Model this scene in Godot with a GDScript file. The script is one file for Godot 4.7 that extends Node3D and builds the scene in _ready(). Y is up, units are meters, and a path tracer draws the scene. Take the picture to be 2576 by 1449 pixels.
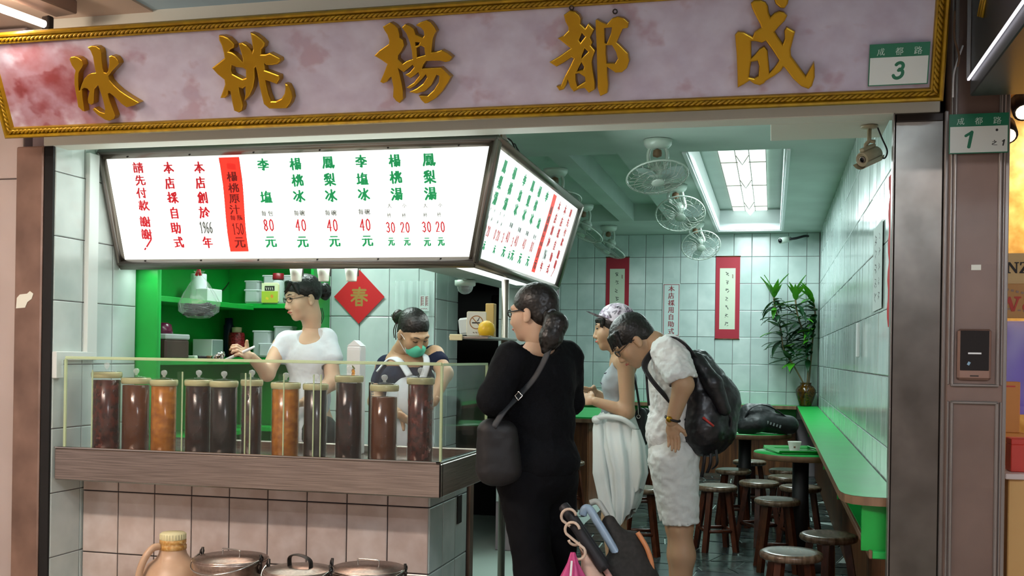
extends Node3D
# A fruit ice shop in an arcade: lightbox menu, glass counter with jars of fruit, customers, stools and tiled walls. Metres, y up, the shop lies towards -z.

var rng := RandomNumberGenerator.new()
var M := {}
var taken := {}
var tile_mesh: ArrayMesh

func _ready() -> void:
	rng.seed = 20240
	camera_and_light()
	materials()
	structure()
	signs()
	counter_and_jars()
	kitchen()
	room()
	street_side()
	people()

func camera_and_light() -> void:
	var c := Camera3D.new()
	c.name = "camera"
	c.projection = Camera3D.PROJECTION_FRUSTUM
	c.near = 0.05
	c.far = 60.0
	c.size = 0.05 * 1449.0 / 2655.065
	c.frustum_offset = Vector2(0.0, 0.05 * (894.35 - 724.5) / 2655.065)
	c.position = Vector3(0, 1.3, 0)
	c.rotation = Vector3(0, 0.2415, 0.0151)
	add_child(c)
	c.current = true
	var e := Environment.new()
	e.background_mode = Environment.BG_COLOR
	e.background_color = Color(0.72, 0.65, 0.62)
	e.background_energy_multiplier = 1.0
	e.tonemap_mode = Environment.TONE_MAPPER_LINEAR
	e.tonemap_exposure = 1.0
	e.sdfgi_enabled = true
	e.ssao_enabled = true
	e.ssil_enabled = true
	var w := WorldEnvironment.new()
	w.name = "world_environment"
	w.environment = e
	add_child(w)
	# fluorescent trough in the shop ceiling
	area("trough_light", Vector3(-0.255, 2.80, -9.9), Vector3(0, -1, 0), Vector2(0.42, 3.9), Color(0.92, 1.0, 1.0), TROUGH)
	# menu lightbox: front face, side face, underside
	area("menu_front_light", Vector3(-2.28, 2.02, -4.68), Vector3(0, -0.32, 0.95), Vector2(1.9, 0.5), Color(0.94, 1.0, 0.97), 0.55)
	area("menu_side_light", Vector3(-1.27, 2.02, -5.70), Vector3(0.96, -0.27, 0), Vector2(1.9, 0.5), Color(0.93, 1.0, 0.99), 1.5)
	area("menu_under_light", Vector3(-1.50, 1.72, -5.6), Vector3(0, -1, 0), Vector2(0.16, 1.1), Color(0.94, 1.0, 0.97), 0.35)
	area("menu_front_under_light", Vector3(-2.4, 1.728, -4.93), Vector3(0, -1, 0), Vector2(1.7, 0.06), Color(0.94, 1.0, 0.97), 0.4)
	area("kitchen_light", Vector3(-2.75, 2.655, -5.65), Vector3(0, -1, 0), Vector2(1.0, 0.25), Color(0.93, 1.0, 0.98), 3.0)
	# arcade lamps over the pavement
	for q in [[-2.9, -2.1, Color(1.0, 0.92, 0.86), ARCADE], [0.9, -1.0, Color(1.0, 0.97, 0.97), ARCADE * 0.75]]:
		area("arcade_light", Vector3(q[0], 2.615, q[1]), Vector3(0, -1, 0), Vector2(1.15, 0.16), q[2], q[3])
		area("arcade_up_light", Vector3(q[0], 2.725, q[1]), Vector3(0, 1, 0), Vector2(1.15, 0.16), q[2], q[3] * 1.3)
	for z in [-3.5, -3.85]:
		var o := OmniLight3D.new()
		o.name = numbered("arcade_tube_glow")
		o.light_color = Color(1.0, 0.9, 0.82)
		o.light_energy = 0.12
		o.light_size = 0.03
		o.omni_range = 30.0
		o.omni_attenuation = 2.0
		o.shadow_enabled = true
		add_child(o)
		o.position = Vector3(-3.21, 2.70, z)
	area("arcade_tube_light", Vector3(-3.21, 2.715, -3.68), Vector3(0, -1, 0), Vector2(0.04, 0.7), Color(1.0, 0.95, 0.9), 0.3)
	# neighbouring shop
	area("neighbour_light", Vector3(1.75, 2.5, -5.6), Vector3(0, -0.9, -0.3), Vector2(0.8, 0.3), Color(1.0, 0.93, 0.82), 4.5)

const TROUGH := 8.2
const ARCADE := 7.2

func area(called: String, at: Vector3, facing: Vector3, size: Vector2, tint: Color, energy: float) -> void:
	var l := AreaLight3D.new()
	l.name = numbered(called)
	l.area_size = size
	l.light_color = tint
	l.light_energy = energy
	l.shadow_enabled = true
	l.set("area_range", 30.0)
	l.set("area_attenuation", 2.0)
	add_child(l)
	var up := Vector3(0, 0, 1) if absf(facing.normalized().y) > 0.9 else Vector3.UP
	l.look_at_from_position(at, at + facing, up)

# ---------------------------------------------------------------- names and nodes
func numbered(called: String) -> String:
	var n: int = taken.get(called, -1) + 1
	taken[called] = n
	return called if n == 0 else "%s_%03d" % [called, n]

func tag(o: Node, label: String, category: String, group := "", kind := "") -> Node:
	o.set_meta("label", label)
	o.set_meta("category", category)
	if group:
		o.set_meta("group", group)
	if kind:
		o.set_meta("kind", kind)
	return o

func thing(called: String, label: String, category: String, at := Vector3.ZERO, turn := 0.0, group := "", kind := "") -> Node3D:
	var o := Node3D.new()
	o.name = numbered(called)
	add_child(o)
	o.position = at
	o.rotation.y = turn
	tag(o, label, category, group, kind)
	return o

func mesh_node(called: String, mesh: Mesh, m: Material, parent: Node = null) -> MeshInstance3D:
	var o := MeshInstance3D.new()
	o.mesh = mesh
	if m:
		o.material_override = m
	if parent == null:
		o.name = numbered(called)
		add_child(o)
	else:
		o.name = called
		parent.add_child(o, true)
	return o

func obj(called: String, st: SurfaceTool, m: Material, parent: Node = null) -> MeshInstance3D:
	st.generate_normals()
	return mesh_node(called, st.commit(), m, parent)

func copy_of(root: Node3D, at: Vector3, turn: float, label: String) -> Node3D:
	var stem := String(root.name)
	var r: Node3D = root.duplicate()
	r.name = numbered(stem)
	add_child(r)
	r.position = at
	r.rotation.y = turn
	r.set_meta("label", label)
	return r

# ---------------------------------------------------------------- shapes
func mb() -> SurfaceTool:
	var st := SurfaceTool.new()
	st.begin(Mesh.PRIMITIVE_TRIANGLES)
	st.set_smooth_group(-1)
	return st

func tri(st: SurfaceTool, a: Vector3, b: Vector3, c: Vector3) -> void:
	st.add_vertex(a)
	st.add_vertex(c)
	st.add_vertex(b)

func quad(st: SurfaceTool, a: Vector3, b: Vector3, c: Vector3, d: Vector3) -> void:
	tri(st, a, b, c)
	tri(st, a, c, d)

func quad_uv(st: SurfaceTool, p: Array, uv: Array) -> void:
	for i in [0, 2, 1, 0, 3, 2]:
		st.set_uv(uv[i])
		st.add_vertex(p[i])

# chamfered box
func box(st: SurfaceTool, c: Vector3, s: Vector3, ch := 0.0, basis := Basis()) -> void:
	st.set_smooth_group(-1)
	var h := s / 2.0
	var b := minf(ch, minf(h.x, minf(h.y, h.z)) * 0.9)
	if b <= 0.0:
		var v := []
		for i in 8:
			v.append(c + basis * Vector3(h.x if i & 1 else -h.x, h.y if i & 2 else -h.y, h.z if i & 4 else -h.z))
		quad(st, v[4], v[5], v[7], v[6])
		quad(st, v[1], v[0], v[2], v[3])
		quad(st, v[5], v[1], v[3], v[7])
		quad(st, v[0], v[4], v[6], v[2])
		quad(st, v[6], v[7], v[3], v[2])
		quad(st, v[0], v[1], v[5], v[4])
		return
	var f := func(ax: int, sg: Vector3) -> Vector3:
		var q := Vector3(sg.x * (h.x - b), sg.y * (h.y - b), sg.z * (h.z - b))
		q[ax] = sg[ax] * h[ax]
		return c + basis * q
	for ax in 3:
		var u := (ax + 1) % 3
		var w := (ax + 2) % 3
		for sgn in [-1.0, 1.0]:
			var cs := []
			for k in [[-1, -1], [1, -1], [1, 1], [-1, 1]]:
				var sg := Vector3.ZERO
				sg[ax] = sgn
				sg[u] = k[0]
				sg[w] = k[1]
				cs.append(f.call(ax, sg))
			if sgn > 0:
				quad(st, cs[0], cs[1], cs[2], cs[3])
			else:
				quad(st, cs[3], cs[2], cs[1], cs[0])
		# edges running along ax
		for su in [-1.0, 1.0]:
			for sw in [-1.0, 1.0]:
				var lo := Vector3.ZERO
				lo[ax] = -1
				lo[u] = su
				lo[w] = sw
				var hi := lo
				hi[ax] = 1
				var p: Array = [f.call(u, lo), f.call(u, hi), f.call(w, hi), f.call(w, lo)]
				if su * sw > 0:
					quad(st, p[3], p[2], p[1], p[0])
				else:
					quad(st, p[0], p[1], p[2], p[3])
	for i in 8:
		var sg := Vector3(1 if i & 1 else -1, 1 if i & 2 else -1, 1 if i & 4 else -1)
		var a: Vector3 = f.call(0, sg)
		var b2: Vector3 = f.call(1, sg)
		var c2: Vector3 = f.call(2, sg)
		if sg.x * sg.y * sg.z > 0:
			tri(st, a, b2, c2)
		else:
			tri(st, a, c2, b2)

func boxed(called: String, c: Vector3, s: Vector3, m: Material, parent: Node = null, ch := 0.003, basis := Basis()) -> MeshInstance3D:
	var st := mb()
	box(st, Vector3.ZERO, s, ch)
	var o := obj(called, st, m, parent)
	o.transform = Transform3D(basis, c)
	return o

# turned shape: profile of (radius, height) from bottom to top
func lathe(st: SurfaceTool, prof: Array, n := 24, xf := Transform3D(), smooth := true) -> void:
	st.set_smooth_group(1 if smooth else -1)
	for i in prof.size() - 1:
		var a: Vector2 = prof[i]
		var b: Vector2 = prof[i + 1]
		for k in n:
			var t0 := TAU * k / n
			var t1 := TAU * (k + 1) / n
			var p0 := xf * Vector3(a.x * cos(t0), a.y, -a.x * sin(t0))
			var p1 := xf * Vector3(a.x * cos(t1), a.y, -a.x * sin(t1))
			var p2 := xf * Vector3(b.x * cos(t1), b.y, -b.x * sin(t1))
			var p3 := xf * Vector3(b.x * cos(t0), b.y, -b.x * sin(t0))
			if a.x > 1e-5:
				tri(st, p0, p1, p2)
			if b.x > 1e-5:
				tri(st, p0, p2, p3)
	st.set_smooth_group(-1)

func turned(called: String, prof: Array, m: Material, parent: Node = null, n := 24, xf := Transform3D()) -> MeshInstance3D:
	var st := mb()
	lathe(st, prof, n)
	var o := obj(called, st, m, parent)
	o.transform = xf
	return o

func v2s(a: Array) -> Array:
	var r := []
	for i in range(0, a.size(), 2):
		r.append(Vector2(a[i], a[i + 1]))
	return r

# round tube through points; r is one radius or one for each point
func tube(st: SurfaceTool, pts: Array, r: Variant, n := 8, closed := false, flat := Vector2.ONE) -> void:
	st.set_smooth_group(1)
	var rings := []
	var cnt := pts.size()
	var side := Vector3.ZERO
	for i in cnt:
		var prev: Vector3 = pts[(i - 1 + cnt) % cnt] if closed or i > 0 else pts[0]
		var next: Vector3 = pts[(i + 1) % cnt] if closed or i < cnt - 1 else pts[cnt - 1]
		var dir := (next - prev).normalized()
		if side == Vector3.ZERO:
			side = dir.cross(Vector3.UP)
			if side.length() < 0.2:
				side = dir.cross(Vector3.RIGHT)
		side = (side - dir * side.dot(dir)).normalized()
		var up := dir.cross(side)
		var rad: float = r[i] if r is Array else r
		var ring := []
		for k in n:
			var t := TAU * k / n
			ring.append(pts[i] + side * (cos(t) * rad * flat.x) + up * (sin(t) * rad * flat.y))
		rings.append(ring)
	for i in (cnt if closed else cnt - 1):
		var a: Array = rings[i]
		var b: Array = rings[(i + 1) % cnt]
		for k in n:
			quad(st, a[k], a[(k + 1) % n], b[(k + 1) % n], b[k])
	if not closed:
		for k in range(1, n - 1):
			tri(st, rings[0][0], rings[0][k + 1], rings[0][k])
			tri(st, rings[cnt - 1][0], rings[cnt - 1][k], rings[cnt - 1][k + 1])
	st.set_smooth_group(-1)

func tubed(called: String, pts: Array, r: Variant, m: Material, parent: Node = null, n := 8, closed := false, flat := Vector2.ONE) -> MeshInstance3D:
	var st := mb()
	tube(st, pts, r, n, closed, flat)
	return obj(called, st, m, parent)

func ring_pts(c: Vector3, r: float, n: int, u := Vector3.RIGHT, v := Vector3.BACK) -> Array:
	var p := []
	for k in n:
		p.append(c + u * (r * cos(TAU * k / n)) + v * (r * sin(TAU * k / n)))
	return p

func smooth_path(pts: Array, per := 6) -> Array:
	var c := Curve3D.new()
	for i in pts.size():
		var a: Vector3 = pts[maxi(i - 1, 0)]
		var b: Vector3 = pts[mini(i + 1, pts.size() - 1)]
		var t := (b - a) / 6.0
		c.add_point(pts[i], -t, t)
	var out := []
	for i in (pts.size() - 1) * per + 1:
		out.append(c.samplef(float(i) / per))
	return out

# ring of a polygon moved inwards by d (corner by corner)
func inset(poly: PackedVector2Array, d: float) -> PackedVector2Array:
	var out := PackedVector2Array()
	var n := poly.size()
	for i in n:
		var e0 := (poly[i] - poly[(i - 1 + n) % n]).normalized()
		var e1 := (poly[(i + 1) % n] - poly[i]).normalized()
		var n0 := Vector2(-e0.y, e0.x)
		var n1 := Vector2(-e1.y, e1.x)
		var m := (n0 + n1)
		var l := maxf(m.length_squared() * 0.5, 0.55)
		out.append(poly[i] + m * (d / l))
	return out

func bridge(outer: PackedVector2Array, holes: Array) -> PackedVector2Array:
	var res := outer
	var edges := []
	for hole: PackedVector2Array in holes:
		for k in hole.size():
			edges.append([hole[k], hole[(k + 1) % hole.size()]])
	for hole: PackedVector2Array in holes:
		var best := 1e9
		var bi := -1
		var bj := 0
		for i in res.size():
			if res.count(res[i]) > 1:
				continue
			for j in hole.size():
				var dd := res[i].distance_squared_to(hole[j])
				if dd >= best:
					continue
				var ok := true
				var a := res[i].lerp(hole[j], 0.001)
				var b := res[i].lerp(hole[j], 0.999)
				for k in res.size():
					if Geometry2D.segment_intersects_segment(a, b, res[k], res[(k + 1) % res.size()]) != null:
						ok = false
						break
				if ok:
					for ed: Array in edges:
						if Geometry2D.segment_intersects_segment(a, b, ed[0], ed[1]) != null:
							ok = false
							break
				if ok:
					best = dd
					bi = i
					bj = j
		var nw := PackedVector2Array()
		for i in res.size():
			nw.append(res[i])
			if i == bi:
				for k in hole.size() + 1:
					nw.append(hole[(bj + k) % hole.size()])
				nw.append(res[i])
		res = nw
	return res

# raised letter: outline and holes in the xy plane, back at z 0, front at z depth, with a bevelled rim
func letter(st: SurfaceTool, polys: Array, depth: float, bevel: float) -> void:
	st.set_smooth_group(-1)
	var caps := []
	# narrow strokes take a smaller rim
	while bevel > 0.0008:
		var tryout := []
		for pi in polys.size():
			var q := PackedVector2Array(polys[pi])
			if (pi == 0) == Geometry2D.is_polygon_clockwise(q):
				q.reverse()
			tryout.append(inset(q, bevel))
		if Geometry2D.triangulate_polygon(bridge(tryout[0], tryout.slice(1))).size() > 0:
			break
		bevel *= 0.75
	for pi in polys.size():
		var poly := PackedVector2Array(polys[pi])
		var cw := Geometry2D.is_polygon_clockwise(poly)
		if (pi == 0) == cw:
			poly.reverse()
		var inn := inset(poly, bevel)
		var mid := inset(poly, bevel * 0.3)
		var n := poly.size()
		for i in n:
			var j := (i + 1) % n
			quad(st, v3(poly[i], 0), v3(poly[j], 0), v3(poly[j], depth - bevel), v3(poly[i], depth - bevel))
			quad(st, v3(poly[i], depth - bevel), v3(poly[j], depth - bevel), v3(mid[j], depth - bevel * 0.3), v3(mid[i], depth - bevel * 0.3))
			quad(st, v3(mid[i], depth - bevel * 0.3), v3(mid[j], depth - bevel * 0.3), v3(inn[j], depth), v3(inn[i], depth))
		caps.append(inn)
	var all := bridge(caps[0], caps.slice(1))
	var idx := Geometry2D.triangulate_polygon(all)
	for k in range(0, idx.size(), 3):
		var a := all[idx[k]]
		var b := all[idx[k + 1]]
		var c := all[idx[k + 2]]
		if (b - a).cross(c - a) < 0:
			tri(st, v3(a, depth), v3(c, depth), v3(b, depth))
		else:
			tri(st, v3(a, depth), v3(b, depth), v3(c, depth))

func v3(p: Vector2, z: float) -> Vector3:
	return Vector3(p.x, p.y, z)

# flat plate cut from a polygon (counter-clockwise in xy), z from 0 to depth
func plate(st: SurfaceTool, poly: PackedVector2Array, depth: float, xf := Transform3D()) -> void:
	st.set_smooth_group(-1)
	if Geometry2D.is_polygon_clockwise(poly):
		poly.reverse()
	var n := poly.size()
	for i in n:
		var j := (i + 1) % n
		quad(st, xf * v3(poly[i], 0), xf * v3(poly[j], 0), xf * v3(poly[j], depth), xf * v3(poly[i], depth))
	var idx := Geometry2D.triangulate_polygon(poly)
	for k in range(0, idx.size(), 3):
		var a := poly[idx[k]]
		var b := poly[idx[k + 1]]
		var c := poly[idx[k + 2]]
		if (b - a).cross(c - a) < 0:
			var t := b
			b = c
			c = t
		tri(st, xf * v3(a, depth), xf * v3(b, depth), xf * v3(c, depth))
		tri(st, xf * v3(a, 0), xf * v3(c, 0), xf * v3(b, 0))

# ---------------------------------------------------------------- materials
func noise_tex(sd: int, freq: float, lo: Color, hi: Color, size := 256, oct := 4, stretch := 1.0, kind := FastNoiseLite.TYPE_SIMPLEX_SMOOTH) -> ImageTexture:
	var n := FastNoiseLite.new()
	n.seed = sd
	n.noise_type = kind
	n.frequency = freq
	n.fractal_octaves = oct
	var im := Image.create(size, size, false, Image.FORMAT_RGB8)
	for y in size:
		for x in size:
			var v := n.get_noise_2d(x, y * stretch)
			# fold the far edge over the near one so that repeats meet
			var ex := clampf((x - size * 0.8) / (size * 0.2), 0, 1)
			var ey := clampf((y - size * 0.8) / (size * 0.2), 0, 1)
			if ex > 0:
				v = lerpf(v, n.get_noise_2d(x - size, y * stretch), ex)
			if ey > 0:
				v = lerpf(v, n.get_noise_2d(x, (y - size) * stretch), ey)
			im.set_pixel(x, y, lo.lerp(hi, clampf(v * 0.9 + 0.5, 0, 1)))
	return ImageTexture.create_from_image(im)

func sm(key: String, col: Color, rough := 0.6, metal := 0.0) -> StandardMaterial3D:
	var m := StandardMaterial3D.new()
	m.resource_name = key
	m.albedo_color = col
	m.roughness = rough
	m.metallic = metal
	M[key] = m
	return m

func tri_tex(m: StandardMaterial3D, t: Texture2D, scale: float, bump := 0.0, squash := Vector3.ONE) -> StandardMaterial3D:
	m.albedo_texture = t
	m.uv1_triplanar = true
	m.uv1_world_triplanar = true
	m.uv1_scale = squash * scale
	if bump > 0.0:
		m.heightmap_enabled = true
		m.heightmap_texture = t
		m.heightmap_scale = bump
	return m

func hexc(s: String) -> Color:
	return Color.html(s)

func materials() -> void:
	var white := Color.WHITE
	tri_tex(sm("tile", hexc("cfdbd8"), 0.12), noise_tex(3, 0.03, Color(0.9, 0.92, 0.92), white, 128), 0.9)
	tri_tex(sm("tile_b", hexc("c8d6d3"), 0.14), noise_tex(4, 0.03, Color(0.9, 0.92, 0.92), white, 128), 0.8)
	tri_tex(sm("front_tile", hexc("d6cbc5"), 0.2), noise_tex(5, 0.02, Color(0.91, 0.88, 0.86), white, 256), 1.1)
	tri_tex(sm("front_tile_b", hexc("cfc3bd"), 0.22), noise_tex(6, 0.02, Color(0.9, 0.87, 0.85), white, 256), 1.3)
	sm("grout", hexc("8a7f83"), 0.9)
	sm("grout_dark", hexc("413d40"), 0.9)
	tri_tex(sm("ceiling", hexc("bccbc3"), 0.55), noise_tex(8, 0.02, Color(0.94, 0.94, 0.94), white, 128), 0.6)
	sm("soffit", hexc("cdd0c4"), 0.6)
	tri_tex(sm("arcade_ceiling", hexc("d8c4b4"), 0.8), noise_tex(9, 0.02, Color(0.93, 0.92, 0.91), white, 128), 0.5)
	sm("blue_panel", hexc("bcdcee"), 0.7)
	tri_tex(sm("outer_wall", hexc("bdb2ad"), 0.5), noise_tex(10, 0.02, Color(0.92, 0.91, 0.9), white, 128), 0.5)
	var brushed := noise_tex(11, 0.05, Color(0.8, 0.8, 0.8), white, 256, 4, 1.0)
	var brushed_v := noise_tex(12, 0.01, Color(0.8, 0.8, 0.8), white, 256, 4, 1.0)
	tri_tex(sm("steel", hexc("c4b8b0"), 0.27, 1.0), brushed, 2.0, 0.0, Vector3(0.12, 6, 0.12))
	tri_tex(sm("steel_post", hexc("75716b"), 0.3, 1.0), brushed_v, 1.5)
	tri_tex(sm("steel_warm", hexc("b09384"), 0.42, 0.85), brushed_v, 1.5)
	sm("steel_frame", hexc("8a8279"), 0.35, 0.9)
	sm("chrome", hexc("d4d2ce"), 0.12, 1.0)
	tri_tex(sm("pot_steel", hexc("c4b2a8"), 0.33, 1.0), brushed, 4.0)
	sm("dark_metal", hexc("3b3735"), 0.4, 0.8)
	sm("black", hexc("16161a"), 0.55)
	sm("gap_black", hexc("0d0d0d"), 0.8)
	tri_tex(sm("brown_panel", hexc("7a655b"), 0.42, 0.35), noise_tex(14, 0.02, Color(0.9, 0.9, 0.9), white, 128), 1.2)
	sm("brown_trim", hexc("8d8884"), 0.35, 0.7)
	tri_tex(sm("sign_board", hexc("c0bccc"), 0.45), sign_stain(), 1.0)
	M.sign_board.uv1_triplanar = false
	M.sign_board.uv1_world_triplanar = false
	sm("gold", hexc("b48a1c"), 0.28, 0.75)
	tri_tex(sm("gold_frame", hexc("a8860f"), 0.42, 0.45), noise_tex(15, 0.06, Color(0.82, 0.78, 0.7), white, 128), 2.2)
	sm("trim_brown", hexc("8c7468"), 0.5, 0.2)
	var g := sm("glass", Color(0.84, 0.93, 0.86, 0.006), 0.03)
	g.transparency = BaseMaterial3D.TRANSPARENCY_ALPHA
	var gg := sm("glass_edge", Color(0.80, 0.88, 0.70, 0.65), 0.1)
	gg.transparency = BaseMaterial3D.TRANSPARENCY_ALPHA
	g.metallic_specular = 0.3
	var jg := sm("jar_glass", Color(0.9, 0.93, 0.9, 0.004), 0.03)
	jg.transparency = BaseMaterial3D.TRANSPARENCY_ALPHA
	jg.metallic_specular = 0.35
	var cl := sm("clear_plastic", Color(0.92, 0.95, 0.95, 0.25), 0.15)
	cl.transparency = BaseMaterial3D.TRANSPARENCY_ALPHA
	var fr := sm("frosted", Color(0.83, 0.86, 0.86, 0.62), 0.3)
	fr.transparency = BaseMaterial3D.TRANSPARENCY_ALPHA
	sm("lid_glass", hexc("b9b98c"), 0.12)
	tri_tex(sm("juice_dark", hexc("3c150d"), 0.18), noise_tex(21, 0.03, Color(0.35, 0.3, 0.3), white, 128, 3, 0.6), 9.0)
	tri_tex(sm("juice_black", hexc("23100d"), 0.18), noise_tex(22, 0.03, Color(0.4, 0.35, 0.35), white, 128, 3, 0.5), 8.0)
	tri_tex(sm("juice_red", hexc("5e2011"), 0.18), noise_tex(23, 0.025, Color(0.4, 0.3, 0.3), white, 128, 3, 0.7), 9.0)
	tri_tex(sm("juice_amber", hexc("b8761e"), 0.15), noise_tex(24, 0.03, Color(0.72, 0.66, 0.6), white, 128), 6.0)
	sm("juice_brown", hexc("52280b"), 0.12)
	sm("fruit", hexc("5d2013"), 0.4)
	sm("seed", hexc("3a2208"), 0.5)
	tri_tex(sm("green", hexc("14a53e"), 0.38), noise_tex(25, 0.02, Color(0.88, 0.92, 0.88), white, 128), 1.2)
	tri_tex(sm("green_top", hexc("22b552"), 0.3), noise_tex(26, 0.02, Color(0.9, 0.94, 0.9), white, 128), 1.2)
	tri_tex(sm("wood_edge", hexc("8a6a4e"), 0.5), noise_tex(27, 0.03, Color(0.75, 0.72, 0.7), white, 128, 4, 0.1), 3.0)
	tri_tex(sm("wood_panel", hexc("7d4c26"), 0.5), noise_tex(28, 0.05, Color(0.6, 0.55, 0.5), white, 256, 4, 0.08), 1.5)
	tri_tex(sm("stool_seat", hexc("85705c"), 0.25), noise_tex(29, 0.05, Color(0.55, 0.5, 0.45), white, 256, 4, 0.15), 3.5)
	tri_tex(sm("stool_leg", hexc("5a2c17"), 0.35), noise_tex(30, 0.05, Color(0.6, 0.55, 0.5), white, 128, 4, 0.3), 5.0)
	tri_tex(sm("slate", hexc("4a5a57"), 0.2), noise_tex(31, 0.03, Color(0.4, 0.42, 0.42), white, 256), 2.2)
	tri_tex(sm("slate_b", hexc("3c4a4c"), 0.22), noise_tex(32, 0.03, Color(0.4, 0.42, 0.42), white, 256), 2.2)
	tri_tex(sm("slate_c", hexc("586763"), 0.22), noise_tex(33, 0.03, Color(0.4, 0.42, 0.42), white, 256), 2.0)
	sm("slate_joint", hexc("a4b3ab"), 0.6)
	tri_tex(sm("pavement", hexc("cfc5bb"), 0.6), noise_tex(34, 0.03, Color(0.7, 0.7, 0.7), white, 128), 1.0)
	sm("fan_white", hexc("c6d2c8"), 0.35, 0.1)
	sm("fan_wire", hexc("b7b9b0"), 0.3, 0.6)
	sm("fan_blade", hexc("9fb3ae"), 0.3)
	sm("paper", hexc("dfe4d8"), 0.8)
	sm("cream", hexc("d9d4a8"), 0.6)
	sm("white_plastic", hexc("e4e8ea"), 0.4)
	sm("red_paper", hexc("c01a1c"), 0.7)
	sm("red_strip", hexc("c8242a"), 0.6)
	sm("camera_beige", hexc("9d977c"), 0.4)
	sm("lens", hexc("0a0c10"), 0.08)
	tri_tex(sm("plastic_jug", hexc("c9a98c"), 0.4), noise_tex(36, 0.02, Color(0.9, 0.88, 0.86), white, 128), 3.0)
	tri_tex(sm("jug_cap", hexc("d8b981"), 0.5), noise_tex(37, 0.05, Color(0.8, 0.62, 0.3), white, 128), 9.0)
	sm("trunking", hexc("d5e0de"), 0.35)

func sign_stain() -> ImageTexture:
	# faded pink paint with redder worn patches, thickest by the end with the first-painted character
	var w := 1024
	var h := 128
	var im := Image.create(w, h, false, Image.FORMAT_RGB8)
	var n := FastNoiseLite.new()
	n.seed = 5
	n.frequency = 0.012
	n.fractal_octaves = 4
	var fine := FastNoiseLite.new()
	fine.seed = 9
	fine.frequency = 0.06
	for y in h:
		for x in w:
			var v := n.get_noise_2d(x, y) + 0.2 * fine.get_noise_2d(x, y)
			var red := clampf((v - 0.22) * 1.0, 0, 0.25)
			var d := Vector2((x - 62.0) / 58.0, (y - 78.0) / 46.0).length()
			red = maxf(red, clampf((1.0 - d + 0.9 * v) * 2.2, 0, 1) * 0.95)
			var d2 := Vector2((x - 55.0) / 125.0, (y - 62.0) / 120.0).length()
			red = maxf(red, clampf((1.0 - d2 + 1.0 * v) * 1.3, 0, 0.62))
			var c := Color(1, 1, 1).lerp(Color(0.60, 0.24, 0.23), red)
			c = c.lerp(Color(0.88, 0.84, 0.86), clampf(0.6 * n.get_noise_2d(x * 2.0 + 500.0, y * 2.0) + 0.3, 0, 1))
			im.set_pixel(x, y, c)
	return ImageTexture.create_from_image(im)

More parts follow.
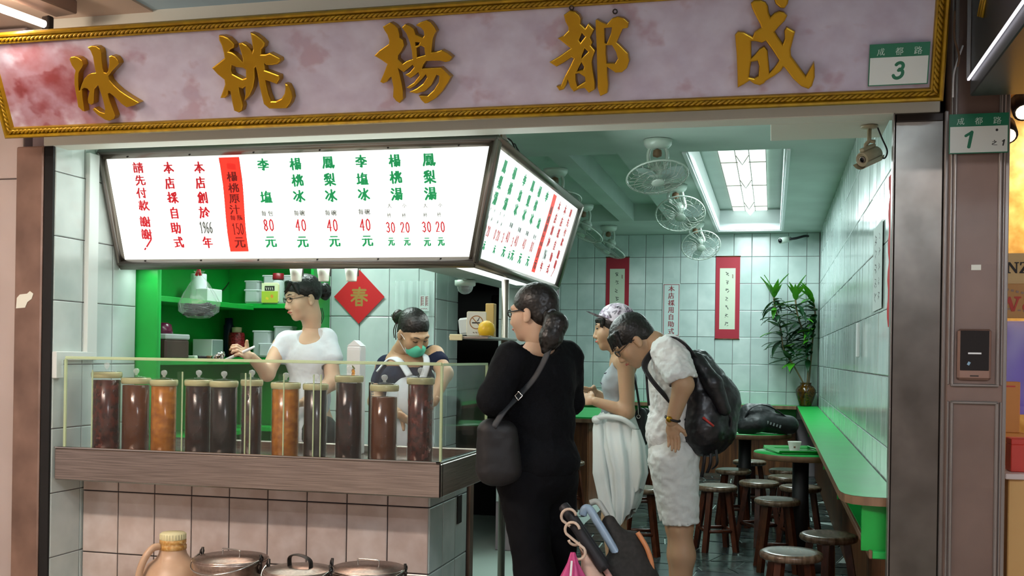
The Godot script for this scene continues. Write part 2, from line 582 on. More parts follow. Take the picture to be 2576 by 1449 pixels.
# ---------------------------------------------------------------- brush lettering: strokes on a 100 by 100 square, y down
const STROKES := {
	"本": [[12,30,88,30],[50,5,50,95],[48,32,30,60,8,78],[52,32,70,60,94,78],[34,74,66,74]],
	"店": [[50,2,54,14],[14,18,92,18],[18,18,16,55,6,95],[52,26,52,58],[52,40,84,40],[32,58,80,58],[32,58,32,92],[80,58,80,92],[32,90,80,90]],
	"採": [[4,30,36,30],[22,6,22,88,12,82],[4,64,38,50],[86,8,46,20],[50,26,54,36],[66,22,68,34],[88,20,80,36],[42,54,96,54],[68,38,68,96],[66,56,54,76,40,88],[70,56,82,76,98,88]],
	"自": [[48,4,40,20],[22,20,22,94],[78,20,78,94],[22,20,78,20],[22,44,78,44],[22,68,78,68],[22,92,78,92]],
	"助": [[12,10,12,80],[40,10,40,76],[12,10,40,10],[12,32,40,32],[12,54,40,54],[4,84,46,74],[50,30,90,30,88,70,82,92,72,86],[68,8,66,50,48,94]],
	"式": [[8,28,92,28],[14,52,54,52],[34,52,34,84],[10,90,58,80],[60,6,66,50,80,88,92,90,94,72],[76,8,86,20]],
	"創": [[32,4,6,36],[32,4,58,32],[22,30,42,30],[16,40,48,40,48,60],[16,40,16,66,6,92],[16,50,48,50],[16,60,48,60],[22,70,22,94],[22,70,48,70,48,94],[22,92,48,92],[68,16,68,70],[88,6,88,94,76,88]],
	"於": [[22,4,26,16],[4,22,46,22],[22,24,18,60,6,94],[22,44,42,44,38,88,30,84],[72,8,62,30,48,44],[72,12,82,30,98,44],[70,48,80,60],[64,66,80,80]],
	"年": [[28,4,20,22,8,36],[24,20,86,20],[30,42,80,42],[30,42,30,66],[6,66,94,66],[54,20,54,96]],
	"楊": [[4,32,40,32],[22,6,22,96],[21,36,14,56,4,70],[24,40,38,56],[54,6,54,40],[84,6,84,40],[54,6,84,6],[54,22,84,22],[54,38,84,38],[44,48,96,48],[60,52,46,74],[54,60,90,60,86,90,78,86],[66,62,46,90],[78,62,60,94]],
	"桃": [[4,32,38,32],[22,6,22,96],[21,36,14,56,4,70],[24,40,36,54],[58,6,58,60,42,94],[74,6,74,84,80,90,94,88,94,70],[46,22,54,36],[44,62,58,50],[94,18,80,36],[78,46,94,58]],
	"原": [[10,10,94,10],[16,10,14,60,4,94],[56,12,48,24],[32,24,84,24,84,54],[32,24,32,54],[32,38,84,38],[32,54,84,54],[58,54,58,94,48,90],[38,64,26,84],[74,62,90,82]],
	"汁": [[14,10,26,20],[6,34,18,44],[8,94,28,62],[34,40,96,40],[64,6,64,96]],
	"每": [[28,4,12,30],[22,18,90,18],[24,32,18,88],[24,32,80,32],[80,32,76,92,66,88],[4,58,96,58],[18,84,78,84],[46,38,54,50],[44,64,52,76]],
	"瓶": [[14,6,20,18],[40,4,32,20],[6,26,48,26],[4,50,50,50],[18,26,18,60,8,94],[38,26,38,94],[52,12,94,12],[62,12,62,84,76,74],[62,38,82,38,82,84,96,86,96,70],[68,54,74,66]],
	"元": [[20,14,80,14],[6,40,94,40],[38,40,34,70,10,94],[62,40,62,84,70,92,92,90,94,74]],
	"李": [[8,22,92,22],[50,4,50,50],[48,24,28,40,8,50],[52,24,72,40,94,50],[24,56,74,56,54,68],[52,66,52,94,42,90],[6,74,94,74]],
	"塩": [[4,36,34,36],[18,10,18,80],[4,86,36,76],[56,4,44,26],[50,16,92,16],[48,28,48,50],[84,28,84,50],[48,28,84,28],[48,48,84,48],[44,60,44,90],[58,60,58,90],[74,60,74,90],[88,60,88,90],[44,60,88,60],[36,92,98,92]],
	"包": [[30,4,22,24,8,40],[24,20,86,20,84,60,72,58],[24,36,62,36,62,56],[24,36,24,80,32,90,84,90,92,74],[24,56,62,56]],
	"冰": [[10,14,24,26],[6,72,28,44],[60,4,60,94,50,90],[32,36,52,36,46,60,28,84],[88,18,64,40],[62,40,76,66,96,82]],
	"碗": [[2,12,36,12],[20,12,4,60],[12,42,12,84],[12,42,32,42,32,84],[12,80,32,80],[66,2,68,12],[42,16,42,28],[42,16,96,16,94,26],[54,26,42,58],[48,36,64,36,58,60,40,92],[48,46,56,54],[72,34,90,34,88,60,80,56],[72,34,72,86,78,92,94,90,96,76]],
	"鳳": [[18,8,16,60,4,94],[18,8,82,8],[82,8,82,80,90,94,98,78],[30,22,70,22],[48,22,42,32],[34,32,34,58],[66,32,66,44],[34,32,66,32],[34,44,66,44],[34,56,74,56],[34,68,72,68,70,92,62,90],[30,78,30,90],[42,78,44,88],[52,78,56,86]],
	"梨": [[44,4,12,14],[6,24,50,24],[28,10,28,56],[27,26,6,48],[29,26,46,42],[60,10,60,40],[84,4,84,54,74,50],[8,66,92,66],[50,56,50,98],[48,68,28,84,8,92],[52,68,72,84,94,92]],
	"湯": [[12,8,24,18],[4,32,16,42],[6,94,26,62],[46,6,46,40],[82,6,82,40],[46,6,82,6],[46,22,82,22],[46,38,82,38],[34,48,96,48],[54,52,36,74],[48,60,88,60,84,90,76,86],[60,62,38,90],[74,62,54,94]],
	"大": [[8,34,92,34],[50,4,48,40,32,74,6,94],[52,38,68,72,96,94]],
	"小": [[50,6,50,92,38,86],[28,34,8,70],[72,34,94,68]],
	"杯": [[4,32,40,32],[22,6,22,96],[21,36,14,56,4,70],[24,40,38,56],[44,14,96,14],[70,14,60,40,42,60],[70,30,70,96],[74,38,94,58]],
	"請": [[18,2,24,12],[4,18,40,18],[8,32,36,32],[8,44,36,44],[10,56,10,90],[34,56,34,90],[10,56,34,56],[10,88,34,88],[48,12,96,12],[52,24,92,24],[44,38,98,38],[72,2,72,38],[54,48,54,96],[88,48,88,94,80,92],[54,48,88,48],[54,62,88,62],[54,74,88,74]],
	"先": [[28,6,14,34],[24,20,86,20],[50,4,50,48],[6,48,94,48],[38,48,34,72,8,94],[62,48,62,84,70,92,90,90,94,74]],
	"付": [[30,6,20,34,4,54],[22,34,22,96],[38,30,96,30],[76,6,76,94,62,88],[48,48,58,64]],
	"款": [[8,16,48,16],[28,4,28,30],[12,30,44,30],[12,42,44,42],[4,54,50,54],[28,54,28,92,20,88],[14,62,6,82],[40,62,48,78],[66,4,60,28,52,40],[62,20,94,20,88,36],[76,34,72,64,50,94],[74,56,82,78,98,94]],
	"謝": [[14,2,18,10],[2,16,30,16],[4,28,28,28],[4,40,28,40],[6,52,6,86],[26,52,26,86],[6,52,26,52],[6,84,26,84],[50,2,46,12],[38,12,38,60],[60,12,60,92,52,88],[38,12,60,12],[38,28,60,28],[38,44,60,44],[32,60,62,60],[58,60,34,90],[66,34,98,34],[86,6,86,94,76,90],[70,48,76,62]],
	"!": [[84,4,34,66],[18,84,10,94]],
	"成": [[14,24,90,24],[22,24,20,60,6,94],[22,46,46,46,42,76,34,72],[58,4,62,46,76,84,90,90,94,72],[82,36,66,68,48,90],[74,6,86,16]],
	"都": [[10,18,46,18],[28,4,28,34],[4,34,56,34],[54,8,36,36,4,60],[18,50,18,94],[46,50,46,94],[18,50,46,50],[18,70,46,70],[18,92,46,92],[66,8,66,98],[66,10,92,10,78,40],[78,40,94,58,86,72,74,68]],
	"路": [[10,8,10,34],[36,8,36,34],[10,8,36,8],[10,34,36,34],[22,34,22,84],[22,56,40,56],[10,52,10,86],[4,90,42,80],[62,4,46,36],[58,16,86,16,70,46,46,62],[58,28,76,44,98,60],[56,64,56,96],[84,64,84,96],[56,64,84,64],[56,92,84,92]],
	"之": [[48,4,54,16],[16,28,80,28,36,64],[22,60,14,80],[20,84,50,90,94,90]],
	"春": [[14,14,86,14],[20,28,80,28],[6,42,94,42],[52,2,46,40,8,72],[54,44,94,70],[34,56,34,96],[66,56,66,96],[34,56,66,56],[34,74,66,74],[34,94,66,94]],
	"用": [[20,8,20,60,8,94],[20,8,82,8],[82,8,82,94,70,90],[20,36,82,36],[20,62,82,62],[50,8,50,92]],
	"0": [[50,4,26,18,18,50,26,82,50,96,74,82,82,50,74,18,50,4]],
	"1": [[30,22,54,6,54,96],[34,96,72,96]],
	"2": [[20,26,34,6,62,6,78,24,70,46,20,94,82,94]],
	"3": [[20,16,50,4,76,18,70,40,44,46,76,56,78,82,50,96,18,84]],
	"4": [[64,96,64,6,14,68,88,68]],
	"5": [[76,6,28,6,24,44,56,40,80,58,78,82,50,96,18,84]],
	"6": [[70,8,40,20,22,54,26,84,50,96,76,82,76,62,54,50,26,60]],
	"8": [[50,4,26,16,30,40,70,58,78,80,50,96,22,80,30,58,70,40,74,16,50,4]],
	"9": [[74,40,48,52,26,38,26,18,50,4,74,16,78,46,62,78,34,94]],
}

func stroke(im: Image, a: Vector2, b: Vector2, r: float, col: Color) -> void:
	var lo := a.min(b) - Vector2(r + 1, r + 1)
	var hi := a.max(b) + Vector2(r + 1, r + 1)
	var ab := b - a
	var inv := 1.0 / maxf(ab.length_squared(), 0.0001)
	for y in range(maxi(int(lo.y), 0), mini(int(hi.y) + 1, im.get_height())):
		for x in range(maxi(int(lo.x), 0), mini(int(hi.x) + 1, im.get_width())):
			var p := Vector2(x + 0.5, y + 0.5)
			var t := clampf((p - a).dot(ab) * inv, 0, 1)
			var cover := clampf(r - (p - a - ab * t).length() + 0.5, 0, 1)
			if cover > 0:
				im.set_pixel(x, y, im.get_pixel(x, y).lerp(col, cover))

func glyph(im: Image, ch: String, at: Vector2, size: Vector2, col: Color, weight := 0.055, slant := 0.0) -> void:
	if not STROKES.has(ch):
		return
	for s: Array in STROKES[ch]:
		for i in range(0, s.size() - 2, 2):
			var a := Vector2(s[i], s[i + 1]) / 100.0 - Vector2(0.5, 0.5)
			var b := Vector2(s[i + 2], s[i + 3]) / 100.0 - Vector2(0.5, 0.5)
			var thin := 0.62 if absf(b.y - a.y) < 0.25 * absf(b.x - a.x) else 1.0
			a.x -= slant * a.y
			b.x -= slant * b.y
			stroke(im, at + a * size, at + b * size, maxf(weight * size.y * thin, 0.6), col)

func scribble(im: Image, at: Vector2, s: float, col: Color, sd: int) -> void:
	# small running-hand character
	var r := RandomNumberGenerator.new()
	r.seed = sd
	var p := at + Vector2(-0.3, -0.4) * s
	for k in 6:
		var q := at + Vector2(r.randf_range(-0.42, 0.42), -0.42 + 0.84 * (k + 1) / 6.0) * s
		stroke(im, p, q, s * r.randf_range(0.03, 0.07), col)
		p = q if r.randf() > 0.4 else at + Vector2(r.randf_range(-0.42, 0.42), -0.42 + 0.84 * (k + 1) / 6.0) * s

func printed(key: String, im: Image, rough := 0.6, glow := 0.0) -> StandardMaterial3D:
	var t := ImageTexture.create_from_image(im)
	var m := sm(key, Color.WHITE, rough)
	m.albedo_texture = t
	m.texture_repeat = false
	if glow > 0.0:
		m.emission_enabled = true
		m.emission = Color.BLACK
		m.emission_texture = t
		m.emission_energy_multiplier = glow
	return m

# flat rectangle with print, centred, facing +z, w by h, of thickness d
func sheet(called: String, w: float, h: float, d: float, m: Material, parent: Node, xf: Transform3D, edge: Material = null) -> MeshInstance3D:
	var st := mb()
	var p := [Vector3(-w / 2, -h / 2, d), Vector3(w / 2, -h / 2, d), Vector3(w / 2, h / 2, d), Vector3(-w / 2, h / 2, d)]
	quad_uv(st, p, [Vector2(0, 1), Vector2(1, 1), Vector2(1, 0), Vector2(0, 0)])
	st.generate_normals()
	var mesh := st.commit()
	mesh.surface_set_material(0, m)
	var st2 := mb()
	var b := [Vector3(-w / 2, -h / 2, 0), Vector3(w / 2, -h / 2, 0), Vector3(w / 2, h / 2, 0), Vector3(-w / 2, h / 2, 0)]
	quad(st2, b[3], b[2], b[1], b[0])
	for i in 4:
		quad(st2, b[i], b[(i + 1) % 4], p[(i + 1) % 4], p[i])
	st2.generate_normals()
	mesh = st2.commit(mesh)
	mesh.surface_set_material(1, edge if edge else M.paper)
	var o := mesh_node(called, mesh, null, parent)
	o.transform = xf
	return o

const MENU := [
	["請",204,78,59,52,0], ["先",204,141,59,52,0], ["付",200,204,59,53,0], ["款",198,268,59,53,0], ["謝",192,352,60,54,0], ["謝",188,417,60,54,0],
	["!",186,471,60,55,0], ["本",373,82,58,58,0], ["店",369,159,58,58,0], ["採",369,231,58,59,0], ["自",365,309,59,59,0], ["助",360,386,59,60,0],
	["式",361,460,59,60,0], ["本",542,85,57,57,0], ["店",538,161,57,58,0], ["創",537,235,57,58,0], ["於",532,310,58,59,0], ["1",502,385,19,62,3],
	["9",520,386,19,62,3], ["6",538,386,19,62,3], ["6",556,386,19,62,3], ["年",526,462,58,58,0], ["楊",714,135,58,48,2], ["桃",713,190,58,48,2],
	["原",710,243,58,49,2], ["汁",703,297,58,49,2], ["每",686,339,31,28,2], ["瓶",722,339,30,28,2], ["1",682,395,21,61,2], ["5",704,395,21,61,2],
	["0",725,396,21,61,2], ["元",703,462,60,60,2], ["李",888,81,62,58,1], ["塩",881,240,62,60,1], ["每",857,320,26,28,3], ["包",892,321,26,28,3],
	["8",858,379,29,61,0], ["0",889,379,29,61,0], ["元",873,461,62,61,1], ["楊",1059,83,61,58,1], ["桃",1058,162,61,59,1], ["冰",1055,239,61,59,1],
	["每",1031,321,26,28,3], ["碗",1061,322,26,28,3], ["4",1030,381,29,60,0], ["0",1061,382,29,60,0], ["元",1044,463,61,61,1], ["鳳",1228,80,60,59,1],
	["梨",1226,162,60,60,1], ["冰",1222,240,60,61,1], ["每",1195,323,27,28,3], ["碗",1227,324,27,28,3], ["4",1196,385,29,61,0], ["0",1227,385,29,61,0],
	["元",1213,462,60,60,1], ["李",1396,80,59,59,1], ["塩",1393,164,59,59,1], ["冰",1391,238,59,60,1], ["每",1368,321,27,28,3], ["碗",1400,322,27,28,3],
	["4",1367,385,29,60,0], ["0",1397,385,29,60,0], ["元",1384,462,59,59,1], ["楊",1565,82,59,59,1], ["桃",1562,160,60,60,1], ["湯",1560,240,60,61,1],
	["大",1516,294,21,23,3], ["杯",1510,340,21,23,3], ["小",1591,295,21,22,3], ["杯",1585,342,21,23,3], ["3",1498,399,24,53,0], ["0",1523,400,24,53,0],
	["2",1571,400,24,53,0], ["0",1597,401,24,53,0], ["元",1507,468,33,44,1], ["元",1587,469,33,43,1], ["鳳",1733,82,60,60,1], ["梨",1730,162,60,61,1],
	["湯",1728,241,61,62,1], ["大",1696,297,21,22,3], ["杯",1692,342,21,23,3], ["小",1770,296,21,22,3], ["杯",1761,341,21,22,3], ["3",1680,400,24,53,0],
	["0",1705,400,24,53,0], ["2",1748,400,24,53,0], ["0",1773,401,24,53,0], ["元",1689,471,35,46,1], ["元",1758,470,34,46,1]
]

const SIGN := {
	"ice": [[-2950,332,-2940,341,-2920,342,-2903,336,-2889,324,-2888,305,-2899,292,-2913,280,-2921,270,-2930,243,-2938,212,-2940,198,-2935,198,-2918,224,-2900,247,-2879,262,-2859,269,-2837,270,-2836,297,-2833,336,-2838,360,-2849,376,-2829,381,-2805,378,-2790,366,-2788,350,-2795,316,-2799,285,-2796,269,-2786,266,-2776,273,-2762,304,-2756,333,-2743,337,-2726,330,-2716,315,-2715,302,-2734,287,-2756,272,-2780,252,-2778,236,-2762,214,-2738,189,-2704,164,-2659,135,-2687,123,-2725,117,-2746,133,-2772,164,-2792,181,-2800,179,-2801,160,-2795,122,-2789,83,-2799,70,-2823,63,-2843,68,-2872,88,-2895,115,-2882,123,-2859,104,-2839,98,-2832,115,-2832,158,-2836,191,-2839,215,-2844,213,-2861,200,-2871,171,-2880,142,-2895,134,-2908,143,-2905,162,-2888,193,-2895,204,-2910,208,-2922,203,-2928,173,-2931,141,-2935,108,-2945,110,-2962,129,-2959,164,-2957,196,-2954,228,-2943,265,-2933,283,-2945,305]],
	"peach": [[-2229,391,-2210,389,-2188,379,-2171,362,-2164,351,-2170,336,-2186,331,-2193,324,-2182,321,-2166,309,-2152,293,-2142,281,-2140,292,-2143,321,-2148,354,-2130,357,-2111,346,-2098,329,-2092,315,-2087,326,-2086,360,-2086,394,-2065,386,-2042,368,-2027,350,-2034,334,-2048,324,-2052,306,-2033,305,-2015,310,-1996,300,-1972,286,-1972,273,-1989,261,-2012,259,-2039,260,-2046,267,-2048,242,-2031,236,-2009,227,-1987,218,-1989,200,-2006,182,-2028,191,-2053,200,-2052,179,-2049,143,-2042,116,-2021,115,-1995,125,-1979,143,-1972,162,-1970,185,-1956,179,-1946,152,-1945,125,-1958,102,-1979,82,-2012,82,-2059,84,-2080,104,-2083,145,-2086,185,-2086,228,-2087,255,-2093,250,-2098,213,-2113,173,-2136,142,-2166,119,-2155,151,-2150,178,-2164,170,-2178,176,-2179,152,-2176,124,-2174,100,-2184,81,-2201,73,-2221,82,-2223,118,-2223,162,-2230,165,-2235,149,-2253,136,-2275,137,-2255,169,-2241,193,-2240,211,-2266,234,-2288,262,-2257,279,-2222,299,-2221,320,-2224,349,-2232,371], [-2193,267,-2176,259,-2147,255,-2135,247,-2141,215,-2156,212,-2175,222,-2196,234,-2199,250]],
	"poplar": [[-1513,383,-1479,398,-1462,387,-1450,373,-1447,350,-1448,338,-1435,328,-1432,307,-1446,286,-1463,269,-1465,256,-1447,237,-1428,248,-1405,253,-1404,282,-1408,316,-1418,351,-1435,376,-1418,388,-1400,381,-1385,367,-1380,346,-1352,333,-1346,339,-1346,357,-1356,370,-1376,381,-1356,391,-1329,397,-1314,389,-1300,370,-1293,354,-1303,342,-1312,324,-1318,298,-1323,275,-1302,276,-1280,282,-1257,269,-1239,252,-1252,237,-1270,234,-1289,240,-1320,242,-1349,242,-1360,230,-1369,215,-1346,215,-1317,215,-1290,215,-1274,198,-1253,177,-1267,155,-1293,124,-1325,96,-1362,78,-1374,77,-1389,93,-1396,110,-1359,107,-1330,129,-1307,157,-1301,182,-1312,187,-1336,150,-1368,125,-1404,118,-1436,125,-1403,137,-1372,156,-1353,179,-1357,190,-1374,174,-1406,148,-1430,138,-1446,143,-1410,162,-1384,188,-1387,200,-1401,191,-1422,179,-1444,194,-1422,203,-1403,221,-1407,230,-1432,214,-1448,203,-1469,220,-1466,200,-1462,167,-1460,132,-1464,99,-1481,83,-1495,92,-1506,109,-1499,147,-1503,188,-1509,185,-1523,170,-1541,164,-1553,171,-1532,205,-1513,239,-1537,257,-1564,274,-1538,294,-1497,316,-1493,329,-1498,352,-1508,369], [-1385,317,-1367,314,-1374,305,-1385,303], [-1382,294,-1364,302,-1351,295,-1351,266,-1384,259]],
	"capital": [[-785,384,-761,398,-741,394,-726,381,-719,365,-722,348,-705,331,-693,348,-671,325,-688,296,-680,278,-686,266,-671,247,-677,232,-682,220,-686,205,-684,176,-678,127,-680,101,-704,89,-720,108,-741,106,-763,96,-776,113,-784,142,-791,124,-803,107,-820,103,-831,121,-813,123,-795,158,-774,191,-757,221,-764,226,-792,210,-825,194,-853,213,-814,232,-767,260,-792,282,-814,300,-791,309,-771,326,-770,338,-780,359], [-719,313,-708,300,-726,280,-731,288], [-711,256,-700,244,-725,221,-723,231], [-727,205,-718,188,-722,179,-745,174,-738,187], [-752,163,-738,165,-717,150,-716,134,-747,117,-752,138]],
	"ear": [[-664,358,-660,361,-643,350,-622,341,-601,361,-580,366,-558,359,-540,342,-544,323,-564,320,-576,297,-588,273,-572,257,-547,230,-543,202,-554,175,-573,161,-597,161,-628,184,-629,158,-627,117,-632,86,-660,75,-669,108,-667,191,-665,267,-665,330], [-632,327,-604,328,-608,307,-626,270,-633,273], [-629,264,-606,263,-592,238,-586,212,-597,196,-629,198,-631,235]],
	"become": [[-94,384,-81,393,-59,392,-42,384,-32,369,-29,346,-23,332,-10,344,7,350,24,345,36,332,27,314,5,293,-7,279,6,257,22,234,28,251,26,280,34,293,65,275,57,242,50,213,52,189,76,156,106,115,120,141,134,164,137,141,138,109,129,77,117,67,90,78,60,107,30,148,25,151,17,137,-7,120,-36,104,-44,95,-59,88,-79,94,-96,107,-116,95,-140,83,-141,129,-144,204,-150,275,-139,287,-117,283,-87,265,-80,281,-57,296,-61,309,-78,341,-90,366], [-91,249,-75,248,-53,241,-39,247,-18,218,9,176,6,170,-9,149,-24,132,-26,158,-32,213,-45,229,-61,221,-77,202,-90,189], [-90,175,-68,177,-63,160,-65,124,-79,116,-97,121,-94,152]],
	"dot": [[-11,389,-6,375,11,360,26,358,37,372,40,386,27,406,3,410,-10,399]],
}

# ---------------------------------------------------------------- the building
func tile_block() -> ArrayMesh:
	if tile_mesh == null:
		var st := mb()
		box(st, Vector3(0.5, 0.5, 0.005), Vector3(1, 1, 0.012), 0.0)
		# rounded front rim
		st = mb()
		var b := 0.02
		var z := 0.009
		var o := [Vector3(0, 0, 0), Vector3(1, 0, 0), Vector3(1, 1, 0), Vector3(0, 1, 0)]
		var m := [Vector3(0, 0, z - 0.002), Vector3(1, 0, z - 0.002), Vector3(1, 1, z - 0.002), Vector3(0, 1, z - 0.002)]
		var f := [Vector3(b, b * 0.66, z), Vector3(1 - b, b * 0.66, z), Vector3(1 - b, 1 - b * 0.66, z), Vector3(b, 1 - b * 0.66, z)]
		for i in 4:
			var j := (i + 1) % 4
			quad(st, o[i], o[j], m[j], m[i])
			quad(st, m[i], m[j], f[j], f[i])
		quad(st, f[0], f[1], f[2], f[3])
		st.generate_normals()
		tile_mesh = st.commit()
	return tile_mesh

# tiles between the given edges; the wall's own frame has x along u, y up, z out of the wall
func tiles(parent: Node3D, frame: Transform3D, xs: Array, ys: Array, mats: Array, gap := 0.005, tilt := 0.004) -> void:
	for i in xs.size() - 1:
		for j in ys.size() - 1:
			var w: float = xs[i + 1] - xs[i] - gap
			var h: float = ys[j + 1] - ys[j] - gap
			var o := mesh_node("tile", tile_block(), mats[rng.randi() % mats.size()], parent)
			var tb := Basis.from_euler(Vector3(rng.randf_range(-tilt, tilt), rng.randf_range(-tilt, tilt), 0))
			o.transform = frame * Transform3D(tb * Basis.from_scale(Vector3(w, h, 1)), Vector3(xs[i] + gap / 2, ys[j] + gap / 2, 0))

func steps(a: float, b: float, d: float, from := 0.0) -> Array:
	# edges at from + k d between a and b, with a and b at the ends
	var r := [a]
	var k := ceili((a - from) / d + 0.02)
	while from + k * d < b - 0.02:
		r.append(from + k * d)
		k += 1
	r.append(b)
	return r

func wall(called: String, c: Vector3, s: Vector3, m: Material, label: String) -> MeshInstance3D:
	var o := boxed(called, c, s, m, null, 0.0)
	tag(o, label, "wall", "", "structure")
	return o

func structure() -> void:
	# floor of the shop: irregular slates in pale joints
	var fl := boxed("floor", Vector3(-1.4, -0.03, -8.3), Vector3(4.4, 0.05, 8.05), M.slate_joint, null, 0.0)
	tag(fl, "dark green slate crazy paving with pale joints inside the shop", "floor", "", "structure")
	var zs := -4.3
	var row := 0
	while zs > -12.1:
		var dz := rng.randf_range(0.16, 0.27)
		var edge := func(x: float, r: int, z: float) -> float: return z + 0.028 * sin(5.1 * x + r * 1.9) + 0.018 * sin(11.0 * x + r * 4.1)
		var xa := -1.40
		var xb := -1.40
		while minf(xa, xb) < 0.46:
			var step := rng.randf_range(0.16, 0.36)
			var na := minf(xa + step + rng.randf_range(-0.06, 0.06), 0.5)
			var nb := minf(xb + step + rng.randf_range(-0.06, 0.06), 0.5)
			var ma := (xa + na) / 2.0
			var mbb := (xb + nb) / 2.0
			var poly := PackedVector2Array([Vector2(xa, edge.call(xa, row, zs)), Vector2(ma, edge.call(ma, row, zs)), Vector2(na, edge.call(na, row, zs)), Vector2(nb, edge.call(nb, row + 1, zs - dz)), Vector2(mbb, edge.call(mbb, row + 1, zs - dz)), Vector2(xb, edge.call(xb, row + 1, zs - dz))])
			var shr := inset(poly if not Geometry2D.is_polygon_clockwise(poly) else rev(poly), 0.0055)
			var st := mb()
			plate(st, shr, rng.randf_range(0.005, 0.009), Transform3D(Basis(Vector3.RIGHT, Vector3(0, 0, 1), Vector3.UP), Vector3(0, -0.005, 0)))
			obj("stone", st, [M.slate, M.slate_b, M.slate_c, M.slate_b][rng.randi() % 4], fl).position = Vector3(1.4, 0.03, 8.3)
			xa = na
			xb = nb
		zs -= dz
		row += 1
	var pv := boxed("floor_pavement", Vector3(-0.5, -0.035, -0.5), Vector3(12, 0.05, 7.5), M.pavement, null, 0.0)
	tag(pv, "grey arcade pavement in front of the shop", "pavement", "", "structure")

	var rows: Array = steps(0.0, 2.74, 0.305, 0.0)
	# left wall of the opening: tiles run in depth
	var wl := wall("wall_left", Vector3(-3.375, 1.37, -4.67), Vector3(0.13, 2.74, 0.66), M.grout, "white tiled side wall beside the menu lightbox")
	var fr := Transform3D(Basis(Vector3(0, 0, -1), Vector3.UP, Vector3(1, 0, 0)), Vector3(0.065, -1.37, 4.67))
	tiles(wl, fr, [4.325, 4.546, 4.63, 4.785, 4.99], steps(0.0, 2.74, 0.305, 0.005), [M.tile, M.tile_b], 0.004)
	var wl2 := wall("wall_left_rear", Vector3(-3.56, 1.4, -5.75), Vector3(0.1, 2.8, 1.5), M.soffit, "plain wall behind the green shelves")
	wl2.set_meta("label", "plain side wall behind the green kitchen shelves")
	# back wall of the kitchen
	var wk := wall("wall_kitchen", Vector3(-2.79, 1.14, -6.42), Vector3(1.44, 2.28, 0.12), M.grout, "white tiled kitchen wall with the red diamond poster")
	tiles(wk, Transform3D(Basis(), Vector3(2.79, -1.14, 0.06)), [-3.38, -3.178, -2.978, -2.778, -2.578, -2.378, -2.178, -2.071], [0.62, 0.925, 1.23, 1.537, 1.844, 2.15, 2.27], [M.tile, M.tile_b], 0.004)
	var wk2 := wall("wall_kitchen_end", Vector3(-2.13, 1.14, -6.655), Vector3(0.118, 2.28, 0.35), M.grout, "narrow tiled end of the kitchen wall beside the dark doorway")
	tiles(wk2, Transform3D(Basis(Vector3(0, 0, -1), Vector3.UP, Vector3(1, 0, 0)), Vector3(0.059, -1.14, 6.655)), [6.36, 6.595, 6.83], steps(0.6, 2.27, 0.19, 1.27), [M.tile, M.tile_b], 0.004)
	# thin partition with the doorway to the store
	var wp := wall("wall_partition", Vector3(-1.585, 1.14, -6.89), Vector3(0.39, 2.28, 0.1), M.grout, "narrow tiled partition right of the dark doorway")
	tiles(wp, Transform3D(Basis(), Vector3(1.585, -1.14, 0.05)), [-1.78, -1.585, -1.392], [0.32, 0.625, 0.93, 1.235, 1.54, 1.845, 2.15, 2.27], [M.tile, M.tile_b], 0.004)
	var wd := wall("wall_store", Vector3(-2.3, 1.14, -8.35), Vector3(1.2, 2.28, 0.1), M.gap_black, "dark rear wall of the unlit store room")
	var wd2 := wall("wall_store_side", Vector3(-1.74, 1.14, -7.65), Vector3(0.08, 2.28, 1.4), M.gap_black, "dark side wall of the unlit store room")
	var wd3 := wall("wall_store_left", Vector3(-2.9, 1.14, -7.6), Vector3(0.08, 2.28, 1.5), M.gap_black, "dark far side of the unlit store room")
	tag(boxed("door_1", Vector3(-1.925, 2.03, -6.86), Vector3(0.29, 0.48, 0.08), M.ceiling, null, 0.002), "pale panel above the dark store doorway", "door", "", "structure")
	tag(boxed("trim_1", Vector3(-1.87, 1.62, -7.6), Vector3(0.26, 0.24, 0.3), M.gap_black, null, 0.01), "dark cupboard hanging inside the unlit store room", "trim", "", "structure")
	tag(boxed("ceiling_store", Vector3(-2.32, 2.3, -7.6), Vector3(1.25, 0.04, 1.6), M.ceiling, null, 0.0), "low lid of the unlit store room", "ceiling", "", "structure")
	# back wall of the shop
	var wb := wall("wall_back", Vector3(-1.45, 1.4, -12.31), Vector3(4.0, 2.8, 0.11), M.grout, "far tiled wall with the two calligraphy scrolls")
	tiles(wb, Transform3D(Basis(), Vector3(1.45, -1.4, 0.055)), steps(-2.64, 0.5, 0.2, -1.038), [0.63, 0.935, 1.24, 1.545, 1.85, 2.155, 2.46, 2.724], [M.tile, M.tile_b])
	# right wall
	var wr := wall("wall_right", Vector3(0.567, 1.4, -8.36), Vector3(0.11, 2.8, 7.9), M.grout, "glossy tiled wall above the long green counter")
	tiles(wr, Transform3D(Basis(Vector3(0, 0, 1), Vector3.UP, Vector3(-1, 0, 0)), Vector3(-0.055, -1.4, 8.36)), steps(-12.24, -4.42, 0.2, -12.24), [0.63, 0.915, 1.232, 1.537, 1.85, 2.155, 2.46, 2.724], [M.tile, M.tile_b], 0.004, 0.006)
	var wrear := wall("wall_rear_left", Vector3(-3.35, 1.4, -10.3), Vector3(0.1, 2.8, 4.2), M.ceiling, "plain wall on the hidden side of the back room")
	wrear.set_meta("label", "plain wall at the hidden end of the back room")

	# ceiling with lamp trough and sunken bays
	var st := mb()
	var y := 2.724
	var slab := func(x0: float, x1: float, z0: float, z1: float, y0: float, y1: float) -> void:
		box(st, Vector3((x0 + x1) / 2, (y0 + y1) / 2, (z0 + z1) / 2), Vector3(x1 - x0, y1 - y0, absf(z1 - z0)))
	slab.call(-3.62, 0.62, -7.36, -4.42, y, 3.05)
	slab.call(-3.62, 0.62, -12.36, -11.94, y, 3.05)
	slab.call(0.08, 0.62, -11.94, -7.36, y, 3.05)
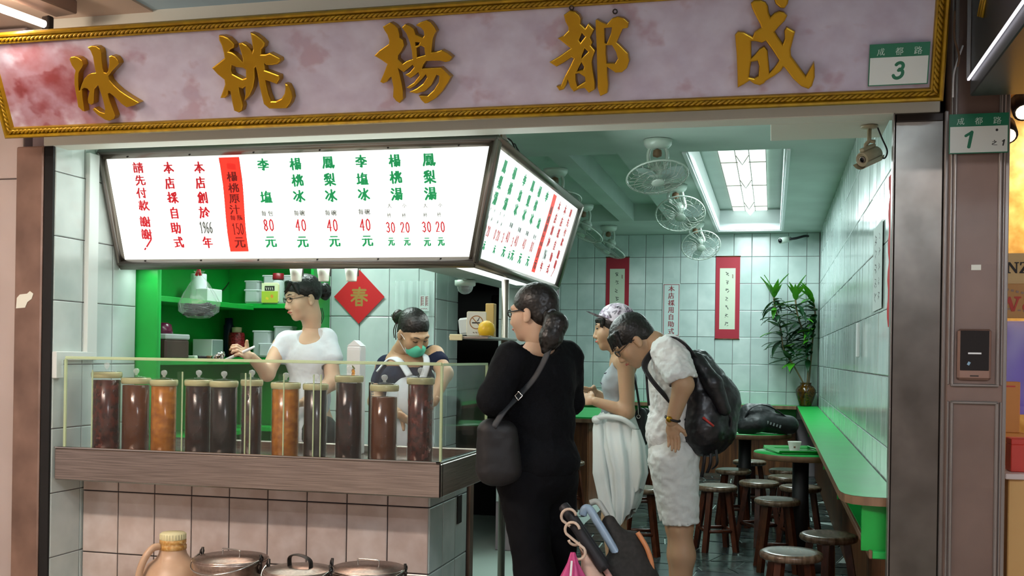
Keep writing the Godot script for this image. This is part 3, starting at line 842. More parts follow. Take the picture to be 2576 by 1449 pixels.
	slab.call(-1.07, -0.60, -11.94, -7.36, y, 3.05)
	slab.call(-3.62, -2.15, -11.94, -7.36, y, 3.05)
	slab.call(-1.57, -1.42, -11.94, -7.36, y, 3.05)
	slab.call(-2.15, -1.57, -11.94, -11.0, y, 3.05)
	slab.call(-1.42, -1.07, -11.94, -11.0, y, 3.05)
	slab.call(-2.15, -1.07, -11.0, -7.36, 2.9, 3.05)
	slab.call(-0.60, 0.08, -11.94, -7.36, 2.96, 3.05)
	tag(obj("ceiling", st, M.ceiling), "pale green ceiling with sunken bays and a long lamp trough", "ceiling", "", "structure")
	var rim := thing("trim_2", "bright white rim around the lamp trough in the ceiling", "trim", Vector3.ZERO, 0, "", "structure")
	boxed("rim_strip", Vector3(-0.61, y - 0.006, -9.65), Vector3(0.03, 0.012, 4.6), M.white_plastic, rim, 0.002)
	boxed("rim_strip", Vector3(0.09, y - 0.006, -9.65), Vector3(0.025, 0.012, 4.6), M.white_plastic, rim, 0.002)
	boxed("rim_strip", Vector3(-0.26, y - 0.006, -11.95), Vector3(0.72, 0.012, 0.025), M.white_plastic, rim, 0.002)
	boxed("trough_side", Vector3(-0.59, y + 0.11, -9.65), Vector3(0.012, 0.22, 4.56), M.white_plastic, rim, 0.0)
	boxed("trough_side", Vector3(0.07, y + 0.11, -9.65), Vector3(0.012, 0.22, 4.56), M.white_plastic, rim, 0.0)
	boxed("trough_end", Vector3(-0.26, y + 0.11, -11.93), Vector3(0.66, 0.22, 0.012), M.white_plastic, rim, 0.0)
	# lamp in the trough
	var glow := sm("lamp_glow", Color(0.9, 0.95, 0.93), 0.5)
	glow.emission_enabled = true
	glow.emission = Color(0.93, 1.0, 0.97)
	glow.emission_energy_multiplier = 1.5
	var lamp := thing("trough_lamp", "long bright ceiling lamp with a pointed centre reflector in the trough", "ceiling lamp", Vector3(-0.255, 2.94, -9.65))
	boxed("diffuser", Vector3(-0.12, 0, 0), Vector3(0.125, 0.012, 4.5), glow, lamp, 0.002)
	boxed("diffuser", Vector3(0.12, 0, 0), Vector3(0.125, 0.012, 4.5), glow, lamp, 0.002)
	st = mb()
	for s in [-1.0, 1.0]:
		quad(st, Vector3(0.052 * s, 0, 2.25), Vector3(0, -0.06, 2.25), Vector3(0, -0.06, -2.25), Vector3(0.052 * s, 0, -2.25))
	tri(st, Vector3(-0.052, 0, 2.25), Vector3(0, -0.06, 2.25), Vector3(0.052, 0, 2.25))
	tri(st, Vector3(0.052, 0, -2.25), Vector3(0, -0.06, -2.25), Vector3(-0.052, 0, -2.25))
	obj("reflector", st, glow, lamp)
	for x in [-0.054, 0.054, -0.185, 0.185]:
		boxed("rail", Vector3(x, -0.006, 0), Vector3(0.006, 0.012, 4.5), M.steel_frame, lamp, 0.0)
	for z in [-1.6, -0.2, 1.0, 2.0]:
		tubed("clip", [Vector3(-0.05, -0.01, z), Vector3(-0.02, -0.05, z - 0.03), Vector3(0, -0.075, z - 0.05), Vector3(0.02, -0.05, z - 0.03), Vector3(0.05, -0.01, z)], 0.004, M.steel_frame, lamp, 5)
		boxed("cross_bar", Vector3(0, -0.008, z - 0.3), Vector3(0.37, 0.01, 0.012), M.steel_frame, lamp, 0.0)
	# kitchen batten lamp over the work area, hidden above the lightbox
	var bat := thing("batten_lamp", "white batten lamp on the ceiling above the kitchen", "ceiling lamp", Vector3(-2.75, 2.70, -5.65))
	boxed("housing", Vector3.ZERO, Vector3(1.1, 0.045, 0.3), M.white_plastic, bat, 0.005)
	boxed("diffuser", Vector3(0, -0.03, 0), Vector3(1.0, 0.015, 0.25), glow, bat, 0.004)

	# lintel behind the sign, steel posts, black shutter gap, outer walls
	st = mb()
	box(st, Vector3(-1.37, 2.58, -4.36), Vector3(3.96, 0.65, 0.12), 0.003)
	box(st, Vector3(0.21, 2.28, -4.585), Vector3(0.46, 0.05, 0.33), 0.003)
	tag(obj("trim_3", st, M.soffit), "pale lintel soffit across the shop opening", "lintel", "", "structure")
	var pl := boxed("trim_post_left", Vector3(-3.425, 1.128, -4.375), Vector3(0.148, 2.255, 0.15), M.steel_warm, null, 0.006)
	tag(pl, "brownish steel post with a torn sticker at the tiled side wall", "post", "", "structure")
	tag(boxed("trim_gap", Vector3(-3.326, 1.128, -4.316), Vector3(0.046, 2.255, 0.012), M.gap_black, null, 0.0), "black shutter slot beside the steel post", "slot", "", "structure")
	st = mb()
	plate(st, PackedVector2Array([Vector2(0, 0), Vector2(0.05, 0.004), Vector2(0.062, 0.03), Vector2(0.085, 0.045), Vector2(0.094, 0.07), Vector2(0.075, 0.082), Vector2(0.06, 0.07), Vector2(0.02, 0.066), Vector2(0.004, 0.05)]), 0.0015)
	obj("torn_sticker", st, M.paper, pl).position = Vector3(-0.06, 0.36, 0.076)
	var pr := thing("trim_post_right", "wide brushed steel post right of the green counter", "post", Vector3(0.536, 0, -4.35), 0, "", "structure")
	boxed("post_face", Vector3(0, 1.128, 0), Vector3(0.178, 2.255, 0.1), M.steel_post, pr, 0.005)
	boxed("edge_strip", Vector3(0.098, 1.128, 0.03), Vector3(0.018, 2.255, 0.08), M.brown_trim, pr, 0.004)
	boxed("edge_strip", Vector3(-0.092, 1.128, 0.03), Vector3(0.006, 2.255, 0.06), M.brown_trim, pr, 0.002)
	boxed("cap_strip", Vector3(0, 2.235, 0.052), Vector3(0.17, 0.03, 0.006), M.dark_metal, pr, 0.002)
	var ow := wall("wall_outer", Vector3(-4.75, 1.42, -4.42), Vector3(2.5, 2.84, 0.12), M.grout, "pinkish panelled outer wall at the far side of the steel post")
	boxed("panel", Vector3(-0.0, -0.365, 0.066), Vector3(2.5, 2.11, 0.014), M.outer_wall, ow, 0.003)
	boxed("panel", Vector3(-0.0, 1.055, 0.066), Vector3(2.5, 0.72, 0.014), M.outer_wall, ow, 0.003)
	# brown column with panels
	var bc := thing("trim_column", "brown metal clad column carrying the card reader", "column", Vector3(0.735, 0, -4.3), 0, "", "structure")
	boxed("core", Vector3(0, 1.425, 0), Vector3(0.196, 2.85, 0.12), M.brown_panel, bc, 0.004)
	for p in [[1.215, 2.85], [0.0, 1.155]]:
		for s in [-1, 1]:
			boxed("moulding", Vector3(0.078 * s, (p[0] + p[1]) / 2, 0.064), Vector3(0.012, p[1] - p[0], 0.014), M.brown_trim, bc, 0.004)
			boxed("moulding", Vector3(0.091 * s, (p[0] + p[1]) / 2, 0.062), Vector3(0.008, p[1] - p[0], 0.008), M.brown_trim, bc, 0.003)
	boxed("moulding", Vector3(0, 1.215, 0.064), Vector3(0.168, 0.012, 0.014), M.brown_trim, bc, 0.004)
	boxed("moulding", Vector3(0, 1.150, 0.064), Vector3(0.168, 0.012, 0.014), M.brown_trim, bc, 0.004)
	boxed("sticker", Vector3(0.0, 1.655, 0.0615), Vector3(0.034, 0.02, 0.001), M.paper, bc, 0.0)
	# arcade ceiling over the pavement
	var ac := boxed("ceiling_arcade", Vector3(-4.39, 2.88, -0.9), Vector3(3.22, 0.06, 7.5), M.arcade_ceiling, null, 0.0)
	tag(ac, "beige arcade ceiling above the wooden shop sign", "ceiling", "", "structure")
	var ab := boxed("ceiling_arcade_blue", Vector3(1.11, 2.89, -0.9), Vector3(7.78, 0.06, 7.5), M.blue_panel, null, 0.0)
	tag(ab, "pale blue ceiling panel above the shop sign", "ceiling", "", "structure")
	tag(boxed("trim_4", Vector3(-1.0, 2.845, -4.33), Vector3(3.56, 0.03, 0.03), M.trim_brown, null, 0.003), "thin brown strip along the blue ceiling panel", "trim", "", "structure")

func rev(p: PackedVector2Array) -> PackedVector2Array:
	var q := p.duplicate()
	q.reverse()
	return q

# ---------------------------------------------------------------- signs
func rope(st: SurfaceTool, a: Vector3, b: Vector3, r: float, pitch: float) -> void:
	# two strands twisted about the line from a to b
	var l := a.distance_to(b)
	var dir := (b - a).normalized()
	var u := dir.cross(Vector3(0, 0, 1)).normalized()
	var n := int(l / pitch * 8.0)
	for s in 2:
		var pts := []
		for i in n + 1:
			var t := TAU * i / 8.0 + PI * s
			pts.append(a + dir * (l * i / n) + u * (cos(t) * r * 0.6) + Vector3(0, 0, sin(t) * r * 0.6))
		tube(st, pts, r * 0.72, 5)

func signs() -> void:
	var lean := atan(0.43)
	var sg := thing("shop_sign", "long pink signboard with five raised gold characters in a gold rope frame", "sign", Vector3(0, 2.255, -4.11))
	sg.rotation.x = lean
	var x0 := -3.39
	var x1 := 0.59
	var h := 0.455
	var st := mb()
	quad_uv(st, [Vector3(x0 + 0.03, 0.03, 0), Vector3(x1 - 0.03, 0.03, 0), Vector3(x1 - 0.03, h - 0.03, 0), Vector3(x0 + 0.03, h - 0.03, 0)], [Vector2(0, 1), Vector2(1, 1), Vector2(1, 0), Vector2(0, 0)])
	obj("board", st, M.sign_board, sg)
	st = mb()
	box(st, Vector3((x0 + x1) / 2, h / 2, -0.022), Vector3(x1 - x0 - 0.02, h - 0.02, 0.04), 0.0)
	obj("backing", st, M.trim_brown, sg)
	# frame: stepped rails with a rope moulding on each
	var rails := [[Vector3(x0, 0, 0), Vector3(x1, 0, 0), Vector3(0, 1, 0)], [Vector3(x0, h, 0), Vector3(x1, h, 0), Vector3(0, -1, 0)], [Vector3(x0, 0, 0), Vector3(x0, h, 0), Vector3(1, 0, 0)], [Vector3(x1, 0, 0), Vector3(x1, h, 0), Vector3(-1, 0, 0)]]
	for r in rails:
		var a: Vector3 = r[0]
		var b: Vector3 = r[1]
		var inn: Vector3 = r[2]
		var d := (b - a).normalized()
		# mitred profile swept along the rail: (distance inwards, height)
		var prof := v2s([0, -0.04, 0, 0.018, 0.006, 0.026, 0.014, 0.024, 0.018, 0.014, 0.0215, 0.010, 0.036, 0.010, 0.038, 0.014, 0.045, 0.014, 0.048, 0.0])
		st = mb()
		st.set_smooth_group(-1)
		for i in prof.size() - 1:
			var p: Vector2 = prof[i]
			var q: Vector2 = prof[i + 1]
			var a0 := a + inn * p.x + d * p.x + Vector3(0, 0, p.y)
			var a1 := a + inn * q.x + d * q.x + Vector3(0, 0, q.y)
			var b0 := b + inn * p.x - d * p.x + Vector3(0, 0, p.y)
			var b1 := b + inn * q.x - d * q.x + Vector3(0, 0, q.y)
			if d.cross(inn).z > 0:
				quad(st, a0, b0, b1, a1)
			else:
				quad(st, b0, a0, a1, b1)
		var rail := obj("frame_rail", st, M.gold_frame, sg)
		st = mb()
		rope(st, a + inn * 0.0285 + d * 0.028 + Vector3(0, 0, 0.013), b + inn * 0.0285 - d * 0.028 + Vector3(0, 0, 0.013), 0.0085, 0.042)
		obj("rope_moulding", st, M.gold_frame, rail)
	for group: Array in [["ice"], ["peach"], ["poplar"], ["capital", "ear"], ["become", "dot"]]:
		st = mb()
		for k: String in group:
			var polys := []
			for poly: Array in SIGN[k]:
				var pp := PackedVector2Array()
				for i in range(0, poly.size(), 2):
					pp.append(Vector2(poly[i], poly[i + 1]) / 1000.0)
				polys.append(pp)
			letter(st, polys, 0.038, 0.006)
		obj("character", st, M.gold, sg).position.z = 0.002
	# iron loops above the fourth character
	for p in [[1.02, 0], [1.13, 0]]:
		var lx: float = -0.758 if p[0] == 1.02 else -0.593
		var ly: float = 0.386 if p[0] == 1.02 else 0.362
		tubed("hanging_loop", ring_pts(Vector3(lx, ly + 0.02, 0.012), 0.008, 8, Vector3.RIGHT, Vector3.UP), 0.003, M.dark_metal, sg, 5, true)
	# house number on the signboard
	number_plate("house_number_plate", "green and white house number plate reading three on the signboard corner", "3", Transform3D(Basis(Vector3.RIGHT, lean) * Basis(Vector3.BACK, 0.0), Vector3(0.43, 2.255 + 0.138 * cos(lean) - 0.014 * sin(lean), -4.11 + 0.138 * sin(lean) + 0.014 * cos(lean))))
	number_plate("house_number_plate", "green and white house number plate reading one on the brown column", "1", Transform3D(Basis(), Vector3(0.734, 2.152, -4.225)))

	menu_box()

func number_plate(called: String, label: String, digit: String, xf: Transform3D) -> void:
	var im := Image.create(416, 300, false, Image.FORMAT_RGB8)
	var green := hexc("0a6b4c")
	var white := hexc("d2dcd8")
	im.fill(green)
	im.fill_rect(Rect2i(7, 96, 402, 197), white)
	var k := 0
	for ch in ["成", "都", "路"]:
		glyph(im, ch, Vector2(80 + 128 * k, 56), Vector2(56, 56), white, 0.035)
		k += 1
	if digit == "3":
		for part in [[Vector2(212, 166), 27.0, -2.6, 1.5], [Vector2(206, 217), 32.0, -1.45, 2.75]]:
			for i in 14:
				var a0: float = lerpf(part[2], part[3], i / 14.0)
				var a1: float = lerpf(part[2], part[3], (i + 1) / 14.0)
				stroke(im, part[0] + Vector2(cos(a0) - 0.18 * sin(a0), sin(a0)) * part[1], part[0] + Vector2(cos(a1) - 0.18 * sin(a1), sin(a1)) * part[1], 11.5, green)
	else:
		glyph(im, "1", Vector2(135, 196), Vector2(1, 1), green)
		stroke(im, Vector2(160, 140), Vector2(140, 250), 12, green)
		stroke(im, Vector2(160, 140), Vector2(118, 166), 10, green)
		glyph(im, "之", Vector2(318, 225), Vector2(42, 40), hexc("22282a"), 0.07)
		stroke(im, Vector2(386, 206), Vector2(378, 244), 5, hexc("22282a"))
		stroke(im, Vector2(386, 206), Vector2(374, 214), 4, hexc("22282a"))
		stroke(im, Vector2(334, 128), Vector2(334, 129), 9, hexc("1c2224"))
	var m := printed("number_plate_" + digit, im, 0.35)
	var o := sheet(called, 0.206, 0.148, 0.004, m, null, xf, sm("plate_green", green, 0.4))
	tag(o, label, "number plate")

func menu_image(w: int, h: int, lx: float, ly: float, side: bool) -> Image:
	# w by h pixels for lx by ly metres
	var im := Image.create(w, h, false, Image.FORMAT_RGB8)
	im.fill(Color(0.97, 1.0, 0.985))
	var red := hexc("a3141f")
	var green := hexc("0d7a45")
	var dark := hexc("5e120f")
	var ink := hexc("4b4f4c")
	var cols := [red, green, dark, ink]
	var sc := Vector2(w / lx, h / ly)
	# on the side face the columns run in the opposite order
	var from := [0.2, 0.365, 0.53, 0.71, 0.885, 1.065, 1.235, 1.41, 1.605, 1.77]
	var to := [1.94, 1.76, 1.575, 1.405, 1.215, 1.035, 0.86, 0.675, 0.485, 0.285]
	var strip := 1.405 if side else 0.71
	var wide := 0.045 if side else 0.055
	for y in h:
		var yy := y / sc.y
		if yy > 0.04 and yy < 0.51:
			var wob := 0.006 * sin(yy * 11.0)
			var xa := int((strip - wide + wob - (0.012 * yy if not side else 0.0)) * sc.x)
			var xb := int((strip + wide + wob - (0.03 * yy if not side else 0.0)) * sc.x)
			im.fill_rect(Rect2i(xa, y, xb - xa, 1), hexc("ee3326"))
			im.fill_rect(Rect2i(xa, y, 2, 1), hexc("8b1a14"))
			im.fill_rect(Rect2i(xb - 2, y, 2, 1), hexc("8b1a14"))
	# blurred first character on the red strip
	if not side:
		for k in 9:
			stroke(im, Vector2(0.70 + 0.006 * (k % 3), 0.075 + 0.008 * (k / 3)) * sc, Vector2(0.735, 0.08 + 0.008 * (k / 3)) * sc, 5, hexc("c9241c"))
	for g: Array in MENU:
		var p := Vector2(g[1], g[2]) / 1000.0
		var s := Vector2(g[3], g[4]) / 1000.0
		if side:
			var best := 0
			for i in 10:
				if absf(from[i] - p.x) < absf(from[best] - p.x):
					best = i
			p.x = to[best] + (p.x - from[best])
		var weight := 0.078 if g[5] != 3 else 0.06
		if s.x < 0.022:
			weight = 0.045
		elif g[0] in ["0", "2", "3", "4", "8"]:
			weight = 0.05
		glyph(im, g[0], p * sc, s * sc * 0.98, cols[g[5]], weight * (1.35 if side else 1.0))
	return im

func menu_box() -> void:
	var mn := thing("menu_lightbox", "white backlit menu box with green and red characters above the counter", "menu sign", Vector3.ZERO)
	var tl := Vector3(-3.295, 2.285, -4.655)
	var tr := Vector3(-1.235, 2.285, -4.655)
	var bl := Vector3(-3.295, 1.745, -4.84)
	var br := Vector3(-1.385, 1.745, -4.84)
	var tr2 := Vector3(-1.235, 2.285, -6.80)
	var br2 := Vector3(-1.385, 1.745, -6.76)
	var front := printed("menu_front", menu_image(1640, 464, 2.06, 0.571, false), 0.35, MENU_GLOW)
	var sidem := printed("menu_side", menu_image(1280, 400, 2.15, 0.571, true), 0.35, MENU_GLOW)
	var n_f := (bl - tl).cross(tr - tl).normalized()
	var st := mb()
	# lit panels with uv in metres of the slanting face
	var fu := func(p: Vector3) -> Vector2: return Vector2((p.x + 3.30) / 2.06, p.distance_to(Vector3(p.x, 2.285, -4.655)) / 0.571)
	quad_uv(st, [bl, br, tr, tl], [fu.call(bl), fu.call(br), fu.call(tr), fu.call(tl)])
	obj("lit_panel", st, front, mn)
	st = mb()
	var su := func(p: Vector3) -> Vector2: return Vector2((-p.z - 4.655) / 2.15, p.distance_to(Vector3(-1.235, 2.285, p.z)) / 0.571)
	quad_uv(st, [br, br2, tr2, tr], [su.call(br), su.call(br2), su.call(tr2), su.call(tr)])
	obj("lit_panel", st, sidem, mn)
	# body of the box behind the panels: an L in plan
	st = mb()
	var e := n_f * -0.004
	var depth_f := Vector3(-3.295, 2.285, -4.98)
	quad(st, Vector3(-3.295, 1.745, -5.0), Vector3(-3.295, 2.285, -4.98), Vector3(-1.8, 2.285, -4.98), Vector3(-1.8, 1.745, -5.0))
	quad(st, Vector3(-1.8, 1.745, -5.0), Vector3(-1.8, 2.285, -5.0), Vector3(-1.75, 2.285, -6.78), Vector3(-1.75, 1.745, -6.76))
	quad(st, tl, tr, Vector3(-1.235, 2.285, -4.98), depth_f)
	quad(st, Vector3(-1.8, 2.285, -4.98), Vector3(-1.235, 2.285, -4.98), tr2, Vector3(-1.75, 2.285, -6.78))
	quad(st, tl + e, depth_f, Vector3(-3.295, 1.745, -5.0), bl + e)
	quad(st, br2, Vector3(-1.75, 1.745, -6.76), Vector3(-1.75, 2.285, -6.78), tr2)
	# underside
	quad(st, Vector3(-3.295, 1.745, -5.0), Vector3(-1.8, 1.745, -5.0), br + Vector3(-0.1, 0, 0), bl)
	quad(st, Vector3(-1.8, 1.745, -5.0), Vector3(-1.75, 1.745, -6.76), br2, br + Vector3(-0.1, 0, 0))
	quad(st, br + Vector3(-0.1, 0, 0), br2, br, br)
	obj("box_body", st, M.ceiling, mn)
	# underside diffusers
	var gl := sm("menu_under_glow", Color(0.95, 0.97, 0.96), 0.5)
	gl.emission_enabled = true
	gl.emission = Color(0.97, 1.0, 0.99)
	gl.emission_energy_multiplier = 1.2
	boxed("under_diffuser", Vector3(-1.475, 1.741, -5.65), Vector3(0.15, 0.01, 1.45), gl, mn, 0.001)
	boxed("under_diffuser", Vector3(-2.42, 1.741, -4.93), Vector3(1.7, 0.01, 0.07), gl, mn, 0.001)
	# metal frame along the edges
	var edges := [[tl, tr], [bl, br], [tl, bl], [tr, br], [tr, tr2], [br, br2], [tr2, br2]]
	for q in edges:
		var a: Vector3 = q[0]
		var b: Vector3 = q[1]
		var fr := tubed("frame_bar", [a, b], 0.03, M.steel_frame, mn, 4)
		tubed("frame_lip", [a.lerp(b, 0.0) + Vector3(0.006, 0.0, 0.022), b + Vector3(0.006, 0.0, 0.022)], 0.012, M.brown_trim, fr, 6)
	for k in 6:
		for q in [[tl, tr, -0.018], [bl, br, 0.022]]:
			var p: Vector3 = q[0].lerp(q[1], (k + 0.5) / 6.0)
			tubed("rivet", [p + n_f * 0.02 + Vector3(0, q[2], 0), p + n_f * 0.03 + Vector3(0, q[2], 0)], 0.004, M.dark_metal, mn, 6)

const MENU_GLOW := 1.08

# ---------------------------------------------------------------- serving counter, glass case, jars, pots
func counter_and_jars() -> void:
	var ct := thing("serving_counter", "serving counter with pinkish tiled front and a wide steel band", "counter", Vector3.ZERO)
	boxed("base", Vector3(-2.4, 0.34, -4.92), Vector3(1.79, 0.68, 0.70), M.grout_dark, ct, 0.0)
	var front := Transform3D(Basis(), Vector3(0, 0, -4.57))
	tiles(ct, front, [-3.298, -3.1, -2.9, -2.7, -2.5, -2.3, -2.1, -1.9, -1.7, -1.502], [0.0, 0.3, 0.603, 0.68], [M.front_tile, M.front_tile_b], 0.006, 0.002)
	tiles(ct, Transform3D(Basis(Vector3(0, 0, -1), Vector3.UP, Vector3.RIGHT), Vector3(-1.506, 0, 0)), [4.565, 4.765, 4.965, 5.165], [0.0, 0.3, 0.603, 0.68], [M.tile, M.tile_b], 0.006, 0.002)
	boxed("dark_plate", Vector3(-1.492, 0.535, -5.02), Vector3(0.004, 0.14, 0.07), M.dark_metal, ct, 0.001)
	boxed("corner_post", Vector3(-1.515, 0.34, -5.235), Vector3(0.05, 0.68, 0.07), M.steel_warm, ct, 0.004)
	var st := mb()
	box(st, Vector3(-2.332, 0.755, -4.345), Vector3(1.915, 0.15, 0.03), 0.006)
	box(st, Vector3(-1.39, 0.755, -4.745), Vector3(0.03, 0.15, 0.77), 0.006)
	box(st, Vector3(-2.332, 0.755, -5.115), Vector3(1.915, 0.15, 0.03), 0.006)
	box(st, Vector3(-2.332, 0.735, -4.73), Vector3(1.9, 0.10, 0.77), 0.0)
	obj("steel_band", st, M.steel, ct)
	boxed("band_lip", Vector3(-2.332, 0.834, -4.342), Vector3(1.92, 0.008, 0.024), M.chrome, ct, 0.002)
	boxed("band_lip", Vector3(-1.386, 0.834, -4.73), Vector3(0.024, 0.008, 0.80), M.chrome, ct, 0.002)

	# glass case
	var gc := thing("glass_case", "low glass display case with pale edges on the steel band", "display case", Vector3(0, 0.832, 0))
	var xl := -3.255
	var xr := -1.385
	var zf := -4.36
	var zb := -5.10
	var h := 0.42
	boxed("front_pane", Vector3((xl + xr) / 2, h / 2, zf), Vector3(xr - xl, h, 0.006), M.glass, gc, 0.0)
	boxed("side_pane", Vector3(xr, h / 2, (zf + zb) / 2), Vector3(0.006, h, zf - zb), M.glass, gc, 0.0)
	boxed("side_pane", Vector3(xl, h / 2, (zf + zb) / 2), Vector3(0.006, h, zf - zb), M.glass, gc, 0.0)
	boxed("top_pane", Vector3((xl + xr) / 2, h + 0.004, zf - 0.2), Vector3(xr - xl, 0.008, 0.4), M.glass, gc, 0.0)
	boxed("back_pane", Vector3((xl + xr) / 2 + 0.4, h / 2, zb), Vector3(1.05, h, 0.006), M.glass, gc, 0.0)
	for x in [xl, xr]:
		boxed("corner_edge", Vector3(x, h / 2, zf), Vector3(0.012, h, 0.012), M.glass_edge, gc, 0.002)
	boxed("corner_edge", Vector3(xr, h / 2, zb), Vector3(0.012, h, 0.012), M.glass_edge, gc, 0.002)
	boxed("top_edge", Vector3((xl + xr) / 2, h + 0.006, zf), Vector3(xr - xl, 0.014, 0.014), M.glass_edge, gc, 0.002)
	boxed("top_edge", Vector3(xr, h + 0.004, (zf + zb) / 2), Vector3(0.014, 0.012, zf - zb), M.glass_edge, gc, 0.002)
	for x in [-3.13, -2.655, -2.335, -2.31, -2.145, -2.0, -1.965]:
		var dv := boxed("divider", Vector3(x, 0.185, -4.375), Vector3(0.03, 0.37, 0.006), M.glass, gc, 0.0)
		boxed("divider_edge", Vector3(0.012, 0, 0.003), Vector3(0.005, 0.37, 0.007), M.glass_edge, dv, 0.001)
	# jars: x, rim height, liquid height, radius, fill
	var specs := [
		[-3.165, 1.19, 1.151, 0.069, "juice_red", "reddish pickled fruit, fullest and closest to the tiled side wall"],
		[-3.015, 1.164, 1.129, 0.067, "juice_brown", "brown syrup, second from the tiled side wall"],
		[-2.85, 1.158, 1.133, 0.0625, "juice_amber", "amber fruit juice with floating bits, between two brown jars"],
		[-2.675, 1.161, 1.137, 0.064, "juice_dark", "dark brown fruit, just after the amber jar near the side wall"],
		[-2.53, 1.159, 1.136, 0.064, "juice_black", "near black plums behind the first double pane edge"],
		[-2.395, 1.167, 1.143, 0.049, "juice_dark", "dark reddish fruit, the slimmest jar"],
		[-2.21, 1.158, 1.128, 0.066, "juice_amber", "amber juice with floating bits in the middle of the case"],
		[-2.068, 1.155, 1.142, 0.056, "juice_black", "near black plums, directly after the middle amber jar"],
		[-1.892, 1.196, 1.164, 0.063, "juice_dark", "dark fruit slices, beside the ribbed rod"],
		[-1.727, 1.157, 1.102, 0.0635, "juice_brown", "clear brown syrup with a low level, beside the steel rod"],
		[-1.545, 1.193, 1.165, 0.0605, "juice_red", "red brown fruit slices at the corner of the case"],
	]
	var k := 0
	for s: Array in specs:
		jar(Vector3(s[0], 0.786, -4.55 - 0.02 * (k % 2)), s[3], s[1] - 0.786, s[2] - 0.786, s[4], s[5])
		k += 1
	# rods in the case
	var rl := thing("ribbed_rod", "ribbed silver rod standing between two tall jars", "rod", Vector3(-1.82, 0.787, -4.63))
	boxed("core", Vector3(0, 0.19, 0), Vector3(0.012, 0.38, 0.012), M.chrome, rl, 0.002)
	for i in 34:
		boxed("rib", Vector3(0.009, 0.02 + i * 0.0108, 0), Vector3(0.016, 0.005, 0.01), M.chrome, rl, 0.001)
	tag(tubed("steel_rod", [Vector3(-1.65, 0.79, -4.745), Vector3(-1.615, 1.10, -4.72)], 0.009, M.chrome, null, 10), "slanting steel rod leaning beside the brown syrup jar", "rod")
	# milk-white bottle with a fruit print behind the case
	var bim := Image.create(96, 192, false, Image.FORMAT_RGB8)
	bim.fill(hexc("dfe5e4"))
	for i in 9:
		stroke(bim, Vector2(44 + 4 * (i % 3), 100 + i * 6), Vector2(52 - 3 * (i % 2), 104 + i * 6), 9, hexc("d99a2c") if i % 3 else hexc("a8671d"))
	stroke(bim, Vector2(42, 80), Vector2(56, 90), 5, hexc("5f6b3a"))
	var ctn := thing("drink_carton", "white carton with an orange fruit print behind the glass case", "carton", Vector3(-2.055, 0.786, -5.03))
	boxed("body", Vector3(0, 0.275, 0), Vector3(0.075, 0.55, 0.075), M.white_plastic, ctn, 0.006)
	st = mb()
	plate(st, PackedVector2Array([Vector2(-0.037, 0), Vector2(0.037, 0), Vector2(0.0, 0.03)]), 0.07, Transform3D(Basis(Vector3.UP, 0), Vector3(0, 0.55, -0.035)))
	obj("gable", st, M.white_plastic, ctn)
	sheet("label_print", 0.07, 0.2, 0.001, printed("carton_print", bim), ctn, Transform3D(Basis(), Vector3(0, 0.43, 0.038)), M.white_plastic)

	pot("stock_pot", Vector3(-2.25, 0, -4.13), 0.155, 0.41, 0, "steel stock pot next to the plastic jug, lid handle flat")
	pot("stock_pot", Vector3(-1.815, 0, -3.88), 0.134, 0.435, 1, "steel stock pot with an upright strap handle, between two others")
	pot("stock_pot", Vector3(-1.62, 0, -4.13), 0.155, 0.405, 2, "steel stock pot nearest the counter's tiled corner")
	jug(Vector3(-2.605, 0, -4.25))

func jar(at: Vector3, r: float, rim: float, liq: float, fill: String, what: String) -> void:
	var j := thing("fruit_jar", "tall glass jar of " + what, "jar", at, 0, "tall glass jars in the display case")
	turned("liquid", v2s([0, 0.008, r - 0.008, 0.008, r - 0.004, 0.014, r - 0.004, liq - 0.003, r - 0.008, liq, 0, liq]), M[fill], j, 28)
	turned("glass", v2s([0, 0, r - 0.003, 0, r, 0.004, r, rim - 0.03, r - 0.002, rim - 0.02, r + 0.003, rim - 0.012]), M.jar_glass, j, 28)
	turned("rim", v2s([r - 0.002, rim - 0.03, r + 0.002, rim - 0.028, r + 0.004, rim - 0.016, r + 0.004, rim - 0.006, r + 0.001, rim, r - 0.006, rim]), M.lid_glass, j, 28)
	var lid := turned("lid", v2s([r - 0.004, rim - 0.004, r - 0.004, rim + 0.004, 0.012, rim + 0.010, 0.008, rim + 0.014]), M.jar_glass, j, 28)
	turned("knob", v2s([0.007, rim + 0.012, 0.006, rim + 0.018, 0.013, rim + 0.026, 0.015, rim + 0.034, 0.012, rim + 0.043, 0.0, rim + 0.047]), M.clear_plastic, lid, 16)
	if fill == "juice_amber" or fill == "juice_dark" or fill == "juice_red":
		# fruit pressed against the glass
		var st := mb()
		var n := 16 if fill == "juice_amber" else 26
		for i in n:
			var a := rng.randf_range(-0.3, PI + 0.3)
			var y := rng.randf_range(0.03, liq - 0.03)
			var c := Vector3(cos(a) * (r - 0.008), y, sin(a) * (r - 0.008))
			var bs := Basis(Vector3.UP, -a + PI / 2) * Basis(Vector3.BACK, rng.randf_range(-1, 1))
			var big := 0.006 if fill == "juice_amber" else rng.randf_range(0.014, 0.024)
			lathe(st, v2s([0, -big, big * 0.6, -big * 0.7, big * 0.8, 0, big * 0.6, big * 0.7, 0, big]), 7, Transform3D(bs * Basis.from_scale(Vector3(1, 1.2, 0.25)), c))
		var o := obj("fruit_pieces", st, M.seed if fill == "juice_amber" else (M.fruit if fill == "juice_red" else M.juice_black), j)
		o.set_meta("kind", "stuff")

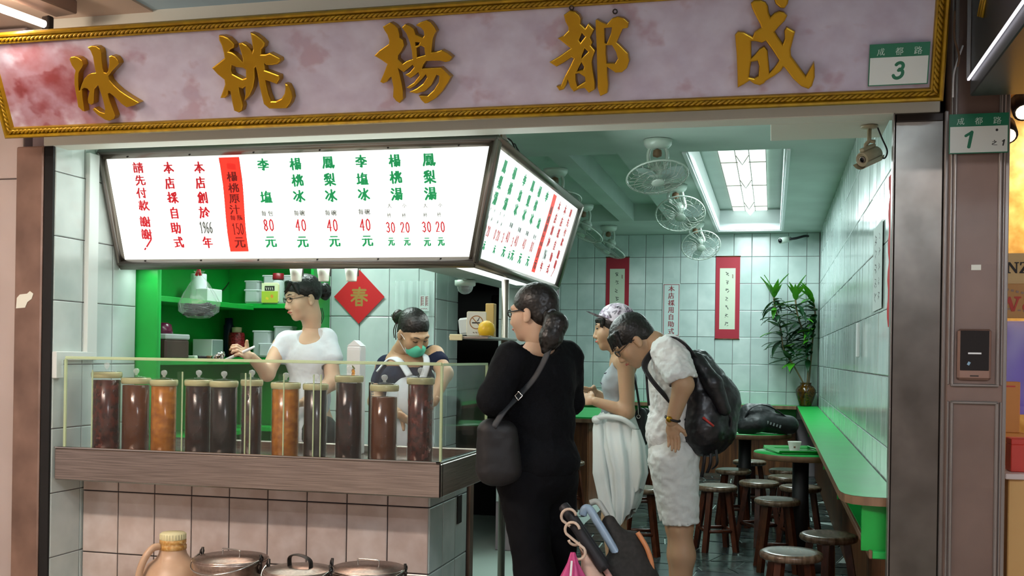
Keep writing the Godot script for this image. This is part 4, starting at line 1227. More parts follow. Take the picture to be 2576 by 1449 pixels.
func pot(called: String, at: Vector3, r: float, h: float, style: int, what: String) -> void:
	var p := thing(called, what, "pot", at, -0.25 + 0.1 * style, "steel pots below the counter")
	turned("body", v2s([0, 0, r - 0.02, 0, r - 0.004, 0.012, r, 0.03, r, h - 0.02, r + 0.006, h - 0.012, r + 0.006, h - 0.004, r - 0.004, h - 0.004]), M.pot_steel, p, 40)
	var lid := turned("lid", v2s([r + 0.002, h - 0.006, r + 0.004, h, r - 0.004, h + 0.004, r - 0.03, h + 0.006, r - 0.035, h + 0.010, 0, h + 0.014]), M.pot_steel, p, 40)
	if style == 1:
		var path := smooth_path([Vector3(-0.045, h + 0.01, 0), Vector3(-0.045, h + 0.045, 0), Vector3(-0.02, h + 0.058, 0), Vector3(0.02, h + 0.055, 0), Vector3(0.05, h + 0.04, 0), Vector3(0.055, h + 0.012, 0)], 5)
		tubed("handle", path, 0.012, M.dark_metal, lid, 8, false, Vector2(1.3, 0.3))
	else:
		var w := 0.048
		tubed("handle", smooth_path([Vector3(-w, h + 0.01, 0), Vector3(-w, h + 0.03, 0), Vector3(-w + 0.008, h + 0.036, 0), Vector3(w - 0.008, h + 0.036, 0), Vector3(w, h + 0.03, 0), Vector3(w, h + 0.01, 0)], 4), 0.0035, M.chrome, lid, 6)
	for s in [-1.0, 1.0]:
		var lug := tubed("lug", [Vector3(s * (r + 0.004), h - 0.05, 0), Vector3(s * (r + 0.012), h - 0.02, 0), Vector3(s * (r + 0.010), h + 0.03, 0)], 0.006, M.dark_metal, p, 6)
		tubed("lug_ring", ring_pts(Vector3(s * (r + 0.014), h + 0.012, 0), 0.011, 10, Vector3.BACK, Vector3.UP), 0.003, M.dark_metal, lug, 5, true)
		turned("wing_nut", v2s([0, -0.006, 0.006, -0.004, 0.006, 0.004, 0, 0.006]), M.dark_metal, lug, 8, Transform3D(Basis(Vector3.BACK, PI / 2), Vector3(s * (r + 0.02), h - 0.005, 0.012)))
	# bail handle folded down over the front
	var bail := []
	for i in 25:
		var a := PI * i / 24.0
		bail.append(Vector3(cos(a) * (r + 0.013), h + 0.012 - 0.055 * sin(a), sin(a) * (r + 0.012)))
	tubed("bail_handle", bail, 0.0035, M.chrome, p, 6)

func jug(at: Vector3) -> void:
	var j := thing("plastic_jug", "cloudy tan plastic jug with a ribbed yellow cap and loop handle", "jug", at, 0.5)
	turned("body", v2s([0, 0, 0.12, 0, 0.14, 0.015, 0.145, 0.06, 0.145, 0.24, 0.14, 0.29, 0.11, 0.34, 0.075, 0.365, 0.062, 0.385, 0.056, 0.41, 0.056, 0.43]), M.plastic_jug, j, 32)
	var st := mb()
	lathe(st, v2s([0.056, 0.405, 0.060, 0.408, 0.060, 0.425, 0.055, 0.43, 0.058, 0.435, 0.058, 0.45, 0.052, 0.452]), 28)
	obj("neck_ring", st, M.jug_cap, j)
	st = mb()
	lathe(st, v2s([0.054, 0.448, 0.056, 0.452, 0.056, 0.476, 0.050, 0.482, 0, 0.483]), 28)
	var cap := obj("cap", st, M.cream, j)
	for i in 28:
		boxed("cap_rib", Vector3(cos(TAU * i / 28) * 0.0565, 0.465, sin(TAU * i / 28) * 0.0565), Vector3(0.003, 0.024, 0.004), M.cream, cap, 0.001, Basis(Vector3.UP, -TAU * i / 28))
	tubed("handle", smooth_path([Vector3(-0.058, 0.425, 0.03), Vector3(-0.085, 0.42, 0.05), Vector3(-0.115, 0.38, 0.07), Vector3(-0.135, 0.32, 0.08), Vector3(-0.135, 0.26, 0.075)], 5), 0.016, M.plastic_jug, j, 10)

# ---------------------------------------------------------------- kitchen behind the counter
func kitchen() -> void:
	var sh := thing("green_shelf", "bright green corner shelving unit behind the counter", "shelf", Vector3.ZERO)
	boxed("front_jamb", Vector3(-3.345, 1.15, -5.012), Vector3(0.33, 2.3, 0.024), M.green, sh, 0.002)
	boxed("side_back", Vector3(-3.50, 1.15, -5.68), Vector3(0.018, 2.3, 1.32), M.green, sh, 0.002)
	boxed("rear_back", Vector3(-3.14, 1.15, -6.335), Vector3(0.72, 2.3, 0.016), M.green, sh, 0.002)
	boxed("rear_jamb", Vector3(-2.79, 1.15, -6.21), Vector3(0.02, 2.3, 0.24), M.green, sh, 0.002)
	for y in [1.578, 1.235, 0.8, 2.05]:
		boxed("side_board", Vector3(-3.34, y, -5.56), Vector3(0.3, 0.03, 1.07), M.green, sh, 0.002)
		boxed("rear_board", Vector3(-3.14, y + 0.012, -6.215), Vector3(0.7, 0.03, 0.232), M.green, sh, 0.002)
	boxed("front_strip", Vector3(-3.186, 1.15, -5.03), Vector3(0.012, 2.3, 0.02), M.green_top, sh, 0.002)
	# trunking on the side wall
	var tk := thing("cable_trunking", "white cable trunking stepping down the tiled side wall", "trunking", Vector3(-3.29, 0, 0))
	boxed("vertical_run", Vector3(0, 1.77, -4.59), Vector3(0.024, 1.0, 0.08), M.trunking, tk, 0.003)
	boxed("level_run", Vector3(0, 1.266, -4.475), Vector3(0.026, 0.042, 0.31), M.trunking, tk, 0.003)
	boxed("drop_run", Vector3(0, 1.205, -4.348), Vector3(0.026, 0.09, 0.055), M.trunking, tk, 0.003)
	# items on the left boards
	var bx := thing("brown_tub", "dark brown plastic tub with a clear lid on the lower green shelf", "tub", Vector3(-3.27, 1.251, -5.25))
	boxed("tub", Vector3(0, 0.055, 0), Vector3(0.13, 0.11, 0.24), sm("tub_brown", hexc("4c3a34"), 0.45), bx, 0.01)
	boxed("lid", Vector3(0, 0.125, 0), Vector3(0.135, 0.03, 0.245), M.frosted, bx, 0.006)
	var bowl := sm("purple_bowl", hexc("5b1638"), 0.25)
	tag(turned("purple_bowl", v2s([0.03, 0.002, 0.055, 0.0, 0.052, 0.02, 0.046, 0.05, 0.028, 0.06, 0, 0.06]), bowl, null, 24, Transform3D(Basis(), Vector3(-3.27, 1.392, -5.2))), "glossy purple bowl upside down on the brown tub", "bowl")
	tag(turned("purple_cup", v2s([0.024, 0.0, 0.03, 0.0, 0.032, 0.02, 0.026, 0.045, 0, 0.046]), bowl, null, 20, Transform3D(Basis(), Vector3(-3.33, 1.392, -5.14))), "small purple cup behind the purple bowl", "cup")
	var pr := sm("roll_white", hexc("e8eef2"), 0.7)
	var pt := thing("paper_towel_holder", "white paper towel roll standing behind a white box on the upper green shelf", "dispenser", Vector3(-3.36, 1.593, -5.72))
	turned("roll", v2s([0, 0, 0.045, 0, 0.047, 0.004, 0.047, 0.165, 0.045, 0.17, 0, 0.17]), pr, pt, 24)
	boxed("box", Vector3(0.06, 0.04, -0.02), Vector3(0.08, 0.08, 0.17), M.white_plastic, pt, 0.004)
	tag(boxed("tape_scrap", Vector3(-3.486, 1.68, -5.16), Vector3(0.004, 0.05, 0.03), M.paper, null, 0.001, Basis(Vector3.RIGHT, 0.4)), "scrap of white tape stuck inside the green shelf", "tape")
	# hanging bag of straws
	var bg := thing("straw_bag", "clear plastic bag of black straws hanging from a red tie", "bag", Vector3(-3.05, 1.475, -5.2))
	var bagm := sm("bag_film", Color(0.92, 0.95, 0.94, 0.06), 0.22)
	bagm.metallic_specular = 0.35
	bagm.transparency = BaseMaterial3D.TRANSPARENCY_ALPHA
	var st := mb()
	var prof := [[0.0, 0.0], [0.06, 0.005], [0.105, 0.04], [0.112, 0.085], [0.085, 0.14], [0.05, 0.195], [0.022, 0.228], [0.014, 0.24], [0.03, 0.262]]
	for i in prof.size() - 1:
		for k in 40:
			var pts := []
			for q in [[i, k], [i, k + 1], [i + 1, k + 1], [i + 1, k]]:
				var a: float = TAU * q[1] / 40.0
				var rr: float = prof[q[0]][0] * (1.0 + 0.09 * sin(a * 9.0 + q[0]))
				pts.append(Vector3(cos(a) * rr, prof[q[0]][1], -sin(a) * rr * 0.8))
			st.set_smooth_group(1)
			quad(st, pts[0], pts[1], pts[2], pts[3])
	obj("film", st, bagm, bg)
	st = mb()
	for i in 90:
		var a := rng.randf_range(-0.6, 0.6) + (PI if i % 2 else 0.0)
		var c := Vector3(rng.randf_range(-0.035, 0.035), 0.02 + 0.06 * rng.randf(), rng.randf_range(-0.05, 0.05))
		var l := rng.randf_range(0.035, 0.055)
		var d := Vector3(cos(a), rng.randf_range(-0.25, 0.25), sin(a) * 0.6).normalized()
		tube(st, [c - d * l, c + d * l], 0.004, 5)
	var straws := obj("straws", st, M.black, bg)
	straws.set_meta("kind", "stuff")
	tubed("tie", [Vector3(-0.012, 0.235, 0.012), Vector3(0.0, 0.285, 0.004), Vector3(0.012, 0.237, 0.012)], 0.009, M.red_strip, bg, 6)
	tubed("cord", [Vector3(0, 0.26, 0), Vector3(0.004, 0.29, 0), Vector3(0.02, 0.33, 0.01)], 0.002, M.dark_metal, bg, 4)
	# items on the rear boards
	tag(turned("blue_bottle", v2s([0, 0, 0.03, 0, 0.032, 0.006, 0.032, 0.2, 0.026, 0.21, 0.026, 0.25, 0, 0.252]), sm("navy", hexc("141d3a"), 0.3), null, 20, Transform3D(Basis(), Vector3(-3.42, 1.265, -6.2))), "tall navy bottle in the shelf corner", "bottle")
	var mg := thing("patterned_tin", "red and white patterned round tin with a pale lid", "tin", Vector3(-3.34, 1.265, -6.16))
	tri_tex(sm("tin_pattern", hexc("a8323a"), 0.3), noise_tex(51, 0.16, Color(0.5, 0.1, 0.15), Color(1.3, 1.6, 1.5), 64, 1), 6.0)
	turned("body", v2s([0, 0, 0.048, 0, 0.052, 0.01, 0.052, 0.1, 0.048, 0.115, 0, 0.115]), M.tin_pattern, mg, 24)
	boxed("stand", Vector3(0, 0.07, 0), Vector3(0.01, 0.14, 0.01), M.cream, mg, 0.002)
	turned("lid", v2s([0, 0.115, 0.03, 0.115, 0.032, 0.14, 0, 0.142]), M.cream, mg, 20)
	mg.scale = Vector3(1, 1.35, 1)
	var wb := thing("white_carton_box", "white cardboard box on the lower green shelf by the ladle", "box", Vector3(-3.36, 1.251, -5.84))
	boxed("carton", Vector3(0, 0.06, 0), Vector3(0.13, 0.12, 0.13), M.white_plastic, wb, 0.002)
	boxed("grey_side", Vector3(0.067, 0.06, 0), Vector3(0.003, 0.11, 0.12), sm("print_grey", hexc("8d9a99"), 0.6), wb, 0.0)
	var names := ["clear plastic tub leaning at the end of the lower shelf", "frosted food box standing upright on the lower shelf", "small frosted box before the upright food boxes"]
	var spec := [[Vector3(-3.16, 1.265, -6.19), Vector3(0.12, 0.17, 0.1)], [Vector3(-3.02, 1.265, -6.2), Vector3(0.12, 0.2, 0.1)], [Vector3(-3.10, 1.265, -6.12), Vector3(0.11, 0.09, 0.05)]]
	for i in 3:
		var q := thing("plastic_container", names[i], "container", spec[i][0], 0.1 * i, "plastic containers on the green shelves")
		boxed("box", Vector3(0, spec[i][1].y / 2, 0), spec[i][1], M.frosted, q, 0.012)
		boxed("lid", Vector3(0, spec[i][1].y - 0.006, 0), spec[i][1] * Vector3(1.04, 0, 1.04) + Vector3(0, 0.012, 0), M.frosted, q, 0.004)
	var up := [["plastic_container", "stack of grey plastic trays at the back of the upper shelf", Vector3(-3.08, 1.607, -6.285), Vector3(0.26, 0.19, 0.07)], ["plastic_container", "cloudy plastic tub in the corner of the upper shelf", Vector3(-3.23, 1.607, -6.18), Vector3(0.1, 0.09, 0.09)], ["plastic_container", "upright grey plastic box on the upper shelf beside the bag", Vector3(-3.29, 1.607, -6.28), Vector3(0.1, 0.155, 0.06)]]
	for u in up:
		var q := thing(u[0], u[1], "container", u[2], 0.0, "plastic containers on the green shelves")
		boxed("box", Vector3(0, u[3].y / 2, 0), u[3], M.frosted, q, 0.012)
		boxed("lid", Vector3(0, u[3].y - 0.006, 0), u[3] * Vector3(1.04, 0, 1.04) + Vector3(0, 0.012, 0), M.frosted, q, 0.004)
	var jim := Image.create(96, 96, false, Image.FORMAT_RGB8)
	jim.fill(hexc("a9c23a"))
	jim.fill_rect(Rect2i(0, 0, 96, 40), hexc("d9dfb5"))
	jim.fill_rect(Rect2i(18, 14, 58, 24), hexc("23231c"))
	for i in 4:
		stroke(jim, Vector2(26 + i * 12, 22), Vector2(30 + i * 12, 32), 2, hexc("e6e2d0"))
	stroke(jim, Vector2(60, 64), Vector2(62, 66), 8, hexc("d98a35"))
	stroke(jim, Vector2(30, 74), Vector2(36, 76), 6, hexc("e0c63a"))
	var sn := thing("snack_packet", "yellow green food packet with a dark label on the upper green shelf", "packet", Vector3(-3.08, 1.607, -6.11))
	boxed("packet", Vector3(0, 0.065, 0), Vector3(0.115, 0.13, 0.03), M.cream, sn, 0.012)
	sheet("label_print", 0.112, 0.124, 0.001, printed("packet_print", jim), sn, Transform3D(Basis(), Vector3(0, 0.065, 0.015)), M.cream)
	var rj := thing("red_lid_jar", "small jar with a dark red cap behind the food packet", "jar", Vector3(-3.07, 1.607, -6.19))
	turned("body", v2s([0, 0, 0.035, 0, 0.037, 0.01, 0.037, 0.14, 0.03, 0.155, 0, 0.155]), M.frosted, rj, 20)
	turned("cap", v2s([0, 0.155, 0.036, 0.155, 0.037, 0.16, 0.035, 0.195, 0, 0.198]), sm("cap_red", hexc("7e1420"), 0.4), rj, 20)
	tag(tubed("wall_cable", smooth_path([Vector3(-3.36, 1.62, -5.72), Vector3(-3.35, 1.64, -5.9), Vector3(-3.4, 1.70, -6.1), Vector3(-3.45, 1.75, -6.25)], 5), 0.004, M.dark_metal, null, 5), "thin dark cable sagging across the upper green shelf", "cable")
	# small dishes in front of the tub
	for i in 3:
		tag(boxed("sachet", Vector3(-3.25 + 0.03 * i, 1.262, -5.48 - 0.05 * i), Vector3(0.05, 0.02, 0.035), [M.paper, M.black, M.wood_edge][i], null, 0.004, Basis(Vector3.UP, 0.7 * i)), ["white sachet", "black sachet", "brown sachet"][i] + " lying on the lower green shelf near the tub", "sachet", "sachets on the lower shelf")
	# paper cups on display under the lightbox
	for i in 3:
		var c := thing("display_cup", ["paper display cup hung above the woman's forehead", "paper display cup hung above the woman's hair bun", "paper display cup hung over the tip of the red diamond"][i], "cup", Vector3(-2.355 + 0.15 * i, 1.66, -4.95), 0, "paper cups hanging under the menu lightbox")
		turned("cup", v2s([0, 0.0, 0.024, 0.0, 0.026, 0.003, 0.035, 0.068, 0.037, 0.070, 0.035, 0.072, 0.033, 0.070]), M.paper, c, 24)
		boxed("wire_hook", Vector3(0.036, 0.05, 0.0), Vector3(0.003, 0.05, 0.008), M.dark_metal, c, 0.0)
	# red diamond poster
	var dim := Image.create(256, 256, false, Image.FORMAT_RGB8)
	dim.fill(hexc("c4161d"))
	var rot := Image.create(256, 256, false, Image.FORMAT_RGB8)
	rot.fill(hexc("c4161d"))
	for s: Array in STROKES["春"]:
		for i in range(0, s.size() - 2, 2):
			var a := (Vector2(s[i], s[i + 1]) - Vector2(50, 50)) * 1.25
			var b := (Vector2(s[i + 2], s[i + 3]) - Vector2(50, 50)) * 1.25
			stroke(rot, Vector2(128, 128) + a.rotated(PI / 4), Vector2(128, 128) + b.rotated(PI / 4), 7.5, hexc("9a7a38"))
	# the sheet is turned 45 degrees, so the character is drawn turned back
	tag(sheet("spring_poster", 0.245, 0.245, 0.002, printed("diamond_print", rot), null, Transform3D(Basis(Vector3.BACK, PI / 4), Vector3(-2.578, 1.662, -6.342)), M.red_paper), "red diamond poster with a brush character on the kitchen tiles", "poster")
	# plastic sheet notice hung on the kitchen wall
	var nt := thing("hanging_sheet", "clear plastic curtain with a small red notice behind the masked woman", "plastic sheet", Vector3(-2.19, 0.9, -6.3))
	var cur := sm("curtain_film", Color(0.86, 0.92, 0.91, 0.35), 0.3)
	cur.transparency = BaseMaterial3D.TRANSPARENCY_ALPHA
	st = mb()
	for i in 24:
		var xa := -0.13 + 0.26 * i / 24.0
		var xb := -0.13 + 0.26 * (i + 1) / 24.0
		quad(st, Vector3(xa, 0, 0.006 * sin(i * 1.3)), Vector3(xb, 0, 0.006 * sin((i + 1) * 1.3)), Vector3(xb, 0.86, 0.006 * sin((i + 1) * 1.3)), Vector3(xa, 0.86, 0.006 * sin(i * 1.3)))
	obj("film", st, cur, nt)
	var nim := Image.create(64, 96, false, Image.FORMAT_RGB8)
	nim.fill(hexc("c3d0cd"))
	for k in 2:
		for i in 6:
			stroke(nim, Vector2(14 + 30 * k, 12 + i * 9), Vector2(28 + 28 * k, 10 + i * 10), 1.8, hexc("7a2a30"))
		stroke(nim, Vector2(12 + 30 * k, 10), Vector2(12 + 30 * k, 64), 2, hexc("7a2a30"))
	for i in 4:
		stroke(nim, Vector2(12 + 11 * i, 80), Vector2(18 + 11 * i, 84), 1.6, hexc("7a3a40"))
	sheet("notice", 0.065, 0.1, 0.001, printed("notice_print", nim), nt, Transform3D(Basis(), Vector3(0.07, 0.72, 0.012)))
	# dome camera under the lightbox
	var dc := thing("dome_camera", "small dome security camera under the lightbox corner", "camera", Vector3(-1.77, 1.742, -6.0))
	turned("base", v2s([0, -0.002, 0.062, -0.002, 0.062, -0.03, 0.055, -0.036, 0, -0.036]), M.fan_white, dc, 24)
	turned("dome", v2s([0, -0.085, 0.022, -0.08, 0.04, -0.066, 0.048, -0.045, 0.048, -0.034]), M.clear_plastic, dc, 20)
	turned("camera_eye", v2s([0, -0.074, 0.016, -0.07, 0.026, -0.055, 0.026, -0.036, 0, -0.036]), M.lens, dc, 16)
	# steel post with a little shelf
	var po := thing("steel_stand", "slim steel pole with a narrow shelf for the no smoking sign", "stand", Vector3(-1.41, 0.0, -5.55))
	tubed("pole", [Vector3(0, 0.01, 0), Vector3(0, 1.71, 0)], 0.02, M.steel_frame, po, 10)
	boxed("shelf_plate", Vector3(-0.03, 1.385, 0.30), Vector3(0.2, 0.012, 0.6), M.steel_frame, po, 0.002)
	boxed("end_tag", Vector3(-0.09, 1.385, 0.61), Vector3(0.065, 0.03, 0.01), M.cream, po, 0.003)
	boxed("foot", Vector3(0, 0.006, 0), Vector3(0.09, 0.012, 0.09), M.steel_frame, po, 0.002)
	var sim := Image.create(160, 200, false, Image.FORMAT_RGB8)
	sim.fill(hexc("cdd6cf"))
	var oc := hexc("8a6136")
	for i in 40:
		stroke(sim, Vector2(80, 88) + Vector2.from_angle(TAU * i / 40) * 54, Vector2(80, 88) + Vector2.from_angle(TAU * (i + 1) / 40) * 54, 4, oc)
	stroke(sim, Vector2(46, 50), Vector2(116, 128), 4, oc)
	stroke(sim, Vector2(48, 92), Vector2(104, 92), 6, hexc("2a2c2a"))
	for i in 4:
		stroke(sim, Vector2(84 + 6 * i, 78 - 8 * i), Vector2(96 + 3 * i, 72 - 8 * i), 3, hexc("3c3f4a"))
	for i in 3:
		stroke(sim, Vector2(54 + 22 * i, 172), Vector2(62 + 22 * i, 176), 4, hexc("6d6f63"))
	var ns := thing("no_smoking_sign", "small white no smoking sign standing on the narrow steel shelf", "sign", Vector3(-1.42, 1.392, -5.02), 0.2)
	boxed("block", Vector3(0, 0.062, -0.013), Vector3(0.098, 0.122, 0.022), M.cream, ns, 0.006)
	sheet("face", 0.094, 0.118, 0.001, printed("no_smoking_print", sim), ns, Transform3D(Basis(), Vector3(0, 0.062, -0.002)), M.cream)
	tag(boxed("napkin_pack", Vector3(-1.47, 1.447, -5.1), Vector3(0.12, 0.085, 0.05), M.frosted, null, 0.01, Basis(Vector3.BACK, 0.12)), "grey napkin pack leaning behind the no smoking sign", "napkins")
	tag(boxed("straw_box", Vector3(-1.395, 1.478, -5.2), Vector3(0.045, 0.17, 0.05), sm("box_tan", hexc("a58b4c"), 0.6), null, 0.003), "tan upright box behind the no smoking sign", "box")
	var dl := thing("yellow_ornament", "little round yellow ornament on the narrow steel shelf", "ornament", Vector3(-1.36, 1.392, -4.99))
	turned("body", v2s([0, 0, 0.035, 0.004, 0.043, 0.03, 0.036, 0.06, 0.015, 0.075, 0, 0.077]), sm("toy_yellow", hexc("d8b21e"), 0.4), dl, 18)
	boxed("base", Vector3(0, 0.004, 0), Vector3(0.05, 0.008, 0.05), M.white_plastic, dl, 0.002)
	# electrics on top of the lightbox
	var el := thing("lightbox_wiring", "bundle of wires and brown brackets on top of the lightbox corner", "wiring", Vector3(-1.30, 2.29, -4.85))
	for i in 5:
		var z := -0.06 * i
		tubed("wire", smooth_path([Vector3(-0.05, 0, z), Vector3(-0.02 + 0.01 * i, 0.07, z - 0.05), Vector3(0.03, 0.05 + 0.012 * (i % 3), z - 0.1), Vector3(0.04, 0.02, z - 0.16), Vector3(0.0, 0.0, z - 0.22)], 5), 0.004, [M.black, M.white_plastic, M.dark_metal, M.white_plastic, M.black][i], el, 5)
	boxed("bracket", Vector3(0.02, 0.05, -0.16), Vector3(0.012, 0.05, 0.2), M.wood_edge, el, 0.002, Basis(Vector3.RIGHT, -0.3))
	boxed("bracket", Vector3(0.03, 0.015, -0.75), Vector3(0.03, 0.02, 0.9), M.wood_edge, el, 0.002)

# ---------------------------------------------------------------- the eating room
func stool_model(called: String, label: String, at: Vector3, turn: float) -> Node3D:
	var s := thing(called, label, "stool", at, turn, "round wooden stools")
	turned("seat", v2s([0, 0.405, 0.125, 0.405, 0.137, 0.412, 0.141, 0.424, 0.138, 0.436, 0.126, 0.442, 0.10, 0.440, 0.0, 0.436]), M.stool_seat, s, 32)
	for k in 4:
		var a := TAU * k / 4 + PI / 4
		var d := Vector3(cos(a), 0, sin(a))
		var top := d * 0.088 + Vector3(0, 0.408, 0)
		var foot := d * 0.152
		var st := mb()
		var bs := Basis(Vector3.UP, -a)
		var axis := (top - foot)
		var w := 0.017
		var pts := []
		for e in [foot, top]:
			for q in [[-1, -1], [1, -1], [1, 1], [-1, 1]]:
				pts.append(e + bs * Vector3(q[0] * w, 0, q[1] * w))
		for i in 4:
			var j := (i + 1) % 4
			quad(st, pts[j], pts[i], pts[4 + i], pts[4 + j])
		quad(st, pts[0], pts[1], pts[2], pts[3])
		obj("leg", st, M.stool_leg, s)
		var y := 0.14
		var f := y / 0.408
		var p0 := foot.lerp(top, f)
		var a2 := TAU * (k + 1) / 4 + PI / 4
		var d2 := Vector3(cos(a2), 0, sin(a2))
		var p1 := (d2 * 0.152).lerp(d2 * 0.088 + Vector3(0, 0.408, 0), f)
		tubed("stretcher", [p0, p1], 0.013, M.stool_leg, s, 6)
	return s

func fan_model(label: String, mount: Vector3, axis: Vector3, drop := 0.2, lean := Vector3.ZERO) -> void:
	var f := thing("ceiling_fan", label, "fan", mount, 0, "orbiting ceiling fans")
	turned("mount_plate", v2s([0, -0.06, 0.05, -0.06, 0.075, -0.05, 0.09, -0.03, 0.095, -0.002, 0, -0.002]), M.fan_white, f, 28)
	var c := Vector3(0, -drop, 0) + lean
	for s in [-1.0, 1.0]:
		tubed("arm", smooth_path([Vector3(0.05 * s, -0.05, 0), Vector3(0.062 * s, -0.10, 0.0), c * 0.75 + Vector3(0.05 * s, 0, 0), c * 0.85 + Vector3(0.03 * s, 0, 0)], 4), 0.012, M.fan_white, f, 8)
	axis = axis.normalized()
	var u := axis.cross(Vector3.FORWARD if absf(axis.z) < 0.9 else Vector3.UP).normalized()
	var v := axis.cross(u)
	var xf := Transform3D(Basis(u, axis, -v), c)
	turned("motor", v2s([0, -0.11, 0.03, -0.105, 0.05, -0.085, 0.055, -0.05, 0.05, -0.02, 0.02, -0.008, 0, -0.005]), M.fan_white, f, 20, xf)
	turned("swivel", v2s([0, -0.03, 0.028, -0.02, 0.03, 0.0, 0.026, 0.02, 0, 0.03]), M.wood_edge, f, 12, Transform3D(Basis(), Vector3(0, -0.09, 0.02)))
	# cage of wires: front and rear
	var cage := mesh_part("cage", f)
	var st := mb()
	tube(st, ring_pts(Vector3.ZERO, 0.2, 36), 0.0065, 6, true)
	obj("rim", st, M.fan_white, cage)
	st = mb()
	for k in 26:
		var t := TAU * k / 26
		var tw := t + 0.45
		var d := Vector3(cos(t), 0, sin(t))
		var d2 := Vector3(cos(tw), 0, sin(tw))
		tube(st, [d2 * 0.04 + Vector3(0, 0.045, 0), (d + d2).normalized() * 0.13 + Vector3(0, 0.042, 0), d * 0.185 + Vector3(0, 0.022, 0), d * 0.2], 0.0017, 4)
	for r in [0.1, 0.155]:
		tube(st, ring_pts(Vector3(0, 0.041, 0), r, 28), 0.0017, 4, true)
	obj("front_wires", st, M.fan_wire, cage)
	st = mb()
	for k in 16:
		var t := TAU * k / 16
		var d := Vector3(cos(t), 0, sin(t))
		tube(st, [d * 0.045 + Vector3(0, -0.05, 0), d * 0.15 + Vector3(0, -0.04, 0), d * 0.2], 0.0017, 4)
	tube(st, ring_pts(Vector3(0, -0.043, 0), 0.12, 28), 0.0017, 4, true)
	obj("rear_wires", st, M.fan_wire, cage)
	turned("badge", v2s([0, 0.05, 0.038, 0.05, 0.044, 0.045, 0.044, 0.038, 0, 0.036]), M.fan_white, cage, 20)
	cage.transform = xf
	for k in 3:
		st = mb()
		var t := TAU * k / 3
		var d := Vector3(cos(t), 0, sin(t))
		var e := Vector3(-sin(t), 0, cos(t))
		var p := [d * 0.03 - e * 0.02 + Vector3(0, -0.01, 0), d * 0.1 - e * 0.06 + Vector3(0, -0.018, 0), d * 0.175 - e * 0.05 + Vector3(0, -0.014, 0), d * 0.182 + e * 0.03 + Vector3(0, 0.016, 0), d * 0.11 + e * 0.045 + Vector3(0, 0.018, 0), d * 0.03 + e * 0.02 + Vector3(0, 0.01, 0)]
		for i in range(1, 5):
			tri(st, p[0], p[i], p[i + 1])
			tri(st, p[0] + Vector3(0, -0.002, 0), p[i + 1] + Vector3(0, -0.002, 0), p[i] + Vector3(0, -0.002, 0))
		obj("blade", st, M.fan_blade, f).transform = xf

func mesh_part(called: String, parent: Node3D) -> Node3D:
	var o := Node3D.new()
	o.name = called
	parent.add_child(o, true)
	return o

